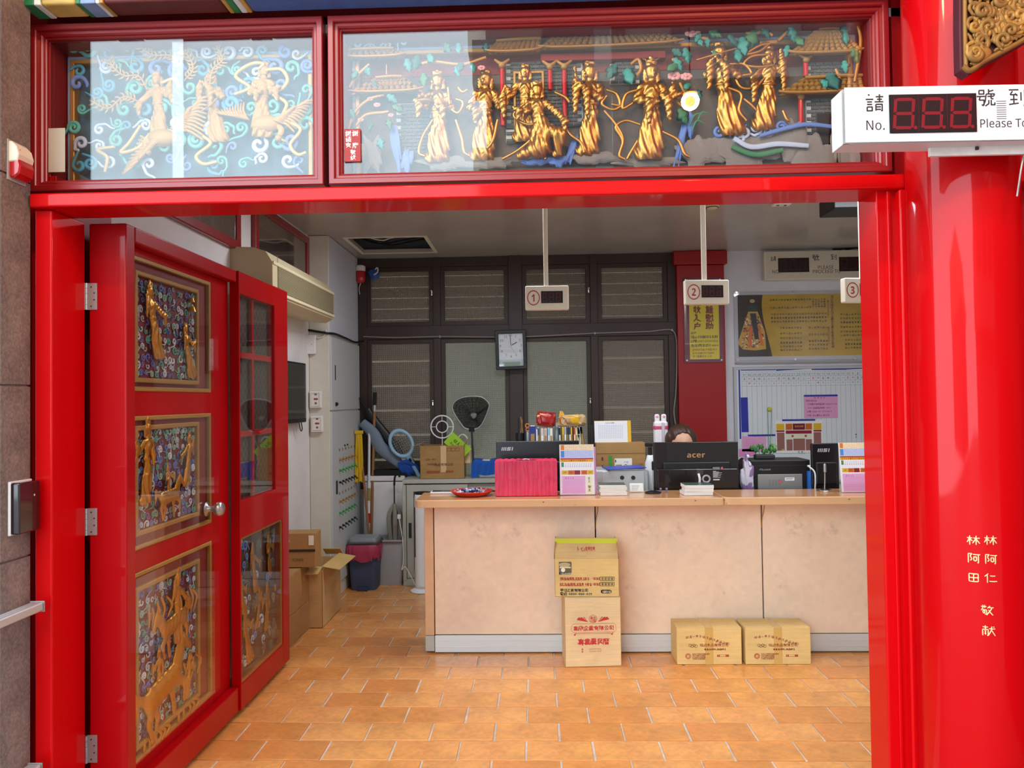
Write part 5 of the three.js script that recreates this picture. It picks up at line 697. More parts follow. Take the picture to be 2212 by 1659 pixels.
// ================================================================ left side of the room
{
  // air conditioner along the left wall
  const ytop = atX(719, 629, -1.53).y, ybot = atX(719, 697, -1.53).y, d0 = 4.28, d1 = 5.59, H = ytop - ybot;
  const ac = thing('air_conditioner', 'beige wall air conditioner with ribbed grille on the left wall', 'air conditioner', [-1.53, ybot, -d0]); ac.rotation.y = Math.PI / 2;   // local x into the room, z towards the middle
  const prof = [[-0.25, 0.02], [-0.06, 0.0], [-0.006, 0.03], [0, 0.06], [0, H - 0.02], [-0.04, H + 0.045], [-0.12, H + 0.07], [-0.25, H + 0.075]];
  part('case', tr(extrude(prof.map(([z, y]) => [-z, y]).reverse(), d1 - d0, 0.002), 0, 0, 0, 0, Math.PI / 2, 0), mat.creamAC, ac);
  const grille = grey((u, v) => (((u * 64) % 1) < 0.5 ? 1 : 0) * (((v * 64) % 1) < 0.75 ? 1 : 0.2), 0.5, 512);
  part('front_grille', box(d1 - d0 - 0.1, H - 0.09, 0.006, 0.001, (d1 - d0) / 2 + 0.03, H / 2 + 0.018, 0.004), MT(dataTex(512, (u, v) => (((v * 64) % 1) < 0.62 ? [176, 165, 124] : [92, 84, 58]), true, 0.55), 0.6, 0, { bumpMap: grille, bumpScale: 0.003 }), ac);
  for (const y of [0.05, H - 0.02]) part('trim_strip', box(d1 - d0, 0.02, 0.012, 0.004, (d1 - d0) / 2, y, 0.004), M(0xe2d9b4, 0.45), ac);
  part('end_joint', box(0.004, H + 0.03, 0.003, 0.001, 0.085, H / 2 + 0.02, 0.001), M(0x8f866a, 0.6), ac);
  for (const z of [-0.07, -0.15]) part('outlet_slot', box(d1 - d0 - 0.16, 0.006, 0.018, 0.001, (d1 - d0) / 2, 0.004 + (z + 0.06) * -0.1, z), mat.blackSoft, ac);
  // framed carvings high on the wall
  for (const [xa, xb, ya, yb2, label] of [[150, 513, 0, 540, 'dark red framed wall picture above the door leaf'], [545, 662, 0, 590, 'dark red framed wall picture above the air conditioner']]) {
    const e = atX(xb, 500, -1.77), s = atX(xa, 500, -1.77), yLow = xa < 200 ? atX(513, 543, -1.77).y : 2.47, yHi = xa < 200 ? 2.88 : atX(660, 512, -1.77).y;
    const da = Math.max(2.95, -s.z), db = -e.z, p = thing('framed_picture', label, 'picture', [-1.78, yLow, -da]); p.rotation.y = Math.PI / 2;
    part('frame', ring(0, 0, db - da, yHi - yLow, 0.045, 0.004, 0.03, 0.005), mat.maroon, p);
    part('picture', box(db - da - 0.07, yHi - yLow - 0.07, 0.008, 0, (db - da) / 2, (yHi - yLow) / 2, 0.012), printMat(512, 256, (g, w, h) => { g.fillStyle = '#4c4038'; g.fillRect(0, 0, w, h); const r = rng(Math.floor(xa)); for (let i = 0; i < 220; i++) { g.globalAlpha = 0.25 + 0.3 * r(); g.fillStyle = ['#7a6a50', '#3a302c', '#8a7348', '#574a5a', '#6d5340'][Math.floor(r() * 5)]; g.beginPath(); g.ellipse(r() * w, r() * h, 6 + 26 * r(), 3 + 12 * r(), r() * 3, 0, 7); g.fill(); } g.globalAlpha = 0.8; g.fillStyle = '#d8a24a'; for (let i = 0; i < 14; i++) g.fillRect(r() * w, r() * h, 4, 12); }, 0.4), p);
    part('picture_glass', box(db - da - 0.08, yHi - yLow - 0.08, 0.002, 0, (db - da) / 2, (yHi - yLow) / 2, 0.024), mat.glassThin, p);
  }
  // television
  const t0 = atX(662, 785, -1.71), t1 = atX(662, 912, -1.71), tv = thing('television', 'flat black television on the left wall below the air conditioner', 'television', [-1.78, t1.y, -4.55]); tv.rotation.y = Math.PI / 2;
  const tw = -t0.z - 4.55, th = t0.y - t1.y;
  part('casing', box(tw, th, 0.035, 0.008, tw / 2, th / 2, 0.05), mat.black, tv); part('screen', box(tw - 0.03, th - 0.05, 0.003, 0.001, tw / 2, th / 2 + 0.008, 0.069), MP(0x1c2224, 0.12, { clearcoat: 1, clearcoatRoughness: 0.05 }), tv); part('wall_mount', box(0.3, 0.25, 0.03, 0.004, tw / 2, th / 2, 0.016), mat.darkGrey, tv);
  part('cable_loop', tube([[tw - 0.12, 0, 0.05], [tw - 0.1, -0.06, 0.055], [tw - 0.05, -0.05, 0.05], [tw - 0.06, 0.01, 0.045]], 0.004, 16, 6), mat.black, tv);
  // electrical riser cabinet standing out from the back corner
  const XC = -1.62, D0 = 5.78, D1 = 6.74, cab = thing('electrical_cabinet', 'tall pale cabinet with locked doors and rows of toggle switches', 'cabinet', [XL, 0, -D1]);
  const lx = (X) => X - XL, lz = (d) => D1 - d, Y = (px, py) => atX(px, py, XC).y;
  part('body', boxAB(0.002, 0, lz(D1), lx(XC), CEIL - 0.002, lz(D0), 0.004), mat.wallCream, cab);
  const yS = Y(715, 728), yD = Y(715, 888);
  part('upper_cover', boxAB(lx(XC) - 0.002, yS + 0.01, 0.01, lx(XC) + 0.004, CEIL - 0.006, lz(D0) - 0.004, 0.002), M(0xcfd2da, 0.5), cab);
  const door = (y0, y1) => { const d = sub('cabinet_door', cab, [lx(XC), 0, 0]); part('door_panel', boxAB(-0.002, y0, 0.02, 0.016, y1, lz(D0) - 0.012, 0.004), mat.panelGrey, d); return d; };
  const dA = door(yD + 0.006, yS - 0.006), dB = door(0.12, yD - 0.006);
  part('lock', [cyl(0.016, 0.014, 0.02, 0.022, Y(721, 873), D1 + atX(721, 873, XC).z, 16, 0, 0, -Math.PI / 2), box(0.012, 0.006, 0.018, 0.002, 0.034, Y(721, 873), D1 + atX(721, 873, XC).z)], mat.black, dA);
  part('handle', box(0.014, 0.11, 0.014, 0.004, 0.022, Y(722, 1053), D1 + atX(722, 1053, XC).z), mat.darkGrey, dB);
  part('sticker', box(0.002, 0.12, 0.02, 0, 0.017, Y(720, 805), D1 + atX(720, 805, XC).z), mat.blackSoft, dA);
  const base = [[729, 993, mat.goldOld], [729, 1016, M(0x2f9a50, 0.5)], [729, 1042, mat.black], [729, 1083, mat.goldOld], [729, 1108, M(0x2f9a50, 0.5)], [729, 1139, mat.black]];
  const tg = [cyl(0.01, 0.009, 0.012, 0, 0, 0, 10, 0, 0, -Math.PI / 2), tr(new THREE.CapsuleGeometry(0.005, 0.028, 2, 8), 0.014, -0.006, 0, 0, 0, 0.7)];
  const toggleGeo = join(tg), lampGeo = cyl(0.008, 0.008, 0.008, 0, 0, 0, 10, 0, 0, -Math.PI / 2);
  base.forEach(([px, py, m], k) => { for (let i = 0; i < 6; i++) { const p0 = atX(729, py, XC), p1 = atX(761, py - 14, XC); part('toggle_switch', toggleGeo, m, dB, [0.022, p0.y, mix(D1 + p0.z, D1 + p1.z, i / 5)]); } });
  for (const py of [972, 1066]) for (let i = 0; i < 6; i++) { const p0 = atX(729, py, XC), p1 = atX(761, py - 12, XC); part('name_label', box(0.002, 0.02, 0.028, 0, 0.017, p0.y, mix(D1 + p0.z, D1 + p1.z, i / 5)), i % 2 ? mat.goldPaint : mat.rock, dB); }
  for (const i of [0, 1]) part('indicator_lamp', lampGeo, mat.black, dB, [0.02, Y(740, 962), D1 + atX(740 + i * 6, 960, XC).z]);
  // two small switch boxes and a junction box on the riser's front
  const boxOn = (x0, y0, x1, y1, name, label, cat, pr) => { const R = rect(D0 - 0.02, x0, y0, x1, y1), t = thing(name, label, cat, [R.cx, R.y0, -D0 + 0.002]); part('housing', box(R.w, R.h, 0.034, 0.004, 0, R.h / 2, 0.019), mat.plasticWhite, t); if (pr) { part('frame', ring(-R.w / 2 + 0.012, 0.012, R.w / 2 - 0.008, R.h - 0.01, 0.006, 0.034, 0.006, 0.001), mat.cream, t); sheet('label_print', R.w * 0.6, R.h * 0.8, printMat(96, 160, (g, w, h) => { g.fillStyle = '#e9e6dc'; g.fillRect(0, 0, w, h); g.fillStyle = '#8a4038'; g.fillRect(20, 64, 56, 22); g.fillStyle = '#77736a'; g.fillRect(30, 10, 34, 20); g.fillRect(32, 112, 30, 26); }), t, [0.004, R.h / 2, 0.0366]); } else part('screw', ball(0.003, R.w * 0.3, R.h * 0.5, 0.037, 1, 1, 1, 8), mat.darkGrey, t); return t; };
  boxOn(670, 845, 695, 881, 'switch_box', 'upper of two small white labelled switch boxes on the riser', 'switch box', true); boxOn(673, 898, 698, 933, 'switch_box', 'lower of two small white labelled switch boxes on the riser', 'switch box', true); boxOn(646, 724, 682, 765, 'junction_box', 'white junction box under the end of the air conditioner', 'junction box', false);
  const zc = -D0 + 0.012, p = (x, y) => { const q = atZ(x, y, D0 - 0.012); return [q.x, q.y, zc]; };
  const cb = thing('cable_run', 'black cable strung from the air conditioner round the pale cabinet', 'cable'); part('cable', tube([[...p(660, 712)], [...p(690, 717)], [XC - 0.01, p(700, 720)[1], zc + 0.01], [XC + 0.02, Y(722, 723), -5.85], [XC + 0.02, Y(740, 730), -6.2], [XC + 0.03, Y(757, 738), -6.55], [XC + 0.06, Y(768, 736), -6.7]], 0.009, 50, 8), mat.black, cb); part('white_cord', tube([[...p(675, 725)], [...p(690, 730)], [...p(703, 722)], [...p(704, 712)]], 0.004, 20, 6), mat.plasticWhite, cb);
}
// ================================================================ cartons
function carton(label, w, h, d, pos, ry, m, o = {}) {   // base centre of the front face at pos
  const t = thing('cardboard_box', label, 'box', pos, o.group); t.rotation.y = ry;
  const th = 0.004;
  if (o.open) { part('walls', [box(w, h, th, 0.001, 0, h / 2, -th / 2), box(w, h, th, 0.001, 0, h / 2, -d + th / 2), box(th, h, d, 0.001, -w / 2 + th / 2, h / 2, -d / 2), box(th, h, d, 0.001, w / 2 - th / 2, h / 2, -d / 2), box(w, th, d, 0.001, 0, th / 2, -d / 2)], m, t); }
  else { part('body', box(w, h, d, 0.004, 0, h / 2, -d / 2), m, t); part('top_flap', box(w - 0.002, 0.003, d / 2 - 0.002, 0.001, 0, h + 0.0012, -d * 0.25), m, t); part('top_flap', box(w - 0.002, 0.003, d / 2 - 0.002, 0.001, 0, h + 0.0012, -d * 0.75), m, t); }
  if (o.tape) { const tx = (o.tapeX ?? 0) * w; part('tape', [box(0.048, h * (o.tapeH ?? 1), 0.0012, 0, tx, h - h * (o.tapeH ?? 1) / 2, 0.0006), box(0.048, 0.0012, d, 0, tx, h + 0.0032, -d / 2)], mat.tape, t); }
  if (o.print) sheet('print', w * 0.98, h * 0.98, inkMat(o.pw ?? 512, Math.round((o.pw ?? 512) * h / w), o.print, 0.8), t, [0, h / 2, 0.0022]);
  return t;
}
{
  // front of the counter
  const red = '#b5432e', foodPrint = (g, w, h) => {
    const t = '傳承一甲子．堅持古早好味道!'; let k = 0; for (const ch of t) { const u = k / (t.length - 1); line(g, ch, w * (0.13 + 0.68 * u), h * (0.2 + 0.13 * u - 0.06 * Math.sin(u * 5)), w * 0.042, '#8f3d2a', 0.1); k++; }
    g.strokeStyle = '#8a6a35'; g.lineWidth = 3; for (let i = 0; i < 4; i++) { g.beginPath(); g.arc(w * (0.2 + 0.03 * i), h * (0.47 + 0.02 * (i % 2)), w * 0.022, 0, 7); g.stroke(); }
    line(g, '協裕食品有限公司', w * 0.35, h * 0.41, w * 0.054, '#a0522f', 0.1); line(g, '專業花生芝心食品製造', w * 0.42, h * 0.55, w * 0.032, '#7d3a2a', 0.12);
    g.strokeStyle = red; g.lineWidth = 4; g.beginPath(); g.arc(w * 0.165, h * 0.77, w * 0.04, 0, 7); g.stroke(); g.beginPath(); g.arc(w * 0.165, h * 0.77, w * 0.024, 0, 7); g.stroke();
    for (let i = 0; i < 4; i++) line(g, '台北山行有限公司品大農民話'.slice(i, i + (i ? 9 : 12)), w * 0.23, h * (0.69 + i * 0.045), w * 0.022, '#a0522f', 0.12);
    g.fillStyle = red; g.fillRect(w * 0.62, h * 0.73, w * 0.04, h * 0.06); g.fillRect(w * 0.755, h * 0.73, w * 0.05, h * 0.06); g.strokeStyle = red; g.strokeRect(w * 0.66, h * 0.735, w * 0.095, h * 0.05); latin(g, 'f', w * 0.632, h * 0.785, w * 0.04, '#e8c890'); };
  const fc = (x0, x1, label) => { const a = atY(x0, 1437, 0), b = atY(x1, 1437, 0), d = 4.44, w = b.x - a.x, h = atZ((x0 + x1) / 2, 1357, d).y - 0.001; carton(label, w, h, 0.19, [(a.x + b.x) / 2, 0.001, -d], 0.0, mat.cardYellow, { tape: true, tapeH: 1, print: foodPrint, group: 'taped food cartons before the counter' }); };
  fc(1463, 1604, 'taped yellow food carton beside the tall stacked boxes before the counter'); fc(1612, 1754, 'taped yellow food carton standing nearer the round red column');
  const a = atY(1222, 1441, 0), b = atY(1343, 1440, 0), d1 = 4.41, h1 = atZ(1282, 1292, d1).y;
  carton('tall plain almanac carton with red fan emblem under another box', b.x - a.x, h1, 0.22, [(a.x + b.x) / 2, 0.001, -d1], 0.06, mat.cardPale, { pw: 640, print: (g, w, h) => {
    const c = '#c23434'; g.strokeStyle = c; g.lineWidth = 4; g.beginPath(); g.arc(w * 0.5, h * 0.3, w * 0.07, 0, 7); g.stroke(); line(g, '農民', w * 0.45, h * 0.265, w * 0.05, c, 0.1); line(g, '公曆', w * 0.45, h * 0.305, w * 0.05, c, 0.1);
    for (const s of [-1, 1]) for (let k = 0; k < 3; k++) { g.beginPath(); g.moveTo(w * (0.5 + s * 0.09), h * 0.345); g.lineTo(w * (0.5 + s * (0.3 - k * 0.06)), h * (0.29 + 0.02 * (1 - k))); g.lineTo(w * (0.5 + s * (0.26 - k * 0.05)), h * 0.27); g.fillStyle = c; g.fill(); }
    g.lineWidth = 2.5; g.beginPath(); g.roundRect(w * 0.1, h * 0.37, w * 0.82, h * 0.13, w * 0.06); g.stroke(); line(g, '高欣企業有限公司', w * 0.14, h * 0.4, w * 0.088, c, 0.11, 1, 1.06); g.fillRect(w * 0.17, h * 0.515, w * 0.66, 3); for (const s of [0.14, 0.82]) { g.beginPath(); g.moveTo(w * s, h * 0.535); g.lineTo(w * (s + 0.05), h * 0.5); g.lineTo(w * (s + 0.03), h * 0.545); g.fill(); }
    line(g, '專業農民曆', w * 0.22, h * 0.59, w * 0.115, c, 0.12, 1, 1.0); line(g, '電 ', w * 0.28, h * 0.735, w * 0.03, c, 0.12); line(g, '話', w * 0.28, h * 0.77, w * 0.03, c, 0.12); latin(g, '(02)2894-3846', w * 0.42, h * 0.755, w * 0.035, '#c98a70'); latin(g, '(02)2891-5587', w * 0.42, h * 0.79, w * 0.035, '#c98a70'); } });
  const R = rect(4.43, 1199, 1208, 1337, 1290), h2 = R.h, w2 = R.w;
  const snack = carton('snack carton with yellow-green flap edge on top of the stack', w2, h2, 0.21, [R.cx - 0.002, h1 + 0.005, -4.42], -0.03, mat.cardYellow, { open: true, pw: 640, print: (g, w, h) => {
    const k = '#2e2a26', r = '#b23a2a'; g.fillStyle = '#6a6048'; g.fillRect(w * 0.06, h * 0.07, w * 0.2, h * 0.34); g.fillStyle = '#b8ab82'; g.beginPath(); g.ellipse(w * 0.15, h * 0.15, w * 0.09, h * 0.06, 0, 0, 7); g.fill(); g.fillStyle = '#d9cfa8'; g.fillRect(w * 0.07, h * 0.2, w * 0.18, h * 0.04); g.fillStyle = '#f0ead6'; g.beginPath(); g.arc(w * 0.125, h * 0.29, w * 0.034, 0, 7); g.fill(); g.fillStyle = k; g.fillRect(w * 0.06, h * 0.345, w * 0.2, h * 0.07); line(g, '古味人情', w * 0.085, h * 0.352, w * 0.042, '#e9ddb0', 0.12);
    line(g, '甲米花生芝心米果(全素)', w * 0.07, h * 0.48, w * 0.05, r, 0.11, 0, 0.85); line(g, '-全糖包', w * 0.565, h * 0.48, w * 0.045, r, 0.12, 0, 0.8); latin(g, 'Rice Tofu Sesame Crispy Sesame Snack', w * 0.07, h * 0.57, w * 0.023, r); line(g, '竹炭花生芝心米果(奶素)', w * 0.07, h * 0.63, w * 0.054, r, 0.11, 0, 0.85); line(g, '-全糖包', w * 0.565, h * 0.63, w * 0.045, r, 0.12, 0, 0.8); latin(g, 'Bamboo Rice Peanut Sesame Snack', w * 0.07, h * 0.72, w * 0.023, r);
    for (const y of [0.475, 0.62]) { g.strokeStyle = k; g.lineWidth = 4; g.strokeRect(w * 0.71, h * y, w * 0.225, h * 0.095); g.fillStyle = k; for (let i = 0; i < 15; i++) if (i % 4 !== 3) g.fillRect(w * (0.735 + i * 0.0125), h * (y + 0.015), w * 0.006, h * 0.065); }
    line(g, '甲賀之家有限公司', w * 0.07, h * 0.785, w * 0.054, k, 0.13); line(g, '電話:0800-060-029', w * 0.07, h * 0.885, w * 0.052, k, 0.12); g.fillStyle = k; g.beginPath(); g.roundRect(w * 0.72, h * 0.815, w * 0.17, h * 0.1, w * 0.04); g.fill(); line(g, '非油炸', w * 0.745, h * 0.835, w * 0.042, '#e3cf98', 0.13); } });
  // its front flap stands up and leans back; a strip of yellow-green along the edge
  const fl = sub('front_flap', snack, [0, h2, -0.002], [-0.42, 0, 0]), fh = 0.125;
  part('flap_board', box(w2 * 0.985, fh, 0.004, 0.001, 0, fh / 2, 0), mat.card, fl); part('edge_strip', box(w2 * 0.985, 0.028, 0.0044, 0, 0, fh - 0.02, 0.0004), M(0xc8cc1e, 0.6), fl); sheet('flap_print', 0.13, 0.035, inkMat(256, 64, (g) => line(g, '卜心蘭枝', 6, 4, 52, '#a8402e', 0.11, 1, 1.1)), fl, [0.0, fh * 0.45, 0.0024]);
  for (const s of [-1, 1]) part('side_flap', box(0.004, 0.1, 0.19, 0.001, s * (w2 / 2 - 0.002), h2 + 0.045, -0.11, 0, 0, s * 0.1), mat.cardInside, snack);
  // left side of the room
  const c1 = atY(617, 1415, 0), c2 = atY(668, 1358, 0), X = -1.6, dA = 4.5, dB = 5.16, yTop = atX(668, 1214, X).y;
  const stackBox = (y, h, label) => carton(label, 0.165, h, dB - dA, [X - 0.085, y, -dA], 0, mat.cardBrown, {});
  stackBox(0.001, yTop * 0.42, 'long brown carton at the floor, bottom of the stack by the wall'); stackBox(yTop * 0.42 + 0.006, yTop * 0.58 - 0.01, 'long brown carton lying in the middle of the stack by the wall');
  const T = rect(5.0, 612, 1134, 683, 1206);
  carton('toner carton with a dark tape band topmost of the wall stack', T.w, T.h, 0.16, [T.cx, yTop + 0.004, -4.98], 0.06, mat.cardBrown, { print: (g, w, h) => { g.fillStyle = '#3a2c22'; g.fillRect(0, h * 0.46, w, h * 0.08); latin(g, 'TONER', w * 0.3, h * 0.82, w * 0.11, '#57402a'); g.fillStyle = '#f1ece2'; g.fillRect(w * 0.8, h * 0.04, w * 0.16, h * 0.3); g.save(); g.translate(w * 0.16, h * 0.2); g.rotate(0.8); g.fillRect(-w * 0.05, -w * 0.05, w * 0.1, w * 0.1); g.fillStyle = '#c03030'; g.fillRect(-w * 0.015, -w * 0.03, w * 0.03, w * 0.04); g.restore(); g.fillStyle = '#2c221a'; g.fillRect(w * 0.08, h * 0.82, w * 0.05, h * 0.12); } });
  const o0 = atY(697, 1357, 0), o1 = atY(743, 1315, 0), ow = 0.135, oh = atX(697, 1232, o0.x).y;
  const op = carton('tall open carton with yellowish spread flaps beside the toner box', ow, oh, -o1.z + o0.z, [o0.x - ow / 2, 0.001, o0.z], 0, mat.card, { open: true, print: (g, w, h) => { g.strokeStyle = '#4a3826'; g.lineWidth = 5; g.strokeRect(w * 0.0, h * 0.35, w * 0.28, h * 0.4); g.fillStyle = '#4a3826'; g.fillRect(0, h * 0.55, w * 0.25, 5); } });
  const dd = -o1.z + o0.z, pale = MT(cardTex(0xcfae6a, 46), 0.8);
  part('front_flap', box(ow, 0.004, 0.12, 0.001, 0, oh + 0.012, 0.05, 0.22, 0, 0), pale, op); part('side_flap', box(0.13, 0.004, dd * 0.95, 0.001, ow / 2 + 0.058, oh + 0.014, -dd / 2, 0, 0, -0.18), pale, op); part('back_flap', box(ow, 0.004, 0.1, 0.001, 0, oh + 0.03, -dd - 0.04, -0.6, 0, 0), pale, op); part('side_flap', box(0.004, 0.1, dd * 0.95, 0.001, -ow / 2 - 0.002, oh + 0.05, -dd / 2, 0, 0, 0.15), pale, op);
}
// ================================================================ bins, sticks, freezer, steel cabinet
{
  const loftBin = (w0, d0, w1, d1, h, r) => { const N = 32, P = [], I = [], prof = [[0, 0.0], [1, 0.0], [1, 1], [0.95, 1], [0.95, 0.03]]; const pt = (a, w, d) => { const c = Math.cos(a), s = Math.sin(a), e = 0.28; return [Math.sign(c) * Math.pow(Math.abs(c), e) * w / 2, Math.sign(s) * Math.pow(Math.abs(s), e) * d / 2]; };
    prof.forEach(([k, v]) => { for (let i = 0; i < N; i++) { const [x, z] = pt(i / N * 2 * Math.PI, mix(w0, w1, v) * k, mix(d0, d1, v) * k); P.push(x, v * h, z); } }); for (let j = 0; j + 1 < prof.length; j++) for (let i = 0; i < N; i++) { const a = j * N + i, b = j * N + (i + 1) % N; I.push(a, a + N, b, b, a + N, b + N); } return finish(P, I); };
  const b0 = atY(747, 1277, 0), b1 = atY(806, 1277, 0), d = -b0.z, bw = b1.x - b0.x, hB = atZ(780, 1182, d).y;
  const bin = thing('waste_bin', 'blue-grey pedal bin with grey lid and pink liner bag', 'bin', [(b0.x + b1.x) / 2 + 0.025, 0.0, -d - 0.12]);
  part('tub', loftBin(bw * 0.92, 0.2, bw * 1.12, 0.25, hB, 0.03), mat.binBlue, bin); part('pedal', box(0.09, 0.03, 0.03, 0.006, 0, 0.015, 0.115), M(0x2b3752, 0.5), bin);
  part('lid', loftBin(bw * 1.2, 0.27, bw * 0.98, 0.22, 0.045, 0.03).translate(0, hB + 0.02, 0), M(0x8d959a, 0.45), bin); part('lid_top', box(bw * 0.95, 0.012, 0.2, 0.005, 0, hB + 0.064, 0), M(0x98a0a4, 0.45), bin);
  { const P = [], I = [], N = 60, R = rng(3), rows = [[1.14, 0.0], [1.26, -0.03], [1.24, -0.07], [1.2, -0.1]]; const jit = Array.from({ length: N }, () => R()); rows.forEach(([k, y], j) => { for (let i = 0; i < N; i++) { const a = i / N * 2 * Math.PI, c = Math.cos(a), s = Math.sin(a), e = 0.4, q = k * (1 + 0.05 * Math.sin(i * 2.1) * j / 2); P.push(Math.sign(c) * Math.pow(Math.abs(c), e) * bw / 2 * q, hB + 0.02 + y - (j === 3 ? 0.05 * jit[i] : 0), Math.sign(s) * Math.pow(Math.abs(s), e) * 0.125 * q); } }); for (let j = 0; j < 3; j++) for (let i = 0; i < N; i++) { const a = j * N + i, b = j * N + (i + 1) % N; I.push(a, a + N, b, b, a + N, b + N); } part('liner_bag', finish(P, I), mat.bagPink, bin); }
  const g0 = atY(820, 1253, 0), g1 = atY(872, 1253, 0), hg = atZ(845, 1158, -g0.z).y, gb = thing('waste_bin', 'plain grey open bin holding a folded umbrella', 'bin', [(g0.x + g1.x) / 2 + 0.02, 0, -6.46]);
  part('tub', loftBin(0.21, 0.19, 0.27, 0.24, hg, 0.02), mat.plasticGrey, gb); part('rim', (() => { const g = loftBin(0.29, 0.26, 0.285, 0.255, 0.025, 0.02); return g.translate(0, hg - 0.02, 0); })(), mat.plasticGrey, gb);
  const um = thing('umbrella', 'folded grey patterned umbrella standing in the grey bin', 'umbrella', [(g0.x + g1.x) / 2 + 0.05, hg - 0.2, -6.45]);
  part('canopy', [0, 1, 2, 3, 4].map((k) => ribbon([[0.0, -0.15, 0], [0.03 * Math.cos(k * 1.3), 0.15, 0.03 * Math.sin(k * 1.3)], [0.05 * Math.cos(k * 1.3), 0.4, 0.05 * Math.sin(k * 1.3)], [0.0, 0.5, 0.0]], 0.02, 0.008, 16, 0.6)), MT(speckle(0x8d8a7e, 0.6, 16, 3, 12, 0.2), 0.8), um); part('shaft', cyl(0.006, 0.006, 0.75, 0, 0.3, 0, 10), mat.darkGrey, um); part('handle', tube([[0, 0.66, 0], [0.01, 0.74, 0], [0.035, 0.76, 0], [0.05, 0.73, 0]], 0.009, 14, 8), mat.blackSoft, um);
  { const a = V3(atZ(803, 1160, 6.6).x, 0.02, -6.52), b = atZ(811, 848, 6.7); b.z = -6.68; const t = thing('broom_handle', 'brown bamboo stick with a black tip leaning by the window', 'stick', a.toArray()), v = b.clone().sub(a); part('cane', tube([[0, 0, 0], [v.x * 0.5, v.y * 0.5, v.z * 0.5], [v.x * 0.9, v.y * 0.9, v.z * 0.9]], 0.013, 16, 10), mat.wood, t); part('tip', tube([[v.x * 0.93, v.y * 0.93, v.z * 0.93], [v.x, v.y, v.z]], 0.018, 6, 12), mat.blackSoft, t); part('ferrule', tube([[v.x * 0.895, v.y * 0.895, v.z * 0.895], [v.x * 0.935, v.y * 0.935, v.z * 0.935]], 0.014, 4, 12), mat.steel, t); part('bristle_head', box(0.2, 0.03, 0.05, 0.008, 0, 0.015, 0), mat.wood, t); }
  { const a = V3(atZ(797, 1160, 6.5).x, 0.02, -6.46), b = atZ(799, 915, 6.66); b.z = -6.64; const t = thing('striped_pole', 'white and red striped pole leaning beside the bamboo stick', 'stick', a.toArray()), v = b.clone().sub(a), k = (f) => [v.x * f, v.y * f, v.z * f]; part('pole', tube([k(0), k(0.5), k(0.96)], 0.012, 12, 10), mat.plasticWhite, t); part('red_tip', tube([k(0.94), k(1)], 0.014, 4, 10), M(0xb0202a, 0.5), t); part('red_grip', tube([k(0.36), k(0.42)], 0.016, 4, 10), M(0xb0202a, 0.5), t); part('yellow_band', tube([k(0.5), k(0.58)], 0.0135, 4, 10), mat.goldPaint, t); part('foot', box(0.18, 0.03, 0.05, 0.008, 0, 0.005, 0), mat.plasticGrey, t); }
  { const top = atZ(781, 935, 6.6), bot = atZ(782, 1040, 6.6), t = thing('mop', 'yellow string mop hung head up on a wooden stick', 'mop', [top.x, bot.y, -6.5]), h = top.y - bot.y; const r = rng(9); part('strands', Array.from({ length: 22 }, (_, i) => { const x = (i / 21 - 0.5) * 0.06; return tube([[x * 0.8, h, 0.01 * (r() - 0.5)], [x, h * 0.5, 0.02 * (r() - 0.5)], [x * 1.15, 0.02 * r(), 0.02 * (r() - 0.5)]], 0.0055, 8, 5); }), mat.yellow, t); part('clamp', box(0.075, 0.03, 0.03, 0.004, 0, h + 0.01, 0), mat.yellow, t); const e = atZ(806, 1160, 6.45); part('stick', tube([[0, h * 0.9, -0.02], [(e.x - top.x) * 0.5, -0.2, 0.02], [e.x - top.x, -bot.y + 0.015, 0.06]], 0.011, 16, 8), mat.wood, t); }
  // white chest freezer at the back
  const fr = rect(6.7, 795, 1024, 885, 1250), f = thing('chest_freezer', 'plain white chest freezer against the back wall', 'freezer', [fr.cx - 0.02, 0, -6.665]); part('body', box(fr.w - 0.01, fr.y1 - 0.06, 0.14, 0.012, 0, (fr.y1 - 0.06) / 2, 0), mat.plasticWhite, f); part('lid', box(fr.w, 0.05, 0.15, 0.012, 0, fr.y1 - 0.03, 0), mat.plasticWhite, f);
  const ft = fr.y1 - 0.004;
  { const tray = rect(6.6, 808, 1006, 882, 1020), t = thing('tray', 'dark shallow tray lying on the freezer lid', 'tray', [tray.cx, ft, -6.66]); part('dish', [box(tray.w, 0.008, 0.12, 0.002, 0, 0.004, 0), box(tray.w, 0.05, 0.008, 0.002, 0, 0.025, 0.058), box(tray.w, 0.05, 0.008, 0.002, 0, 0.025, -0.058), box(0.008, 0.05, 0.12, 0.002, -tray.w / 2, 0.025, 0), box(0.008, 0.05, 0.12, 0.002, tray.w / 2, 0.025, 0)], mat.blackSoft, t);
    const base = [tray.cx, ft + 0.011, -6.66];
    const Q = (px, py, z = -6.66) => { const p = atZ(px, py, -z); return [p.x - base[0], p.y - base[1], 0]; };
    const bag = thing('umbrella', 'long black folded umbrella slanting in the tray', 'umbrella', [base[0], base[1], -6.69]); part('sleeve', ribbon([Q(862, 985), Q(836, 950), Q(808, 915), Q(790, 885)], 0.055, 0.025, 24, 0.5), mat.black, bag); part('tip', ribbon([Q(792, 888), Q(782, 872), Q(776, 858)], 0.014, 0.014, 10, 0.4), mat.blackSoft, bag);
    const wrap = thing('mesh_bag', 'pale grey-blue net bag slumped in the tray', 'bag', [base[0], base[1], -6.64]); part('netting', ribbon([Q(868, 1006), Q(845, 985), Q(822, 965), Q(806, 935), Q(783, 912)], 0.06, 0.03, 24, 0.55), MT(speckle(0x8fa2b6, 0.3, 32, 2, 18, 0.1), 0.7), wrap); part('tie', tube([Q(800, 930), Q(806, 925), Q(812, 930)], 0.008, 8, 6), mat.blackSoft, wrap);
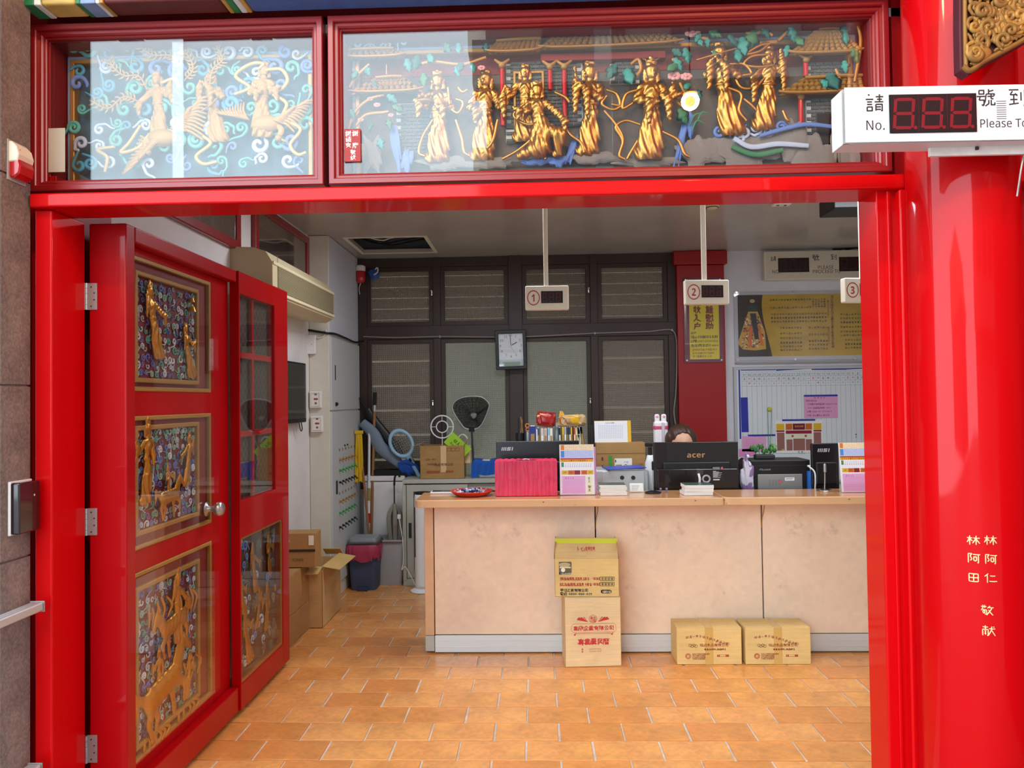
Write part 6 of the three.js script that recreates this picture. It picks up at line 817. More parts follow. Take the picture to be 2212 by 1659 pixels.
    const c = atZ(866, 958, 6.58), rk = thing('mosquito_racket', 'pale blue electric mosquito racket lying on a blue bundle', 'racket', [c.x, c.y, -6.6]); rk.rotation.set(-0.1, 0.1, 0.5);
    part('hoop', tr(new THREE.TorusGeometry(0.105, 0.016, 12, 48).scale(0.9, 1.15, 1), 0, 0, 0), M(0x9cc4dc, 0.4), rk); part('mesh', Array.from({ length: 9 }, (_, i) => cyl(0.0012, 0.0012, 2 * Math.sqrt(1 - ((i - 4) / 5) ** 2) * 0.115, (i - 4) * 0.019, 0, 0, 5)).concat(Array.from({ length: 9 }, (_, i) => cyl(0.0012, 0.0012, 2 * Math.sqrt(1 - ((i - 4) / 5) ** 2) * 0.09, 0, (i - 4) * 0.023, 0.002, 5, 0, 0, Math.PI / 2))), mat.steelDull, rk); part('handle', [box(0.05, 0.1, 0.03, 0.01, 0, -0.17, 0), box(0.034, 0.14, 0.028, 0.01, 0, -0.28, 0)], M(0x86b2d0, 0.4), rk); part('switch', box(0.02, 0.03, 0.01, 0.003, 0, -0.17, 0.018), mat.blackSoft, rk);
    const bl = thing('cloth_bundle', 'crumpled royal blue cloth bundle under the mosquito racket', 'cloth', [atZ(880, 1000, 6.6).x, ft + 0.004, -6.62]); const g = rockGeo(0.1, 0.075, 0.045, 55, 0.15); g.translate(0, 0.07, 0); part('folds', g, M(0x1c4fae, 0.85), bl); part('corner_fold', ribbon([[-0.07, 0.1, 0.02], [0.0, 0.12, 0.045], [0.08, 0.07, 0.03]], 0.02, 0.01, 14, 0.5), M(0x2258b8, 0.85), bl); }
  // grey steel cabinet
  const cf = 6.33, CL = atZ(870, 1150, cf).x, CR = -0.05, ch = atZ(900, 1036, cf).y, cb = thing('steel_cabinet', 'grey steel cabinet with glazed sliding door behind the counter end', 'cabinet', [CL, 0, -cf]); const cw = CR - CL, cd = 0.36;
  part('top', box(cw, 0.035, cd, 0.003, cw / 2, ch - 0.0175, -cd / 2), mat.cabinetGrey, cb); part('base', box(cw, 0.06, cd - 0.01, 0.003, cw / 2, 0.03, -cd / 2), mat.cabinetGrey, cb); part('side', box(0.03, ch - 0.09, cd, 0.003, 0.015, ch / 2, -cd / 2), mat.cabinetGrey, cb); part('side', box(0.03, ch - 0.09, cd, 0.003, cw - 0.015, ch / 2, -cd / 2), mat.cabinetGrey, cb); part('back', box(cw - 0.05, ch - 0.09, 0.01, 0, cw / 2, ch / 2, -cd + 0.006), M(0x8f7a4c, 0.6), cb);
  for (const y of [0.42]) part('shelf', box(cw - 0.06, 0.014, cd - 0.06, 0.001, cw / 2, ch * 0.42, -cd / 2), mat.cabinetGrey, cb);
  for (const [a, b, z] of [[0.034, 0.56, -0.02], [0.54, cw - 0.034, -0.045]]) { const dr = sub('sliding_door', cb, [0, 0, z]); part('door_frame', ring(a, 0.065, b, ch - 0.045, 0.055, -0.01, 0.02, 0.002), mat.cabinetGrey, dr); part('door_glass', boxAB(a + 0.05, 0.115, -0.002, b - 0.05, ch - 0.095, 0.002, 0), mat.glassThin, dr); if (a < 0.1) part('finger_pull', box(0.026, 0.13, 0.006, 0.003, a + 0.028, ch * 0.52, 0.011), mat.black, dr); }
  const bk = [[0.12, 0.05, 0x6b1f24], [0.165, 0.04, 0x2a2a2e], [0.21, 0.06, 0xc9a21c]];
  bk.forEach(([x, w, c], i) => { const t = thing('folder', ['dark red upright folder inside the steel cabinet', 'black upright folder inside the steel cabinet', 'yellow upright folder inside the steel cabinet'][i], 'folder', [CL + x, ch * 0.42 + 0.009, -cf - 0.16]); part('cover', box(w * 0.9, 0.26, 0.2, 0.003, 0, 0.13, 0), M(c, 0.6), t); part('spine_label', box(w * 0.6, 0.08, 0.001, 0, 0, 0.17, 0.1006), mat.paper, t); });
  carton('small plain carton on the lower shelf of the steel cabinet', 0.24, 0.2, 0.22, [CL + 0.22, 0.062, -cf - 0.06], 0, mat.cardInside, {});
  // tower fan by the counter end, and its cord
  const tf = atY(905, 1277, 0), tw = thing('tower_fan', 'slim white tower fan with black top beside the counter end', 'fan', [tf.x + 0.035, 0, tf.z]); const th = atZ(905, 1062, -tf.z).y;
  part('base', lathe([[0, 0], [0.1, 0], [0.105, 0.012], [0.07, 0.03], [0.05, 0.035], [0, 0.035]], 36), mat.plasticWhite, tw); part('tower', lathe([[0, 0.03], [0.062, 0.03], [0.066, 0.06], [0.066, th - 0.05], [0.06, th - 0.02], [0, th - 0.02]], 36), mat.plasticWhite, tw); part('top_cap', lathe([[0, th - 0.02], [0.06, th - 0.02], [0.058, th - 0.002], [0, th]], 36), mat.black, tw); part('outlet_slot', box(0.012, th * 0.5, 0.02, 0.004, -0.055, th * 0.6, 0.03), mat.darkGrey, tw);
  const cord = thing('power_cord', 'thin white power cord hanging down the cabinet to the fan', 'cord', [0, 0, 0]); const cp = (x, y, dd) => atZ(x, y, dd).toArray(); part('cord', tube([cp(862, 1120, 6.3), cp(870, 1170, 6.3), cp(871, 1215, 6.3), cp(868, 1232, 6.29), cp(874, 1224, 6.29), cp(885, 1240, 6.25), cp(898, 1266, tf.z * -1 + 0.03)], 0.004, 60, 6), mat.plasticWhite, cord); part('plug', box(0.03, 0.04, 0.02, 0.006, ...cp(862, 1116, 6.31)), mat.plasticWhite, cord);
  // ---- on the cabinet
  const R = rect(6.38, 908, 957, 1003, 1028), ct = carton('opened carton on the steel cabinet holding a green card and hoops', R.w, R.h, 0.24, [R.cx, ch + 0.001, -6.37], 0.03, mat.cardBrown, { open: true, tape: true, tapeH: 0.8, tapeX: 0.03, print: (g, w, h) => { const c = '#7a4a2c'; for (let k = 0; k < 3; k++) { g.strokeStyle = c; g.lineWidth = 3; g.strokeRect(w * (0.62 + k * 0.1), h * 0.06, w * 0.08, h * 0.1); } line(g, '傳承一甲子', w * 0.12, h * 0.38, w * 0.045, c); line(g, '食品有限公司', w * 0.32, h * 0.52, w * 0.07, c); line(g, '古早花生', w * 0.14, h * 0.52, w * 0.05, c); g.fillStyle = '#a0522f'; g.fillRect(w * 0.14, h * 0.76, w * 0.3, h * 0.08); g.fillRect(w * 0.58, h * 0.76, w * 0.18, h * 0.06); } });
  part('side_flap', box(0.09, 0.004, 0.22, 0.001, -R.w / 2 - 0.035, R.h + 0.006, -0.12, 0, 0, 0.35), mat.cardInside, ct); part('side_flap', box(0.07, 0.004, 0.22, 0.001, R.w / 2 + 0.015, R.h + 0.03, -0.12, 0, 0, 1.0), mat.cardInside, ct);
  const hc = atZ(955, 922, 6.46), hp = thing('wire_hoop', 'pale round double wire hoop sticking out of the carton', 'hoop', [hc.x, hc.y, -6.46]); part('outer_ring', new THREE.TorusGeometry(0.098, 0.006, 10, 48), mat.plasticWhite, hp); part('inner_ring', new THREE.TorusGeometry(0.05, 0.005, 10, 40), mat.plasticWhite, hp); part('spokes', [0, 1, 2, 3].map((k) => cyl(0.003, 0.003, 0.05, Math.cos(k * 1.571 + 1.57) * 0.074, Math.sin(k * 1.571 + 1.57) * 0.074, 0, 6, 0, 0, k * 1.571)), mat.plasticWhite, hp); part('stem', cyl(0.004, 0.004, 0.16, 0, -0.175, 0, 8), mat.plasticWhite, hp);
  const gc = atZ(988, 958, 6.4), gcard = thing('green_card', 'bright lime green card with dark characters leaning in the carton', 'card', [gc.x, gc.y - 0.02, -6.42]); gcard.rotation.z = -0.75; part('card', box(0.22, 0.12, 0.006, 0.002), M(0x9fd02a, 0.6), gcard); sheet('lettering', 0.19, 0.1, inkMat(200, 110, (g) => { line(g, '收入', 40, 20, 36, '#3c5a14', 0.13); line(g, '台山主', 30, 66, 22, '#3c5a14', 0.12); }), gcard, [0, 0, 0.0036]);
  const hd = atZ(1003, 935, 6.44), ph = thing('paper_bag', 'paper bag with twisted cord handles behind the green card', 'bag', [hd.x - 0.02, ch + 0.1, -6.5]); part('bag', box(0.14, 0.16, 0.05, 0.006, 0, 0.1, 0), mat.cardPale, ph); for (const s of [-0.01, 0.02]) part('cord_handle', tube([[-0.04, 0.17, s], [-0.035, 0.25, s], [0.0, 0.275, s], [0.04, 0.24, s], [0.03, 0.17, s]], 0.005, 24, 6), mat.cream, ph);
  // landing net
  const nt = [[977, 880], [990, 862], [1040, 858], [1057, 874], [1055, 885], [1040, 918], [1030, 926], [1006, 926], [996, 916]].map(([x, y]) => { const p = atZ(x, y, 6.5); return [p.x, p.y, -6.5]; }), net = thing('landing_net', 'black landing net with angular metal hoop and long handle', 'net', [0, 0, 0]);
  part('hoop', tube(nt, 0.008, 90, 8, true), mat.steelDull, net); const c0 = nt.reduce((s, p) => [s[0] + p[0] / nt.length, s[1] + p[1] / nt.length], [0, 0]);
  { const cv = curve(nt, true), strands = [], N = 40; for (const k of [0.85, 0.7, 0.55, 0.4, 0.25]) { const pts = []; for (let i = 0; i < N; i++) { const p = cv.getPoint(i / N); pts.push([mix(c0[0], p.x, k), mix(c0[1] - 0.03 * (1 - k), p.y, k), -6.5 - 0.12 * (1 - k)]); } strands.push(tube(pts, 0.0022, 60, 4, true)); } for (let i = 0; i < N; i++) { const p = cv.getPoint(i / N); strands.push(tube([[p.x, p.y, p.z], [mix(c0[0], p.x, 0.6), mix(c0[1] - 0.012, p.y, 0.6), -6.55], [mix(c0[0], p.x, 0.2), mix(c0[1] - 0.024, p.y, 0.2), -6.6]], 0.0022, 10, 4)); } part('netting', strands, mat.blackSoft, net);
    const sk = []; const P = [], I = []; for (let j = 0; j <= 6; j++) for (let i = 0; i < N; i++) { const p = cv.getPoint(i / N), k = 0.98 - 0.82 * j / 6; P.push(mix(c0[0], p.x, k), mix(c0[1] - 0.03 * (1 - k), p.y, k), -6.503 - 0.14 * Math.sin((1 - k) * 1.4)); } for (let j = 0; j < 6; j++) for (let i = 0; i < N; i++) { const a = j * N + i, b = j * N + (i + 1) % N; I.push(a, a + N, b, b, a + N, b + N); } part('net_cloth', finish(P, I), new THREE.MeshStandardMaterial({ color: 0x0c0c0d, roughness: 0.9, transparent: true, opacity: 0.72 }), net); }
  const h0 = atZ(1019, 926, 6.5), h1 = atZ(1024, 1020, 6.5); part('handle', tube([[h0.x, h0.y + 0.01, -6.5], [(h0.x + h1.x) / 2, (h0.y + h1.y) / 2, -6.49], [h1.x, ch + 0.004, -6.48]], 0.009, 12, 10), mat.darkGrey, net); part('socket', box(0.05, 0.045, 0.02, 0.005, h0.x, h0.y - 0.005, -6.5), mat.blackSoft, net);
  // blue towel over a small white stool
  const tR = rect(6.42, 1024, 968, 1078, 1026), tl = thing('step_stool', 'small white plastic stool on the steel cabinet', 'stool', [tR.cx + 0.02, ch, -6.5]); part('seat', box(0.18, 0.02, 0.14, 0.006, 0, 0.14, 0), mat.plasticWhite, tl); for (const [x, z] of [[-0.07, 0.05], [0.07, 0.05], [-0.07, -0.05], [0.07, -0.05]]) part('leg', box(0.025, 0.13, 0.02, 0.005, x, 0.066, z), mat.plasticWhite, tl); part('brace', box(0.17, 0.03, 0.012, 0.004, 0, 0.02, 0.06), mat.plasticWhite, tl);
  const tw2 = thing('towel', 'royal blue towel draped over the white stool', 'towel', [tR.cx, ch + 0.152, -6.5]); { const P = [], I = [], N = 24, K = 12; for (let j = 0; j <= K; j++) for (let i = 0; i <= N; i++) { const u = i / N, v = j / K, x = (u - 0.55) * 0.24, over = Math.max(0, v - 0.45), y = (over > 0 ? -over * 0.23 - (u < 0.25 ? over * 0.05 : 0) : 0) + 0.006 * Math.sin(u * 9), z = Math.min(v, 0.45) / 0.45 * 0.17 - 0.09 + 0.012 * Math.sin(u * 14 + v * 3) * (over > 0 ? 1 : 0.2) + (over > 0 ? 0.008 : 0); P.push(x, y + (u < 0.08 ? -0.08 * v : 0), z); } for (let j = 0; j < K; j++) for (let i = 0; i < N; i++) { const a = j * (N + 1) + i; I.push(a, a + N + 1, a + 1, a + 1, a + N + 1, a + N + 2); } part('cloth', finish(P, I), mat.blueCloth, tw2); }
}
// ================================================================ on the back wall
const DW = DBACK;
{
  // wall clock on the window front
  const R = rect(DW - 0.1, 1071, 713, 1138, 798), c = thing('wall_clock', 'square wall clock with black frame and inner pendulum window', 'clock', [R.cx, R.y0, -DW + 0.095]); c.rotation.z = 0.02;
  part('frame', ring(-R.w / 2, 0, R.w / 2, R.h, 0.022, -0.03, 0.045, 0.004), mat.black, c);
  part('dial', box(R.w - 0.03, R.h - 0.03, 0.02, 0, 0, R.h / 2, -0.02), M(0xdfe6e8, 0.5), c);
  sheet('dial_print', R.w - 0.04, R.h - 0.04, printMat(400, 520, (g, w, h) => { g.fillStyle = '#dde5e8'; g.fillRect(0, 0, w, h); const cx = w / 2, cy = h * 0.38; for (let k = 1; k <= 12; k++) { const a = k * Math.PI / 6; latin(g, String(k), cx + Math.sin(a) * 158 * (k === 1 || k === 11 || k === 5 || k === 7 ? 0.95 : 1), cy - Math.cos(a) * 160 + 18, 50, '#2c3034', 'serif', 'center'); } g.fillStyle = '#c3d0d4'; g.fillRect(0, h * 0.77, w, 6); g.fillStyle = '#b9ccd2'; g.fillRect(0, h * 0.79, w, h * 0.21); g.fillStyle = '#93a491'; g.fillRect(w * 0.18, h * 0.84, w * 0.66, h * 0.12); }, 0.4), c, [0, R.h / 2, -0.0095]);
  const cy = 0.02 + (R.h - 0.04) * 0.62, hand = (len, wd, a, m, z) => { const g = box(wd, len, 0.002, 0, 0, len * 0.42, 0); part('hand', g, m, c, [0, cy, z], [0, 0, -a]); };
  hand(0.07, 0.006, 2.05 * Math.PI / 6 + 0.0, mat.blackSoft, -0.006); hand(0.105, 0.004, -0.03, mat.blackSoft, -0.004); hand(0.09, 0.0015, 2.7, M(0x888888, 0.5), -0.002); part('hub', cyl(0.006, 0.006, 0.008, 0, cy, -0.003, 14, Math.PI / 2), mat.steel, c);
  part('cover_glass', box(R.w - 0.036, R.h - 0.036, 0.002, 0, 0, R.h / 2, 0.006), mat.glassThin, c);
  // fire alarm sounder
  const A = atZ(779, 612, DW - 0.06), al = thing('fire_alarm', 'small white and red cylindrical fire alarm beside the window top', 'alarm', [A.x, atZ(779, 612, DW - 0.06).y, -DW + 0.06]); part('red_dome', lathe([[0, 0], [0.03, 0.004], [0.042, 0.03], [0.042, 0.11], [0, 0.11]], 28), MP(0xc4161a, 0.3, { clearcoat: 0.8 }), al); part('white_cap', lathe([[0.036, 0.11], [0.044, 0.112], [0.044, 0.155], [0.03, 0.165], [0, 0.165]], 28), mat.plasticWhite, al); part('bracket', box(0.03, 0.04, 0.06, 0.004, 0, 0.13, -0.03), mat.plasticGrey, al); part('wire', tube([[0, 0, 0], [-0.015, -0.05, 0], [-0.01, -0.1, -0.01]], 0.003, 10, 6), mat.plasticWhite, al);
  const bt = atZ(808, 592, DW - 0.05), rag = thing('blue_bag', 'small blue plastic bag tied by the fire alarm', 'bag', [bt.x, bt.y - 0.05, -DW + 0.04]); const rg = rockGeo(0.05, 0.055, 0.02, 91, 0.2); rg.translate(0, 0.05, 0); part('bag', rg, M(0x2c50a0, 0.4), rag); part('tie', tube([[0.01, 0.09, 0.01], [0.03, 0.11, 0.01], [0.035, 0.07, 0.015], [0.0, 0.04, 0.02]], 0.006, 14, 6), mat.plasticWhite, rag);
  // conduit along the middle rail
  const cd = thing('cable_conduit', 'thin grey cable clipped along the window middle rail and down', 'cable'), q = (x, y) => { const p = atZ(x, y, DW - 0.03); return [p.x, p.y, -DW + 0.025]; };
  part('cable', tube([q(785, 727), q(850, 729), q(950, 727), q(1068, 728), q(1140, 727), q(1280, 720), q(1400, 716), q(1452, 713), q(1459, 722), q(1462, 780), q(1460, 850), q(1456, 890), q(1461, 925)], 0.007, 120, 6), M(0x8a8480, 0.6), cd); for (const [x, y] of [[950, 727], [1285, 720], [1452, 713]]) part('clip', box(0.012, 0.022, 0.012, 0.003, ...q(x, y)), mat.steelDull, cd);
  // yellow notice under acrylic on the pillar
  const PZ = DW - 0.065, S = rect(PZ, 1477, 600, 1561, 783), n = thing('notice', 'narrow yellow notice with dark red characters under acrylic on the pillar', 'notice', [S.cx, S.y0, -PZ]);
  const N = rect(PZ, 1489, 640, 1553, 776);
  part('backing', box(S.w, S.h, 0.004, 0.001, 0, S.h / 2, 0.003), M(0x6a1240, 0.4), n);
  sheet('paper', N.w, N.y1 - N.y0 + 0.1, printMat(320, 800, (g, w, h) => { g.fillStyle = '#d8c81e'; g.fillRect(0, 0, w, h); const c = '#7c2a1c', k = '#1c1a14'; column(g, '低急收入戶', 44, 52, 80, c, 0.14, 1, 1.1); column(g, '災難慰助金', 180, 140, 80, c, 0.14, 1, 1.1); g.fillStyle = '#d8c81e'; g.fillRect(0, 488, w, 330); line(g, '帳戶', 12, 500, 30, k, 0.12); line(g, '曾山巖關渡聖主廟', 14, 542, 34, k, 0.13, 0, 1.08); line(g, '帳號', 12, 588, 32, k, 0.12); latin(g, ':440102045866', 80, 617, 33, k, 'sans-serif'); line(g, '台北富邦銀行', 14, 634, 34, k, 0.13); line(g, '光明分行', 236, 644, 18, k, 0.12); for (const [y, t] of [[684, '光成億款請前來電告知'], [720, '五日內請款人姓名及'], [756, '通知電農民主三司']]) line(g, t, 26, y, 25, '#8a4a20', 0.11, 0, 1.06); }, 0.5), n, [N.cx - S.cx, N.cy - S.y0 + 0.05, 0.0056]);
  part('acrylic', box(S.w, S.h, 0.003, 0.001, 0, S.h / 2, 0.01), mat.glassThin, n); for (const [x, y] of [[-1, 0], [1, 0], [-1, 1], [1, 1]]) part('stud', cyl(0.008, 0.008, 0.014, x * (S.w / 2 - 0.02), y ? S.h - 0.02 : 0.02, 0.009, 14, Math.PI / 2), mat.chrome, n);
  // wall queue display
  const D = rect(DW - 0.08, 1651, 540, 1960, 602), w = thing('queue_display', 'long cream call display with unlit digits on the back wall', 'queue display', [D.cx, D.y0, -DW]);
  part('case', box(D.w, D.h, 0.08, 0.008, 0, D.h / 2, 0.04), mat.cream, w);
  sheet('face_print', D.w * 0.985, D.h * 0.95, printMat(1600, 330, (g, W, H) => { g.fillStyle = '#d5cdb8'; g.fillRect(0, 0, W, H); const X = (px) => (px - 1651) / 309 * W; hanzi(g, '請', X(1662), 46, 66, '#3a3530', 0.08); latin(g, 'NO.', X(1665), 262, 58, '#3a3530', 'sans-serif'); hanzi(g, '號', X(1754), 42, 78, '#3a3530', 0.08); hanzi(g, '到', X(1794), 42, 72, '#3a3530', 0.08); latin(g, 'PLEASE', X(1766), 218, 56, '#3a3530'); latin(g, 'PROCEED TO', X(1754), 268, 56, '#3a3530'); }, 0.5), w, [0, D.h / 2, 0.0808]);
  const X = (px) => ((px - 1651) / 309 - 0.5) * D.w, wnd = printMat(360, 160, (g, W, H) => { g.fillStyle = '#14070a'; g.fillRect(0, 0, W, H); for (let k = 0; k < 3; k++) sevenSeg(g, 14 + k * 116, 16, 78, 128, '#4a0e14'); }, 0.25);
  for (const [a, b] of [[1681, 1748], [1813, 1880]]) part('digit_window', box(X(b) - X(a), D.h * 0.5, 0.004, 0.001, (X(a) + X(b)) / 2, D.h * 0.5, 0.082), mat.blackGloss, w), sheet('digits', X(b) - X(a) - 0.004, D.h * 0.48, wnd, w, [(X(a) + X(b)) / 2, D.h * 0.5, 0.0845]);
  part('wires', [tube([[0.0, D.h + 0.01, 0.03], [0.15, D.h + 0.03, 0.05], [0.3, D.h + 0.02, 0.04], [0.45, D.h + 0.015, 0.03]], 0.012, 30, 6), tube([[0.1, D.h + 0.008, 0.05], [0.3, D.h + 0.035, 0.03], [0.5, D.h + 0.02, 0.05]], 0.008, 20, 6)], mat.black, w);
  // large yellow poster in clear frame
  const P = rect(DW - 0.02, 1587, 627, 1980, 777), po = thing('poster', 'wide yellow temple poster of rows of dark characters under acrylic', 'poster', [P.cx, P.y0, -DW]);
  const I = rect(DW - 0.02, 1595, 634, 1970, 768);
  part('backing', box(P.w, P.h, 0.008, 0.001, 0, P.h / 2, 0.005), M(0xb9bec4, 0.4), po);
  sheet('print', I.w, I.h, printMat(2000, 720, (g, W, H) => { g.fillStyle = '#c2a024'; g.fillRect(0, 0, W, H); for (let i = 0; i < 240; i++) { g.globalAlpha = 0.08; g.fillStyle = i % 2 ? '#c8a838' : '#8f7414'; g.beginPath(); g.ellipse(hash2(i, 1, 9) * W, hash2(i, 2, 9) * H, 60 + 120 * hash2(i, 3, 9), 30 + 50 * hash2(i, 4, 9), 0, 0, 7); g.fill(); } g.globalAlpha = 1;
    const s = W / 375, X0 = (px) => (px - 1595) * s, Y0 = (py) => (py - 634) * s * (H / (134 * s)), k = '#2a2418', fs = 5.0 * s;
    // robed temple image at the left, kept as plain shapes
    const gr = g.createLinearGradient(0, 0, X0(1668), 0); g.fillStyle = '#241d18'; g.beginPath(); g.moveTo(0, 0); g.lineTo(X0(1650), 0); g.bezierCurveTo(X0(1640), H * 0.3, X0(1662), H * 0.7, X0(1668), H); g.lineTo(0, H); g.fill();
    g.fillStyle = '#5a4630'; for (let i = 0; i < 70; i++) g.fillRect(X0(1597) + hash2(i, 5, 2) * X0(1640), hash2(i, 6, 2) * H * 0.3, 10, 5);
    const cx = X0(1627); g.fillStyle = '#b8a888'; g.beginPath(); g.ellipse(cx, H * 0.1, 30, 22, 0, 0, 7); g.fill(); g.fillStyle = '#1d4038'; g.fillRect(cx - 60, H * 0.16, 110, 90); g.fillStyle = '#c9a23c'; g.beginPath(); g.moveTo(cx - 50, H * 0.27); g.lineTo(cx - 180, H * 0.78); g.lineTo(cx - 120, H * 0.88); g.lineTo(cx + 20, H * 0.9); g.lineTo(cx + 150, H * 0.88); g.lineTo(cx + 140, H * 0.6); g.lineTo(cx + 60, H * 0.27); g.fill();
    for (let i = 0; i < 130; i++) { const v = 0.36 + 0.5 * hash2(i, 8, 4), u = (hash2(i, 9, 4) - 0.5) * 2 * (60 + v * 120); g.fillStyle = ['#2c2a30', '#e8e2d0', '#b8472c', '#7d5a8a', '#3a3420'][i % 5]; g.beginPath(); g.ellipse(cx + u * 0.85, H * v, 16, 7, hash2(i, 3, 3) * 3, 0, 7); g.fill(); }
    g.fillStyle = '#1a2a34'; g.beginPath(); g.moveTo(cx - 30, H * 0.3); g.lineTo(cx + 40, H * 0.3); g.lineTo(cx + 70, H * 0.72); g.lineTo(cx + 20, H * 0.72); g.fill(); g.fillStyle = '#d86a30'; g.beginPath(); g.moveTo(cx - 40, H * 0.5); g.lineTo(cx - 5, H * 0.5); g.lineTo(cx - 20, H * 0.85); g.lineTo(cx - 60, H * 0.85); g.fill(); g.beginPath(); g.moveTo(cx + 60, H * 0.5); g.lineTo(cx + 85, H * 0.5); g.lineTo(cx + 120, H * 0.82); g.lineTo(cx + 85, H * 0.82); g.fill();
    const rowsT = [[1665, 646, 15], [1665, 663, 15], [1667, 677, 20], [1667, 685, 20], [1667, 693, 20], [1686, 707, 8], [1686, 719, 8], [1686, 729, 8], [1686, 739, 8], [1686, 747, 8], [1686, 755, 8], [1748, 707, 7], [1748, 722, 7], [1748, 736, 7], [1748, 744, 7], [1748, 753, 7], [1817, 680, 8], [1817, 688, 8], [1817, 697, 8], [1817, 707, 8], [1817, 717, 8], [1817, 725, 8], [1826, 735, 7], [1826, 744, 7], [1826, 752, 7], [1900, 680, 10], [1900, 700, 10], [1900, 720, 10]];
    const bank = '台北山行有限公司品農民話家心業子主敬林難助收田甲電'; rowsT.forEach(([x, y, n], r) => { for (let i = 0; i < n; i++) hanzi(g, bank[(i * 5 + r * 3) % bank.length], X0(x + i * 6.1), Y0(y - 2.5), fs * 0.92, k, 0.13, 0); }); for (let i = 0; i < 5; i++) for (let j = 0; j < 4; j++) hanzi(g, bank[(i + j * 5) % 24], X0(1757 + i * 6.2), Y0(644 + j * 5), fs * 0.85, k, 0.13);
    column(g, '曾山巖關渡主九公農民司農主敬業田主家話', X0(1797), Y0(638), 6.2 * s * 0.95, '#6b2a1c', 0.12, 1, 1.02); column(g, '農民九公主司田心', X0(1789), Y0(648), 4.6 * s, '#6b3a1c', 0.12, 0, 1.05); column(g, '農民九公主司田心', X0(1789), Y0(705), 4.6 * s, '#6b3a1c', 0.12, 0, 1.05); }, 0.45), po, [I.cx - P.cx, I.cy - P.y0, 0.0096]);
  part('acrylic', box(P.w, P.h, 0.003, 0.001, 0, P.h / 2, 0.014), mat.glassThin, po); for (const px of [1591, 1715, 1843]) for (const y of [0.008, P.h - 0.006]) part('stud', cyl(0.011, 0.011, 0.02, (atZ(px, 700, DW).x - P.cx), y, 0.012, 14, Math.PI / 2), mat.chrome, po);
  const rl = thing('wall_rail', 'pale grey ledge strip between poster and whiteboard', 'rail', [P.cx, atZ(1700, 783, DW).y, -DW]); part('strip', box(P.w, 0.018, 0.025, 0.004, 0, 0, 0.0135), mat.plasticGrey, rl); part('groove', box(P.w, 0.003, 0.002, 0, 0, 0.0, 0.0265), M(0x8a9096, 0.5), rl);
  // whiteboard with the month's calendar
  const B = rect(DW - 0.03, 1590, 793, 1985, 1040), b = thing('whiteboard', 'large whiteboard ruled as a month calendar with blue tape', 'whiteboard', [B.cx, B.y0, -DW]);
  part('panel', box(B.w, B.h, 0.02, 0.002, 0, B.h / 2, 0.012), M(0xd9dfe2, 0.25), b);
  part('frame', ring(-B.w / 2 - 0.012, -0.012, B.w / 2 + 0.012, B.h + 0.012, 0.02, 0.004, 0.024, 0.003), M(0xb8bcc0, 0.4, 0.3), b);
  sheet('ruling', B.w * 0.985, B.h * 0.985, printMat(2000, 1250, (g, W, H) => { g.fillStyle = '#d5dee2'; g.fillRect(0, 0, W, H); const s = W / 395, X2 = (px) => (px - 1590) * s, Y2 = (py) => (py - 793) * s; g.strokeStyle = '#5d7a80'; g.lineWidth = 2; const c0 = 1602.5, cw = 10.86;
    for (let i = 0; i <= 36; i++) { g.beginPath(); g.moveTo(X2(c0 + i * cw), Y2(800)); g.lineTo(X2(c0 + i * cw - 0.5 * i / 36), Y2(975)); g.stroke(); } for (const y of [800, 810, 820, 831, 965]) { g.beginPath(); g.moveTo(X2(c0), Y2(y)); g.lineTo(X2(1985), Y2(y)); g.stroke(); }
    const wk = '日六五四三二一'; for (let i = 0; i < 31; i++) { latin(g, String(31 - i), X2(c0 + (i + 0.5) * cw), Y2(808.6), 7.4 * s, '#3c4648', 'sans-serif', 'center'); const d = wk[i % 7], red = i % 7 < 2; hanzi(g, d, X2(c0 + i * cw + 2.6), Y2(812), 5.8 * s, red ? '#c03040' : '#5a6468', 0.12); hanzi(g, '一二三四五六日'[(i * 3) % 7], X2(c0 + i * cw + 3.2), Y2(822.5), 4.4 * s, red && i % 2 ? '#c03040' : '#8a9498', 0.12); }
    line(g, '甲', X2(1849), Y2(938), 4 * s, '#1d2a6e', 0.15); hanzi(g, '三', X2(1849), Y2(943), 4 * s, '#1d2a6e', 0.16); g.strokeStyle = '#3c9a84'; for (let k = 0; k < 5; k++) hanzi(g, '台', X2(1724 + k * 3), Y2(978), 3 * s, '#4aa48e', 0.12); }, 0.28), b, [0, B.h / 2, 0.0226]);
  const bx = (px) => atZ(px, 900, DW - 0.03).x - B.cx, by = (py, px = 1700) => atZ(px, py, DW - 0.03).y - B.y0, tape = M(0x1c2a9a, 0.45);
  const strip = (x0, y0, x1, y1, t = 4) => { const a = [bx(x0), by(y0, x0)], e = [bx(x1), by(y1, x1)], L = Math.hypot(e[0] - a[0], e[1] - a[1]); part('blue_tape', box(L, t * DW / FPX, 0.0012, 0, (a[0] + e[0]) / 2, (a[1] + e[1]) / 2, 0.0236, 0, 0, Math.atan2(e[1] - a[1], e[0] - a[0])), tape, b); };
  strip(1603, 798.5, 1678, 797.5); strip(1679, 799, 1752, 794.5); strip(1756, 797, 1832, 796.5); strip(1832, 796, 1900, 793);
  part('blue_tape', box(3.2 * DW / FPX, 150 * DW / FPX, 0.0012, 0, bx(1599), by(872, 1600), 0.0236), tape, b); part('blue_tape', box(15 * DW / FPX, 74 * DW / FPX, 0.0014, 0, bx(1609), by(896, 1609), 0.0242, 0, 0, 0.01), tape, b);
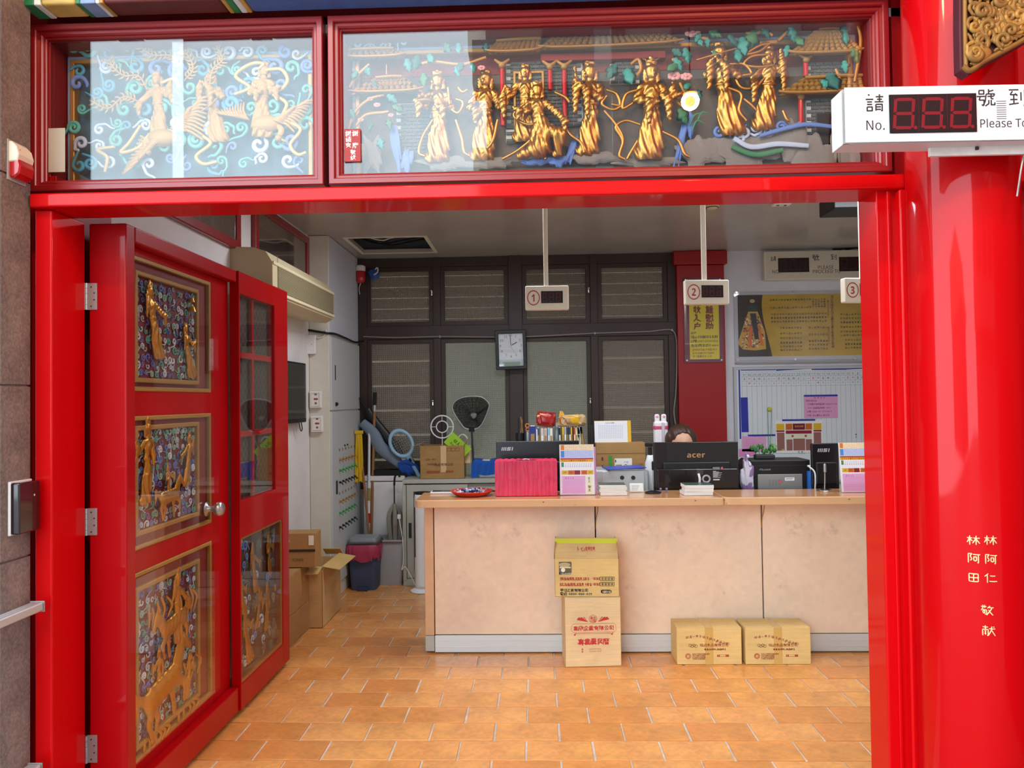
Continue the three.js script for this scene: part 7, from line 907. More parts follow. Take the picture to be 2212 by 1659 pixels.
  // papers on the whiteboard: things that hang there
  const note = (x0, y0, x1, y1, name, label, cat, draw, rz = 0, tapeTop) => { const r = rect(DW - 0.05, x0, y0, x1, y1), t = thing(name, label, cat, [r.cx, r.y0, -DW + 0.026]); t.rotation.z = rz; part('paper', box(r.w, r.h, 0.0012, 0, 0, r.h / 2, 0.001), mat.paper, t); sheet('print', r.w, r.h, printMat(420, Math.round(420 * r.h / r.w), draw, 0.8), t, [0, r.h / 2, 0.0022]); if (tapeTop) part('blue_tape', box(r.w * tapeTop, 0.016, 0.0012, 0, 0, r.h + 0.002, 0.003), tape, t); return t; };
  const textRows = (g, W, H, col, rows, bg) => { g.fillStyle = bg; g.fillRect(0, 0, W, H); rows.forEach(([x, y, t, s]) => line(g, t, x * W, y * H, s * W, col, 0.12)); };
  note(1739, 855, 1812, 903, 'pink_note', 'pink typed sheet taped high on the whiteboard', 'note', (g, W, H) => textRows(g, W, H, '#7a3f66', [[0.3, 0.04, '台 北 主 行', 0.055], [0.06, 0.17, '代收存款帳', 0.06], [0.1, 0.33, '公司農民有限電話家', 0.055], [0.64, 0.33, '0000271134', 0.055], [0.1, 0.5, '1234 品業電話有限', 0.055], [0.66, 0.5, '6012', 0.055], [0.08, 0.66, '帳號 0000-01-271134-5', 0.06], [0.08, 0.83, '戶名 台山農主心田公司', 0.06]], '#d99cc4'), 0, 1);
  note(1604, 943, 1656, 976, 'pink_note', 'pink slip taped low at the whiteboard corner', 'note', (g, W, H) => { g.fillStyle = '#df9fcb'; g.fillRect(0, 0, W, H); g.strokeStyle = '#b96aa4'; g.lineWidth = 3; for (let k = 0; k < 7; k++) { g.beginPath(); g.moveTo(W * 0.14, H * (0.18 + k * 0.1)); g.lineTo(W * (0.5 + 0.06 * (k * 3 % 7)), H * (0.2 + k * 0.1)); g.stroke(); } }, -0.03);
  strip(1615, 941, 1676, 940);
  note(1598, 970, 1634, 986, 'pink_note', 'narrow pink strip sticking out below the pink slip', 'note', (g, W, H) => { g.fillStyle = '#e08cc6'; g.fillRect(0, 0, W, H); }, 0.02);
  note(1677, 908, 1779, 979, 'seat_plan', 'printed altar hall plan in brown yellow and orange blocks', 'plan', (g, W, H) => { g.fillStyle = '#e4e6e4'; g.fillRect(0, 0, W, H); const q = (x, y, w, h, c) => { g.fillStyle = c; g.fillRect(x * W, y * H, w * W, h * H); }; q(0.02, 0.1, 0.17, 0.19, '#d8b020'); q(0.81, 0.1, 0.17, 0.19, '#d8b020'); q(0.22, 0.1, 0.14, 0.19, '#c0641c'); q(0.64, 0.1, 0.14, 0.19, '#c0641c'); q(0.37, 0.1, 0.26, 0.19, '#6e1420'); line(g, '台主公司', 0.41 * W, 0.15 * H, 0.045 * W, '#d9a06a', 0.14); q(0.02, 0.3, 0.17, 0.05, '#8e1626'); q(0.81, 0.3, 0.17, 0.05, '#8e1626'); q(0.22, 0.31, 0.55, 0.1, '#8e1626'); q(0.22, 0.42, 0.55, 0.14, '#d8dcc4'); q(0.34, 0.45, 0.045, 0.06, '#8a4a3a'); q(0.62, 0.45, 0.045, 0.06, '#8a4a3a'); q(0.03, 0.37, 0.16, 0.55, '#93635a'); q(0.81, 0.37, 0.16, 0.55, '#93635a'); q(0.23, 0.58, 0.13, 0.34, '#93635a'); q(0.375, 0.56, 0.25, 0.36, '#93635a'); q(0.64, 0.58, 0.13, 0.34, '#93635a'); q(0.13, 0.87, 0.05, 0.05, '#d8b020'); latin(g, '● ●', 0.08 * W, 0.985 * H, 0.04 * W, '#222'); line(g, '中 台', 0.46 * W, 0.93 * H, 0.045 * W, '#222', 0.12); }, 0, 0.7);
  const mg = atZ(1663, 884, DW - 0.04), m = thing('magnet', 'round yellow-green magnet holding a string on the whiteboard', 'magnet', [mg.x, mg.y, -DW + 0.026]); part('button', lathe([[0, 0], [0.02, 0], [0.02, 0.01], [0.014, 0.016], [0, 0.016]], 24).rotateX(Math.PI / 2), M(0xc2c62c, 0.4), m);
  const sg = thing('string_loop', 'thin green string hanging from the magnet', 'string', [mg.x, mg.y, -DW + 0.03]); const dy = atZ(1661, 985, DW - 0.04).y - mg.y; part('string', [tube([[-0.016, -0.0, 0.004], [-0.016, dy * 0.5, 0.004], [-0.008, dy, 0.004]], 0.0022, 16, 5), tube([[0.016, -0.0, 0.004], [0.008, dy * 0.5, 0.004], [-0.006, dy, 0.004]], 0.0022, 16, 5)], M(0x5f8a72, 0.7), sg);
}
// ---- number signs hung from the ceiling over the counter
{
  const sign = (x0, y0, x1, y1, px, no, d, label, rot) => { const R = rect(d, x0, y0, x1, y1), s = thing('counter_sign', label, 'sign', [R.cx, R.y0, -d]); s.rotation.y = rot;
    part('case', box(R.w, R.h, 0.05, 0.007, 0, R.h / 2, -0.025), mat.cream, s);
    const X = (t) => (t - 0.5) * R.w; sheet('number_print', R.w * 0.33, R.h * 0.72, inkMat(256, 256, (g) => { g.strokeStyle = '#b03028'; g.lineWidth = 15; g.beginPath(); g.arc(128, 128, 104, 0, 7); g.stroke(); g.font = 'bold 150px sans-serif'; g.fillStyle = '#b02a22'; g.textAlign = 'center'; g.textBaseline = 'middle'; g.fillText(no, 128, 132); }, 0.5), s, [X(0.185), R.h / 2, 0.0008]);
    part('digit_window', box(R.w * 0.5, R.h * 0.5, 0.003, 0.001, X(0.61), R.h * 0.52, 0.0008), mat.blackGloss, s); sheet('digits', R.w * 0.49, R.h * 0.48, printMat(360, 160, (g, W, H) => { g.fillStyle = '#10060a'; g.fillRect(0, 0, W, H); for (let k = 0; k < 3; k++) sevenSeg(g, 16 + k * 116, 16, 74, 128, '#5e1016'); }, 0.25), s, [X(0.61), R.h * 0.52, 0.0026]);
    const hp = CEIL - R.y1; part('hanger_pole', [box(0.026, hp, 0.02, 0.003, atZ(px, y0, d).x - R.cx, R.h + hp / 2 - 0.005, -0.025)], mat.cream, s); part('ceiling_plate', box(0.08, 0.012, 0.06, 0.003, atZ(px, y0, d).x - R.cx, R.h + hp - 0.008, -0.025), mat.cream, s); };
  sign(1135, 617, 1229, 669, 1180, '1', 4.35, 'cream hanging counter sign with circled red number one', 0.02); sign(1480, 604, 1577, 657, 1524, '2', 4.2, 'cream hanging counter sign with circled red number two', 0.1); sign(1822, 600, 1918, 653, 1868, '3', 4.2, 'cream hanging counter sign with circled red number three', 0.14);
  // black box speaker hung under the ceiling by the right post, small sprinkler
  const r = rect(4.6, 1802, 432, 1920, 449), sp = thing('projector', 'flat black device hung under the ceiling behind the right post', 'projector', [r.cx, r.y0, -4.6]); part('body', box(r.w, 0.1, 0.25, 0.008, 0, 0.05, -0.12), mat.black, sp); part('mount_rod', box(0.04, CEIL - r.y0 - 0.1, 0.04, 0.004, 0, 0.1 + (CEIL - r.y0 - 0.1) / 2, -0.12), mat.darkGrey, sp); part('vent', box(0.05, 0.02, 0.002, 0, -r.w * 0.3, 0.06, 0.006), mat.steelDull, sp);
  const k = atY(1538, 442, CEIL), sd = thing('smoke_detector', 'small cream round smoke detector on the ceiling by sign two', 'detector', [k.x, CEIL - 0.035, k.z]); part('dome', lathe([[0, 0], [0.03, 0.004], [0.05, 0.02], [0.05, 0.034], [0, 0.034]], 28), mat.creamAC, sd); part('slots', new THREE.TorusGeometry(0.04, 0.004, 8, 28).rotateX(Math.PI / 2).translate(0, 0.014, 0), mat.darkGrey, sd);
  const k2 = atY(1688, 437, CEIL), cs = thing('ceiling_socket', 'small white ceiling fixture with two dark holes', 'socket', [k2.x, CEIL - 0.022, k2.z]); part('plate', box(0.12, 0.02, 0.07, 0.005, 0, 0.011, 0), mat.plasticWhite, cs); for (const s of [-1, 1]) part('hole', box(0.016, 0.002, 0.02, 0, s * 0.025, 0.0, 0), mat.black, cs);
}
// ================================================================ on and behind the counter
{
  const on = (px, py) => atY(px, py, CT + 0.001), DESK = 0.742;
  // red plate of wrapped sweets
  const pc = on(1022, 1065), pl = thing('plate', 'round red plastic plate on the worktop end', 'plate', [pc.x, CT + 0.001, Math.max(pc.z, -4.64)]), pr = 0.132;
  part('dish', lathe([[0, 0.004], [0.08, 0.004], [0.1, 0.012], [pr, 0.03], [pr + 0.002, 0.027], [0.103, 0.004], [0.085, 0], [0, 0]], 56), MP(0xd83420, 0.3, { clearcoat: 0.6 }), pl); part('rim', new THREE.TorusGeometry(pr, 0.0025, 8, 56).rotateX(Math.PI / 2).translate(0, 0.029, 0), MP(0xd83420, 0.3, { clearcoat: 0.6 }), pl);
  const r = rng(4), wraps = [0xe9eef2, 0x2a4a9c, 0xbfc8d0, 0x1d2c5e, 0x8fa6c8].map((h) => M(h, 0.3)), sweetGeo = join([ball(0.012, 0, 0, 0, 1.3, 0.7, 0.9, 10), tr(new THREE.ConeGeometry(0.009, 0.014, 6), 0.021, 0, 0, 0, 0, Math.PI / 2), tr(new THREE.ConeGeometry(0.009, 0.014, 6), -0.021, 0, 0, 0, 0, -Math.PI / 2)]);
  for (let i = 0; i < 34; i++) { const a = i * 2.4, k = Math.sqrt(i / 34) * 0.088, s = thing('wrapped_sweet', 'blue and white wrapped sweet heaped on the red plate', 'sweet', [pl.position.x + Math.cos(a) * k, CT + 0.016 + (i < 12 ? 0.014 : 0) + r() * 0.004, pl.position.z + Math.sin(a) * k], 'wrapped sweets on the red plate'); part('wrapper', sweetGeo, wraps[Math.floor(r() * 5)], s, [0, 0, 0], [r() * 0.6, r() * 6.28, r() * 0.6]); }
  { const a = on(948, 1063), t = thing('tablet', 'black tablet in a white cover lying behind the red plate', 'tablet', [-0.55, CT + 0.001, -4.755]); part('cover', box(0.26, 0.012, 0.08, 0.003, 0, 0.006, 0), mat.plasticWhite, t); part('screen', box(0.24, 0.003, 0.065, 0.001, 0.0, 0.0135, 0), mat.blackGloss, t); }
  // red wrapped donation box
  const R = rect(4.55, 1069, 996, 1204, 1069), bw = R.w, bh = R.y1 - CT, box1 = thing('wrapped_box', 'box wrapped in creased bright pink-red paper with a slot', 'box', [R.cx, CT + 0.001, -4.66]);
  const pinkTex = dataTex(256, (u, v) => { const k = 0.94 + 0.12 * fbm(u, v, 8, 3, 201); return [232 * k, 52 * k, 92 * k]; }, true, 0.4), crease = grey((u, v) => { const x = u * 14 + 0.6 * fbm(u, v, 4, 3, 204); return 0.5 + 0.5 * Math.pow(Math.abs(Math.sin(x * Math.PI)), 0.35) * (0.3 + 0.7 * vnoise(u * 14, v * 3, 8, 14)) - 0.2 * fbm(u, v, 12, 2, 207); }, 0.36, 512);
  { const g = new THREE.BoxGeometry(bw, bh - 0.004, 0.2, 60, 20, 12), p = g.attributes.position; metric(g); for (let i = 0; i < p.count; i++) { const x = p.getX(i), y = p.getY(i), z = p.getZ(i), k = 0.0016 * Math.sin(x * 160 + y * 30) * Math.sin(y * 24 + x * 9); if (z > 0.09) p.setZ(i, z + k); if (y > bh / 2 - 0.01) p.setY(i, y + k * 1.4); } g.computeVertexNormals(); g.translate(0, bh / 2, 0); part('wrapping', g, MT(pinkTex, 0.42, 0, { bumpMap: crease, bumpScale: 0.006 }), box1); part('overlap_edge', box(bw * 0.995, 0.002, 0.003, 0, 0, bh * 0.46, 0.1012), MT(pinkTex, 0.4), box1); part('slot', box(bw * 0.32, 0.0025, 0.016, 0, 0, bh - 0.0005, 0.03), mat.blackSoft, box1); part('cord', tube([[-0.02, bh + 0.002, 0.03], [0, bh + 0.006, 0.04], [0.02, bh + 0.002, 0.035]], 0.003, 10, 6), mat.plasticWhite, box1); }
  // flyer stands
  const flyer = (g, W, H) => { g.fillStyle = '#eceaf0'; g.fillRect(0, 0, W, H); const q = (x, y, w, h, c) => { g.fillStyle = c; g.fillRect(x * W, y * H, w * W, h * H); }; q(0.02, 0.0, 0.96, 0.12, '#efd9b4'); q(0.02, 0.12, 0.96, 0.15, '#b9c6ec'); q(0.04, 0.01, 0.1, 0.1, '#d87a2a'); q(0.04, 0.13, 0.1, 0.13, '#4a8ad0'); q(0.02, 0.275, 0.96, 0.025, '#b0202a'); q(0.02, 0.3, 0.96, 0.05, '#e0a818'); q(0.05, 0.36, 0.07, 0.09, '#3a8a5a');
    for (let i = 0; i < 13; i++) for (let j = 0; j < 7; j++) if ((i * 7 + j * 3) % 5) latin(g, String((i * 3 + j) % 9 + 1), (0.18 + i * 0.058) * W, (0.035 + j * 0.036) * H, 0.03 * W, i % 4 === 3 ? '#b04030' : '#4a4a60'); line(g, '台北山主農民公司電話家心', 0.06 * W, 0.305 * H, 0.052 * W, '#a03018', 0.12, 0, 1.25); for (let i = 0; i < 12; i++) { g.strokeStyle = '#4a5a6a'; g.lineWidth = 2; g.beginPath(); g.moveTo((0.16 + i * 0.066) * W, 0.45 * H); g.lineTo((0.19 + i * 0.066) * W, 0.375 * H); g.stroke(); latin(g, '0' + (i % 9), (0.16 + i * 0.066) * W, 0.45 * H, 0.03 * W, '#445'); }
    [['#d8b01c', 0.06], ['#c8641c', 0.24], ['#8a1626', 0.42], ['#c8641c', 0.62], ['#d8b01c', 0.8]].forEach(([c, x]) => { q(x, 0.52, 0.175, 0.085, c); line(g, '台主', (x + 0.05) * W, 0.545 * H, 0.04 * W, '#5a2a10', 0.12); }); q(0.06, 0.63, 0.68, 0.36, '#e2a4d2'); q(0.76, 0.63, 0.18, 0.36, '#ece4c4'); g.strokeStyle = '#c06aa8'; g.lineWidth = 2; for (let k = 0; k < 9; k++) { g.beginPath(); g.moveTo(0.1 * W, (0.7 + k * 0.031) * H); g.lineTo(0.7 * W, (0.7 + k * 0.031) * H); g.stroke(); } line(g, '農 民 公 司', 0.16 * W, 0.66 * H, 0.04 * W, '#a04a8a', 0.12); column(g, '農民話', 0.82 * W, 0.66 * H, 0.05 * W, '#7a6a4a', 0.12); column(g, '敬主', 0.81 * W, 0.82 * H, 0.09 * W, '#6a5a34', 0.12, 1); };
  const fm = printMat(420, 620, flyer, 0.5);
  for (const [x0, y0, x1, y1, dd, label] of [[1208, 962, 1286, 1066, 4.58, 'tall flyer stand full of colour charts beside the pink-red box'], [1818, 958, 1892, 1063, 4.58, 'tall flyer stand full of colour charts at the red post']]) { const F = rect(dd, x0, y0, x1, y1), h = F.y1 - CT, t = thing('flyer_stand', label, 'flyer stand', [F.cx, CT + 0.001, -dd - 0.05]); const s = sub('flyer_sheets', t, [0, 0.003, 0.03], [-0.13, 0, 0]); part('top_flyer', box(F.w * 0.96, h, 0.003, 0.0005, 0, h / 2, 0.004), mat.paper, s); sheet('flyer_print', F.w * 0.96, h, fm, s, [0, h / 2, 0.0058]); part('flyer_pile', [0, 1, 2].map((k) => box(F.w * 0.96, h * 0.95, 0.004, 0.0005, 0.006 + k * 0.004, h * 0.475, -0.003 - k * 0.0065)), M(0xe2a4cc, 0.8), s); part('clear_holder', [box(F.w, h * 0.35, 0.002, 0.0005, 0, h * 0.175, 0.008), box(F.w, 0.003, 0.075, 0.0005, 0, 0.0015, -0.02)], mat.glassThin, t, [0, 0, 0.03]); }
  // screens: body, stand, mark
  const screen = (x0, y0, x1, y1, dd, label, mark, opts = {}) => { const S = rect(dd, x0, y0, x1, y1), h = S.y1 - (opts.bottom ?? CT - 0.02), t = thing('computer_monitor', label, 'monitor', [S.cx, DESK, -dd - 0.03]); const yb = S.y1 - h - DESK;
    part('back_shell', box(S.w, h, 0.028, 0.006, 0, yb + h / 2, 0), MP(0x0d1014, 0.3, { clearcoat: 0.3 }), t); part('bulge', box(S.w * 0.8, h * 0.5, 0.03, 0.012, 0, yb + h * 0.35, 0.02), mat.black, t); part('screen_panel', box(S.w - 0.02, h - 0.03, 0.003, 0, 0, yb + h / 2, -0.0155), mat.blackGloss, t); part('stand_neck', box(0.06, 0.28, 0.03, 0.006, 0, 0.14, -0.0), mat.black, t); part('stand_foot', box(0.24, 0.014, 0.18, 0.004, 0, 0.007, 0), mat.black, t);
    mark(t, S, yb, h); return t; };
  const wordSheet = (t, text, w, h, x, y, z, color, font) => sheet('maker_mark', w, h, inkMat(512, Math.round(512 * h / w), (g, W, H) => { g.fillStyle = color; g.font = font + H * 0.95 + 'px sans-serif'; g.textAlign = 'center'; g.textBaseline = 'middle'; g.save(); g.translate(W / 2, H / 2); g.scale(Math.min(1.6, W * 0.96 / g.measureText(text).width), 1); g.fillText(text, 0, 0); g.restore(); }, 0.4), t, [x, y, z]);
  const barMark = (t, w, h, x, y, z, c) => sheet('maker_mark', w, h, inkMat(256, 90, (g, W, H) => { g.fillStyle = c; g.strokeStyle = c; const sl = 14, bar = (x0) => { g.beginPath(); g.moveTo(x0 + sl, 8); g.lineTo(x0 + sl + 20, 8); g.lineTo(x0 + 20, H - 8); g.lineTo(x0, H - 8); g.fill(); }; bar(6); bar(42); bar(78); g.lineWidth = 17; g.lineJoin = 'round'; g.beginPath(); g.moveTo(206, 18); g.lineTo(140, 18); g.lineTo(132, 45); g.lineTo(188, 45); g.lineTo(180, 72); g.lineTo(114, 72); g.stroke(); bar(212); }, 0.3), t, [x, y, z]);
  screen(1072, 953, 1252, 1064, 4.95, 'black monitor with slanted silver bar mark behind the pink-red box', (t, S, yb, h) => barMark(t, 0.085, 0.028, -S.w / 2 + 0.075, yb + h - 0.05, 0.0146, '#c9ccd0'));
  screen(1413, 955, 1597, 1064, 4.88, 'wide black all-in-one screen with copper word mark', (t, S, yb, h) => { wordSheet(t, 'acer', 0.125, 0.05, 0.0, yb + h - 0.085, 0.0146, '#b08a5a', 'bold '); part('lower_cover', box(S.w * 0.96, h * 0.46, 0.05, 0.012, 0.0, yb + h * 0.24, 0.03), MP(0x07080a, 0.25, { clearcoat: 0.5 }), t); sheet('rating_label', 0.075, 0.1, inkMat(150, 200, (g) => { g.fillStyle = '#7d8084'; g.fillRect(6, 4, 90, 34); g.fillStyle = '#b86a74'; g.fillRect(112, 4, 26, 34); g.fillStyle = '#cfd2d4'; for (let k = 0; k < 9; k++) g.fillRect(8, 56 + k * 10, 40 + (k * 37 % 80), 5); g.fillRect(8, 160, 84, 16); }), t, [S.w * 0.24, yb + h * 0.35, 0.0562]); part('cable_ring', new THREE.TorusGeometry(0.022, 0.006, 8, 24).translate(0.055, yb + h * 0.26, 0.058), mat.plasticGrey, t); });
  screen(1756, 958, 1815, 1062, 4.92, 'black monitor with slanted silver bar mark near the round column', (t, S, yb, h) => barMark(t, 0.085, 0.028, -0.01, yb + h - 0.045, 0.0146, '#b4b8bc'));
  // booklets on the worktop
  const stack = (x0, x1, y0, y1, n, label, seed) => { const a = on(x0, y1), b = on(x1, y1), z = Math.max(a.z, -4.6), w = b.x - a.x, h = atZ((x0 + x1) / 2, y0 + 8, -z).y - CT, q = rng(seed); for (let k = 0; k < n; k++) { const t = thing('booklet', (n > 3 ? ['lowest', 'second', 'third', 'fourth', 'fifth', 'topmost'] : ['lowest', 'middle', 'topmost'])[k] + ' ' + label, 'booklet', [(a.x + b.x) / 2 + (q() - 0.5) * 0.012, CT + 0.001 + k * h / n, z - 0.07 + (q() - 0.5) * 0.01], 'stacked ' + label.slice(0, 24)); t.rotation.y = (q() - 0.5) * 0.14; part('pages', box(w * 0.9, h / n - 0.001, 0.14, 0.001, 0, h / n / 2, 0), mat.paper, t); part('cover', box(w * 0.9, 0.001, 0.14, 0, 0, h / n - 0.0004, 0), k === n - 1 ? M(0x41564e, 0.3) : M(0xc9d2d4, 0.4), t); } };
  stack(1294, 1358, 1040, 1071, 6, 'white paged booklet in the loose pile beside the flyers', 11); stack(1476, 1546, 1040, 1071, 3, 'white paged booklet in the neat pile before the copper marked screen', 12);
  { const a = on(1376, 1064), t = thing('memo_pad', 'small printed memo pad leaning on the white printer', 'memo pad', [a.x, CT + 0.001, -4.70]); const s = sub('pad', t, [0, 0, 0], [-0.35, 0, 0]); part('sheets', box(0.085, 0.055, 0.008, 0.001, 0, 0.03, 0), mat.paper, s); sheet('print', 0.08, 0.05, printMat(160, 100, (g) => { g.fillStyle = '#e6e4da'; g.fillRect(0, 0, 160, 100); g.fillStyle = '#8a8f94'; for (let k = 0; k < 6; k++) g.fillRect(20, 20 + k * 12, 100 - k * 6, 4); }), s, [0, 0.03, 0.0046]); }
  // white printer, blue folder on it
  const W = rect(4.98, 1287, 1016, 1402, 1064), wp = thing('printer', 'white desktop printer with two round holes beside the screen', 'printer', [W.cx, DESK, -5.12]); const wt = W.y1 - DESK; part('body', box(W.w, wt, 0.26, 0.01, 0, wt / 2, 0), M(0xd9dcdc, 0.45), wp); part('front_cover', box(W.w * 0.78, wt * 0.55, 0.006, 0.003, 0.01, wt * 0.7, 0.132), mat.plasticWhite, wp); for (const px of [1344, 1368]) part('round_hole', cyl(0.014, 0.014, 0.004, atZ(px, 1032, 4.98).x - W.cx, atZ(px, 1032, 4.98).y - DESK, 0.137, 20, Math.PI / 2), mat.darkGrey, wp); part('riser', box(W.w * 0.9, 0.004, 0.22, 0.001, 0, wt + 0.002, 0), mat.plasticGrey, wp);
  { const t = thing('folder', 'blue plastic folder lying askew on the white printer', 'folder', [W.cx + 0.02, DESK + wt + 0.006, -5.06]); t.rotation.y = 0.12; part('cover', box(0.26, 0.006, 0.2, 0.002, 0, 0.006, 0, 0.0, 0, 0.03), M(0x2a52c0, 0.35), t); part('papers', box(0.24, 0.004, 0.19, 0.001, 0.004, 0.0, 0), mat.paper, t); }
  // box with shipping label, clipboard on it
  const SH = 1.06, shelf = thing('desk_shelf', 'raised dark shelf across the back of the desk', 'shelf', [0.62, DESK, -5.46]); part('board', box(1.56, 0.02, 0.26, 0.003, 0, SH - DESK - 0.012, 0), mat.woodDark, shelf); for (const x of [-0.76, 0, 0.76]) part('leg', box(0.02, SH - DESK - 0.022, 0.24, 0.002, x, (SH - DESK - 0.022) / 2, 0), mat.woodDark, shelf);
  const K = rect(5.3, 1289, 958, 1396, 1018), kb = carton('worn carton with a white shipping label and green tape', K.w, K.y1 - SH, 0.16, [K.cx, SH, -5.34], 0, mat.cardBrown, { print: (g, w, h) => { g.fillStyle = '#3f9a3a'; g.fillRect(w * 0.25, h * 0.45, w * 0.07, h * 0.55); g.fillStyle = '#eceae2'; g.fillRect(w * 0.37, h * 0.55, w * 0.36, h * 0.45); g.fillStyle = '#23201c'; g.fillRect(w * 0.38, h * 0.6, w * 0.02, h * 0.1); latin(g, '11Q', w * 0.56, h * 0.72, w * 0.05, '#23201c'); for (let k = 0; k < 5; k++) g.fillRect(w * (0.4 + k * 0.025), h * 0.78, w * 0.014, h * 0.18); g.beginPath(); g.arc(w * 0.6, h * 0.82, w * 0.025, 0, 7); g.lineWidth = 5; g.strokeStyle = '#23201c'; g.stroke(); latin(g, 'L R2', w * 0.86, h * 0.8, w * 0.05, '#5a3a1e'); g.fillStyle = '#4a3a2a'; g.fillRect(w * 0.1, h * 0.5, w * 0.03, h * 0.12); g.fillRect(w * 0.1, h * 0.8, w * 0.03, h * 0.15); g.fillStyle = '#7a5a34'; g.fillRect(0, h * 0.36, w, 4); } });
  { const C = rect(5.36, 1286, 910, 1366, 958), t = thing('clipboard', 'open yellow folder with a printed white sheet standing on the carton', 'folder', [C.cx, K.y1 + 0.003, -5.42]), h = C.y1 - K.y1; const s = sub('leaf', t, [0, 0, 0], [-0.12, 0, 0]); part('cover', box(C.w, h, 0.004, 0.001, 0.0, h / 2, -0.003), M(0xe0b41c, 0.5), s); part('sheet', box(C.w * 0.9, h, 0.001, 0, -C.w * 0.05, h / 2 - 0.002, 0.0006), mat.paper, s); sheet('print', C.w * 0.88, h * 0.96, printMat(360, 240, (g, w2, h2) => { g.fillStyle = '#e3e7ea'; g.fillRect(0, 0, w2, h2); line(g, '台北主公司農民', 120, 14, 14, '#5a6068', 0.12); for (let c = 0; c < 14; c++) for (let k = 0; k < 10; k++) { g.fillStyle = '#a9b0b8'; g.fillRect(40 + c * 20, 48 + k * 16, 12, 6); } }, 0.7), s, [-C.w * 0.05, h / 2, 0.0014]); }
  // books in a rack on the shelf
  const bd = 5.42, bY = SH, spec = [[1143, 1158, 921, 0x1d3486], [1158, 1162, 928, 0xd9dde0], [1163, 1168, 925, 0x3e4a60], [1168, 1175, 926, 0xd8c8b8], [1175, 1182, 926, 0xc8b4a4], [1183, 1188, 925, 0x93c4d8], [1188, 1194, 926, 0xe8e8d8], [1209, 1214, 924, 0x1a1a1c], [1214, 1219, 923, 0xd8b820], [1219, 1224, 923, 0xa8a4ac], [1224, 1229, 923, 0x2c3448], [1229, 1234, 923, 0x3c4450], [1235, 1239, 924, 0xd8b02a], [1239, 1243, 923, 0xb8401e], [1243, 1248, 924, 0xe2d8a0], [1248, 1253, 923, 0xd8e4e0], [1253, 1258, 922, 0x7fb0a8], [1258, 1265, 921, 0x6a6458], [1265, 1271, 920, 0x5a2420]];
  const names = ['thick blue', 'thin white', 'slate blue', 'pale pink', 'dusty pink', 'light blue', 'ivory', 'black', 'bright yellow', 'silver grey', 'navy', 'charcoal', 'golden yellow', 'rust red', 'straw yellow', 'pale mint', 'sea green', 'olive grey', 'dark maroon'];
  spec.forEach(([x0, x1, y, c], i) => { const B = rect(bd, x0, y, x1, 958), t = thing('book', names[i] + ' book standing upright in the desk rack row', 'book', [B.cx, bY, -bd - 0.09], 'books in the desk rack'), lean = i > 16 ? 0.14 : (i % 5 === 2 ? 0.03 : 0); t.rotation.z = lean; const h = B.y1 - bY, w = Math.max(0.012, B.w * 0.92); part('cover', box(w, h, 0.16, 0.002, 0, h / 2, 0), M(c, 0.5), t); part('pages', box(w * 0.7, h - 0.006, 0.155, 0, 0, h / 2 + 0.004, -0.004), mat.paper, t); part('spine_label', box(w * 0.6, h * 0.3, 0.001, 0, 0, h * 0.68, 0.0804), i % 2 ? mat.paper : mat.goldPaint, t); });
  { const e = rect(bd, 1271, 918, 1287, 970), t = thing('bookend', 'black upright bookend closing the row of books', 'bookend', [e.cx, bY, -bd - 0.09]); part('plate', box(0.02, e.y1 - bY, 0.16, 0.003, 0.0, (e.y1 - bY) / 2, 0), mat.black, t); part('foot', box(0.06, 0.004, 0.16, 0.001, 0.02, 0.002, 0), mat.black, t); }
  { const e = rect(bd, 1113, 936, 1133, 960), t = thing('pen_cup', 'black pen cup with pencils by the window frame', 'pen cup', [e.cx, bY, -bd - 0.06]); const h = e.y1 - bY; part('cup', lathe([[0, 0.002], [0.03, 0.002], [0.034, h], [0.03, h], [0.027, 0.006], [0, 0.006]], 24), mat.black, t); [[0.01, 0.0, mat.wood], [-0.01, 0.01, mat.blackSoft], [0.015, -0.01, M(0x9a7a40, 0.5)]].forEach(([x, z, m], i) => part('pencil', cyl(0.004, 0.004, 0.14, x, h + 0.03 + 0.01 * i, z, 8, 0, 0, (i - 1) * 0.12), m, t)); }
  { const e = rect(bd, 1134, 915, 1144, 950), t = thing('scissors', 'orange handled scissors standing behind the blue folder', 'scissors', [e.cx, bY, -bd - 0.11]); const h = e.y1 - bY; part('handles', [new THREE.TorusGeometry(0.014, 0.005, 8, 20).translate(0, h - 0.02, 0), new THREE.TorusGeometry(0.014, 0.005, 8, 20).translate(0.004, h - 0.05, 0)], M(0xd07a30, 0.5), t); part('blades', box(0.014, h - 0.05, 0.004, 0.001, 0, (h - 0.06) / 2, 0), mat.steel, t); }
  { const e = rect(bd, 1197, 913, 1210, 958), t = thing('water_bottle', 'small clear grey bottle between the books', 'bottle', [e.cx, bY, -bd - 0.07]); const h = e.y1 - bY; part('bottle', lathe([[0, 0], [0.024, 0], [0.025, h * 0.7], [0.012, h * 0.85], [0.012, h * 0.92], [0, h * 0.92]], 24), MP(0xc2c8ca, 0.15, { transmission: 0.6, thickness: 0 }), t); part('cap', cyl(0.014, 0.014, h * 0.1, 0, h * 0.95, 0, 16), mat.plasticGrey, t); }
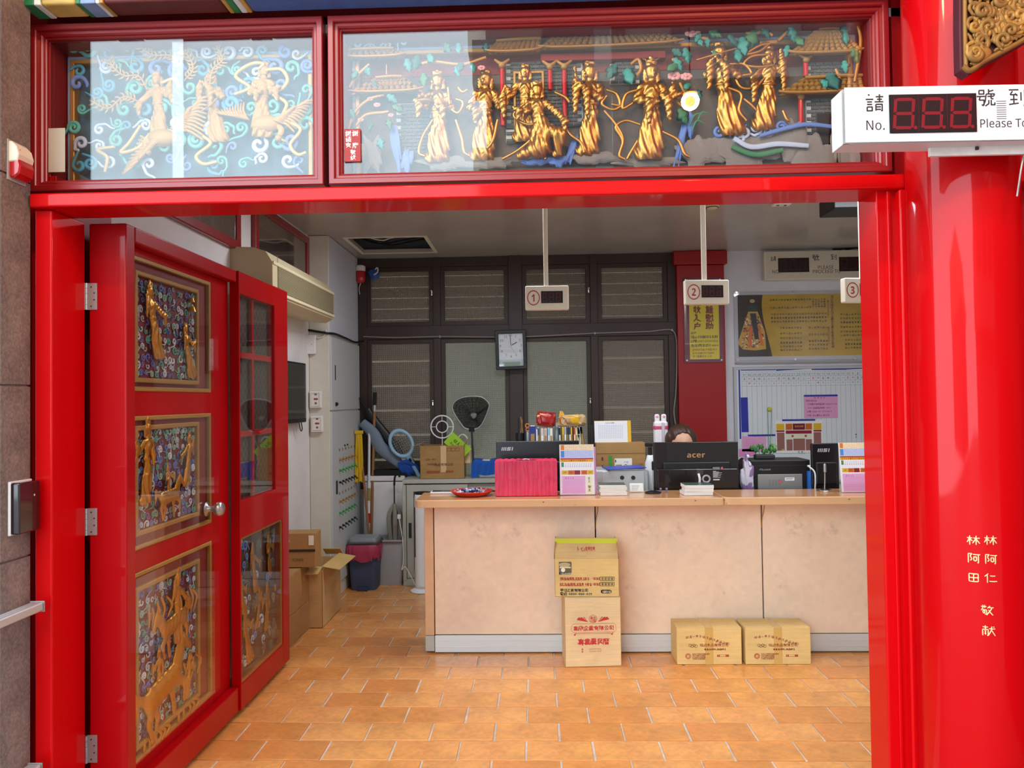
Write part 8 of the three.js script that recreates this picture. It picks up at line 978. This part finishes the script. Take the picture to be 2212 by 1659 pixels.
  // snack bags on the books
  const pillow = (w, h, d, seed, m, parent, name = 'bag') => { const g = new THREE.SphereGeometry(1, 48, 32), p = g.attributes.position; for (let i = 0; i < p.count; i++) { let x = p.getX(i), y = p.getY(i), z = p.getZ(i); const e = 0.5, sx = Math.sign(x) * Math.pow(Math.abs(x), e), sy = Math.sign(y) * Math.pow(Math.abs(y), e), k = 0.06 * Math.sin(x * 11 + seed) * Math.sin(y * 8 + seed) + 0.04 * Math.sin(x * 25 + y * 17); p.setXYZ(i, sx * w / 2 * (1 + k * 0.3), sy * h / 2 * (1 + k * 0.5), z * d * (1 + k * 2)); } g.computeVertexNormals(); return part(name, g, m, parent); };
  { const e = rect(bd, 1158, 893, 1201, 924), t = thing('snack_bag', 'shiny red snack packet lying on top of the books', 'snack packet', [e.cx, e.cy + 0.006, -bd - 0.06]); t.rotation.z = -0.1; pillow(e.w, e.h, 0.04, 2, printMat(256, 180, (g, w, h) => { g.fillStyle = '#a8201c'; g.fillRect(0, 0, w, h); for (let i = 0; i < 26; i++) { g.fillStyle = ['#d84a30', '#7a1410', '#e8b890', '#c8963a'][i % 4]; g.beginPath(); g.ellipse(hash2(i, 1, 1) * w, hash2(i, 2, 1) * h, 16, 8, i, 0, 7); g.fill(); } }, 0.25), t, 'packet'); part('crimp', box(e.w * 0.96, 0.012, 0.006, 0.001, 0, e.h / 2, 0), M(0x8a1a18, 0.3), t); }
  { const e = rect(bd, 1207, 897, 1268, 924), t = thing('snack_bag', 'yellow and clear snack bag slumped over the books', 'snack packet', [e.cx, e.cy + 0.006, -bd - 0.06]); t.rotation.z = 0.05; pillow(e.w, e.h, 0.045, 5, printMat(256, 128, (g, w, h) => { g.fillStyle = '#c8a878'; g.fillRect(0, 0, w, h); for (let i = 0; i < 40; i++) { g.fillStyle = ['#d8a818', '#e8d8b8', '#a87a4a', '#c86a20'][i % 4]; g.beginPath(); g.ellipse(hash2(i, 1, 6) * w, hash2(i, 2, 6) * h, 14, 6, i, 0, 7); g.fill(); } }, 0.25), t, 'packet'); part('torn_corner', tr(extrude([[-0.02, -0.06], [0.05, -0.03], [0.02, 0.04], [0.0, 0.045]], 0.008, 0.001), -e.w / 2 + 0.015, 0.03, 0), M(0xe0b020, 0.35), t); }
  // rabbit-eared tumbler case
  { const e = rect(5.35, 1416, 910, 1447, 960), t = thing('tumbler', 'white and pink tumbler with two rounded ears behind the screen', 'tumbler', [e.cx, SH, -5.44]); const h = e.y1 - SH, w = e.w; part('body', box(w, h, 0.06, 0.02, 0, h / 2, 0), M(0xeee9ea, 0.4), t); part('pink_band', box(w * 1.01, h * 0.14, 0.062, 0.018, 0, h * 0.86, 0), M(0xd2506e, 0.4), t); for (const s of [-1, 1]) { part('ear', box(w * 0.36, 0.06, 0.03, 0.014, s * w * 0.24, h + 0.02, 0), M(0xf0eced, 0.4), t); part('inner_ear', ball(0.011, s * w * 0.24, h + 0.03, 0.012, 1, 1.1, 0.5, 14), M(0xe0a0b0, 0.5), t); } part('strap', box(w * 0.22, h * 0.5, 0.006, 0.003, w * 0.14, h * 0.72, 0.033), M(0xc9c4c8, 0.4), t); part('pink_pouch', box(w * 0.34, h * 0.5, 0.012, 0.005, w * 0.12, h * 0.3, 0.034), M(0xd8708a, 0.4), t); }
  // black bottle, small things by the printer
  { const e = rect(5.1, 1394, 952, 1415, 1016), t = thing('lotion_pump', 'black and white pump bottle beside the carton', 'bottle', [e.cx, DESK, -5.1]); const h = e.y1 - DESK; part('bottle', lathe([[0, 0], [0.036, 0], [0.036, h * 0.72], [0.02, h * 0.82], [0, h * 0.82]], 28), mat.plasticWhite, t); part('pump', [cyl(0.012, 0.012, h * 0.1, 0, h * 0.87, 0, 14), box(0.06, 0.025, 0.03, 0.006, -0.005, h * 0.95, 0)], mat.black, t); }
  const mic = (px, dd, top, label, m) => { const a = on(px, 1064), t = thing('desk_microphone', label, 'microphone', [a.x, CT + 0.001, -dd]); const h = atZ(px, top, dd).y - CT; part('base', lathe([[0, 0], [0.05, 0], [0.048, 0.008], [0.015, 0.016], [0, 0.018]], 28), m, t); part('stem', tube([[0, 0.01, 0], [0.002, h * 0.4, 0.002], [0.004, h * 0.85, 0]], 0.004, 14, 8), mat.steelDull, t); part('head', tr(new THREE.CapsuleGeometry(0.009, 0.04, 4, 12), 0.004, h * 0.9, 0), m === mat.black ? mat.blackSoft : mat.steel, t); };
  mic(1409, 4.66, 1000, 'slim desk microphone on a round black base by the white printer', mat.black); mic(1792, 4.68, 1006, 'slim chrome desk stand before the monitor near the column', mat.chrome);
  for (const [x, l] of [[1430, 'small purple desk peg beside the microphone'], [1443, 'small purple desk peg before the copper marked screen']]) { const a = on(x, 1066), t = thing('desk_peg', l, 'peg', [a.x, CT + 0.001, -4.68]); part('stem', cyl(0.006, 0.004, 0.018, 0, 0.009, 0, 12), M(0x6a6e9a, 0.4), t); part('knob', ball(0.008, 0, 0.022, 0, 1, 1, 1, 12), M(0x7a7eaa, 0.4), t); }
  { const a = atZ(1510, 1040, 4.66), t = thing('paper_tape', 'curled white paper strip with tape standing on the booklet pile', 'paper strip', [a.x, atZ(1510, 1048, 4.6).y + 0.046, -4.66]); const g = ribbon([[0, -0.045, 0.01], [0.002, -0.01, 0.012], [-0.004, 0.02, 0.006]], 0.007, 0.0012, 14, 0); part('strip', g, mat.paper, t); part('clear_tag', box(0.04, 0.035, 0.002, 0.001, 0.006, 0.03, 0.002), mat.glassThin, t); }
  // black printer with plant
  const Pn = rect(5.0, 1608, 996, 1748, 1062), bp = thing('printer', 'black desktop printer with a pale rear cover plate', 'printer', [Pn.cx, DESK, -5.12]); const ph = Pn.y1 - DESK;
  part('body', tr(extrude([[-Pn.w / 2, 0], [Pn.w / 2, 0], [Pn.w / 2, ph], [-Pn.w / 2 + 0.05, ph], [-Pn.w / 2 + 0.01, ph - 0.03], [-Pn.w / 2, ph - 0.08]], 0.24, 0.006), 0, 0, -0.12), mat.black, bp);
  const q = rect(5.0, 1636, 1024, 1732, 1056); part('cover_plate', box(q.w, q.h, 0.006, 0.002, q.cx - Pn.cx, q.cy - DESK, 0.13), mat.steelDull, bp); sheet('rating_label', q.w * 0.62, q.h * 0.6, inkMat(260, 110, (g) => { g.fillStyle = '#8a8a88'; for (let k = 0; k < 6; k++) for (let j = 0; j < 4; j++) g.fillRect(8 + j * 30, 30 + k * 12, 20, 5); g.fillStyle = '#c06060'; g.fillRect(100, 40, 36, 30); g.fillStyle = '#f2f2ee'; g.fillRect(160, 4, 90, 40); g.fillStyle = '#777'; g.fillRect(168, 14, 70, 5); g.fillRect(168, 26, 60, 5); }), bp, [q.cx - Pn.cx + 0.01, q.cy - DESK, 0.1336]); wordSheet(bp, 'Plustek', 0.08, 0.018, -0.08, ph - 0.055, 0.1265, '#9a9c9e', 'italic '); part('lid_line', box(Pn.w * 0.9, 0.003, 0.002, 0, 0.02, ph - 0.03, 0.127), mat.darkGrey, bp);
  { const t = thing('potted_plant', 'small green leafy plant in a dark pot on the black printer', 'plant', [atZ(1655, 995, 5.1).x, DESK + ph + 0.005, -5.14]); part('pot', box(0.13, 0.03, 0.07, 0.008, 0, 0.015, 0), mat.darkGrey, t); const rr = rng(6), lgp = leafGeo(1, 1), gm = [M(0x3f7a34, 0.55), M(0x2f6a3a, 0.55), M(0x5a8f44, 0.55)]; for (let i = 0; i < 34; i++) { const x = (rr() - 0.5) * 0.15, y = 0.03 + rr() * 0.045; const m = part('leaf', lgp, gm[i % 3], t, [x, y, (rr() - 0.5) * 0.06], [rr() * 0.8 - 0.4, rr() * 6.28, 2.2 + rr() * 1.8]); m.scale.setScalar(0.024 + rr() * 0.016); } for (let i = 0; i < 6; i++) part('stem', tube([[(i - 2.5) * 0.02, 0.02, 0], [(i - 2.5) * 0.026, 0.05, 0.006], [(i - 2.5) * 0.03, 0.075, 0]], 0.0018, 8, 5), gm[1], t); }
  { const e = rect(5.0, 1598, 1004, 1624, 1064), t = thing('plastic_bag', 'crumpled pale purple printed plastic bag between screen and printer', 'bag', [e.cx, CT - 0.1, -4.95]); const g = rockGeo(0.045, 0.15, 0.03, 17, 0.18); g.translate(0, 0.15, 0); part('bag', g, MT(dataTex(128, (u, v) => { const k = fbm(u, v, 6, 3, 301); return k > 0.52 ? [206, 200, 214] : [136, 112, 158]; }, true, 1), 0.35), t); part('tie', ball(0.012, 0, 0.3, 0), mat.plasticWhite, t); }
  { const e = rect(4.98, 1746, 1764, 1016, 1062), F = rect(4.98, 1745, 1018, 1763, 1064), t = thing('file_box', 'blue upright file box beside the black printer', 'file box', [F.cx, DESK, -5.06]); const h = F.y1 - DESK; part('box', box(F.w, h, 0.2, 0.003, 0, h / 2, 0), M(0x2f74d0, 0.45), t); part('label', box(F.w * 0.5, 0.06, 0.001, 0, 0, h * 0.6, 0.1006), M(0x5a96e0, 0.4), t); const c = thing('usb_cable', 'white cable bent down from the black printer', 'cable', [F.cx - 0.02, 0, -4.92]); const y1 = atZ(1745, 1008, 4.92).y; part('cable', tube([[-0.02, y1, 0], [0.01, y1 - 0.03, 0.01], [0.016, y1 - 0.1, 0.01], [0.014, CT - 0.04, 0.0]], 0.005, 24, 8), mat.plasticWhite, c); part('plug', box(0.02, 0.012, 0.01, 0.003, -0.02, y1 + 0.004, 0), mat.plasticWhite, c); }
  // clerk behind the screen: only the hair and brow show
  { const hx = atZ(1480, 940, 5.25).x, topY = atZ(1480, 922, 5.25).y, hy = topY - 0.115, p = thing('person', 'clerk with parted brown hair seated behind the copper marked screen', 'person', [hx, 0, -5.75]);
    const HZ = 0.37, skin = M(0xd8a88a, 0.55), dark = M(0x2c2f3a, 0.8), S = 0.56;
    const C = [[0, 0.5, 0, 0.15, 0, 0.74, 0.04, 0.12], [0, 0.74, 0.04, 0.12, 0, hy - 0.28, 0.2, 0.13], [-0.15, hy - 0.24, 0.22, 0.07, 0.15, hy - 0.24, 0.22, 0.07], [-0.19, hy - 0.26, 0.22, 0.06, -0.25, hy - 0.46, 0.28, 0.045], [0.19, hy - 0.26, 0.22, 0.06, 0.25, hy - 0.46, 0.28, 0.045], [-0.09, 0.5, 0.02, 0.09, -0.11, 0.48, 0.3, 0.075], [0.09, 0.5, 0.02, 0.09, 0.11, 0.48, 0.3, 0.075], [-0.11, 0.48, 0.3, 0.07, -0.11, 0.06, 0.28, 0.045], [0.11, 0.48, 0.3, 0.07, 0.11, 0.06, 0.28, 0.045], [-0.11, 0.04, 0.28, 0.04, -0.11, 0.04, 0.38, 0.035], [0.11, 0.04, 0.28, 0.04, 0.11, 0.04, 0.38, 0.035]];
    const body = meshField([0.38, 0.66, 0.36], [0, 0.6, 0.14], 60, (x, y, z) => { const q2 = [x, y, z]; let d = 9; for (const a of C) d = smin(d, cone(q2, a), 0.05); return d; });
    const arms = [[-0.25, hy - 0.46, 0.28, 0.042, -0.16, hy - 0.48, 0.42, 0.03], [0.25, hy - 0.46, 0.28, 0.042, 0.16, hy - 0.48, 0.42, 0.03], [-0.16, hy - 0.48, 0.42, 0.03, -0.13, hy - 0.49, 0.47, 0.03], [0.16, hy - 0.48, 0.42, 0.03, 0.13, hy - 0.49, 0.47, 0.03], [0, hy - 0.19, 0.27, 0.05, 0, hy - 0.08, HZ - 0.04, 0.048]];
    for (const s of [-1, 1]) for (let k = 0; k < 5; k++) { const ox = s * (0.11 + k * 0.017), l = [0.03, 0.05, 0.055, 0.05, 0.04][k]; arms.push([ox, hy - 0.49, 0.49, 0.009, ox - s * 0.004, hy - 0.487, 0.49 + l * 0.6, 0.008], [ox - s * 0.004, hy - 0.487, 0.49 + l * 0.6, 0.008, ox - s * 0.006, hy - 0.5, 0.49 + l, 0.007]); }
    const hd = [[0, hy + 0.01, HZ, 0.082, 0, hy + 0.035, HZ - 0.02, 0.086], [0, hy - 0.06, HZ + 0.02, 0.055, 0, hy - 0.02, HZ + 0.01, 0.07], [0, hy - 0.03, HZ + 0.085, 0.012, 0, hy + 0.0, HZ + 0.078, 0.009], [-0.083, hy - 0.01, HZ - 0.01, 0.012, -0.084, hy - 0.035, HZ - 0.01, 0.01], [0.083, hy - 0.01, HZ - 0.01, 0.012, 0.084, hy - 0.035, HZ - 0.01, 0.01], [-0.02, hy - 0.065, HZ + 0.066, 0.007, 0.02, hy - 0.065, HZ + 0.066, 0.007]];
    const head = meshField([0.32, 0.36, 0.18], [0, hy - 0.22, HZ], 72, (x, y, z) => { const q2 = [x, y, z]; let d = 9; for (const a of hd) d = smin(d, cone(q2, a), 0.02); for (const a of arms) d = smin(d, cone(q2, a), 0.008); return d; });
    part('body', head, skin, p); part('clothing', body, dark, p, undefined, undefined, 'dark top and trousers');
    const hair = meshField([0.14, 0.2, 0.15], [0, hy - 0.04, HZ - 0.03], 60, (x, y, z) => { const shell = Math.hypot(x / 1.0, (y - hy - 0.03) / 1.02, (z - HZ + 0.03) / 1.05) - 0.101; const side = cone([Math.abs(x), y, z], [0.085, hy + 0.03, HZ - 0.02, 0.028, 0.092, hy - 0.17, HZ - 0.03, 0.02]); let d = smin(shell, side, 0.03); const brow = Math.hypot((x - 0.005) / 1.1, (y - hy + 0.005) / 1.15, (z - HZ - 0.09)) - 0.072; d = Math.max(d, -brow); return d + 0.0022 * Math.sin(x * 160 + y * 30) * sstep(-0.2, 0.1, y); });
    part('hair', hair, MT(dataTex(128, (u, v) => { const k = 0.8 + 0.4 * vnoise(u * 64, v * 4, 55, 64); return [64 * k, 42 * k, 30 * k]; }, true, 0.2), 0.45), p, undefined, undefined, 'parted brown hair');
    const ch = thing('office_chair', 'dark office chair under the clerk behind the counter', 'chair', [hx, 0, -5.85]); part('seat', box(0.46, 0.06, 0.44, 0.02, 0, 0.37, 0.08), mat.darkGrey, ch); part('backrest', box(0.42, 0.5, 0.05, 0.02, 0, 0.68, -0.2), mat.darkGrey, ch); part('post', cyl(0.025, 0.025, 0.26, 0, 0.21, 0.05, 16), mat.steelDull, ch); for (let k = 0; k < 5; k++) part('foot', box(0.03, 0.03, 0.26, 0.008, Math.sin(k * 1.257) * 0.13, 0.06, 0.05 + Math.cos(k * 1.257) * 0.13, 0, k * 1.257, 0), mat.black, ch); }
}
scene.traverse((o) => { if (o.isMesh) o.castShadow = o.receiveShadow = true; });
renderer.render(scene, camera);
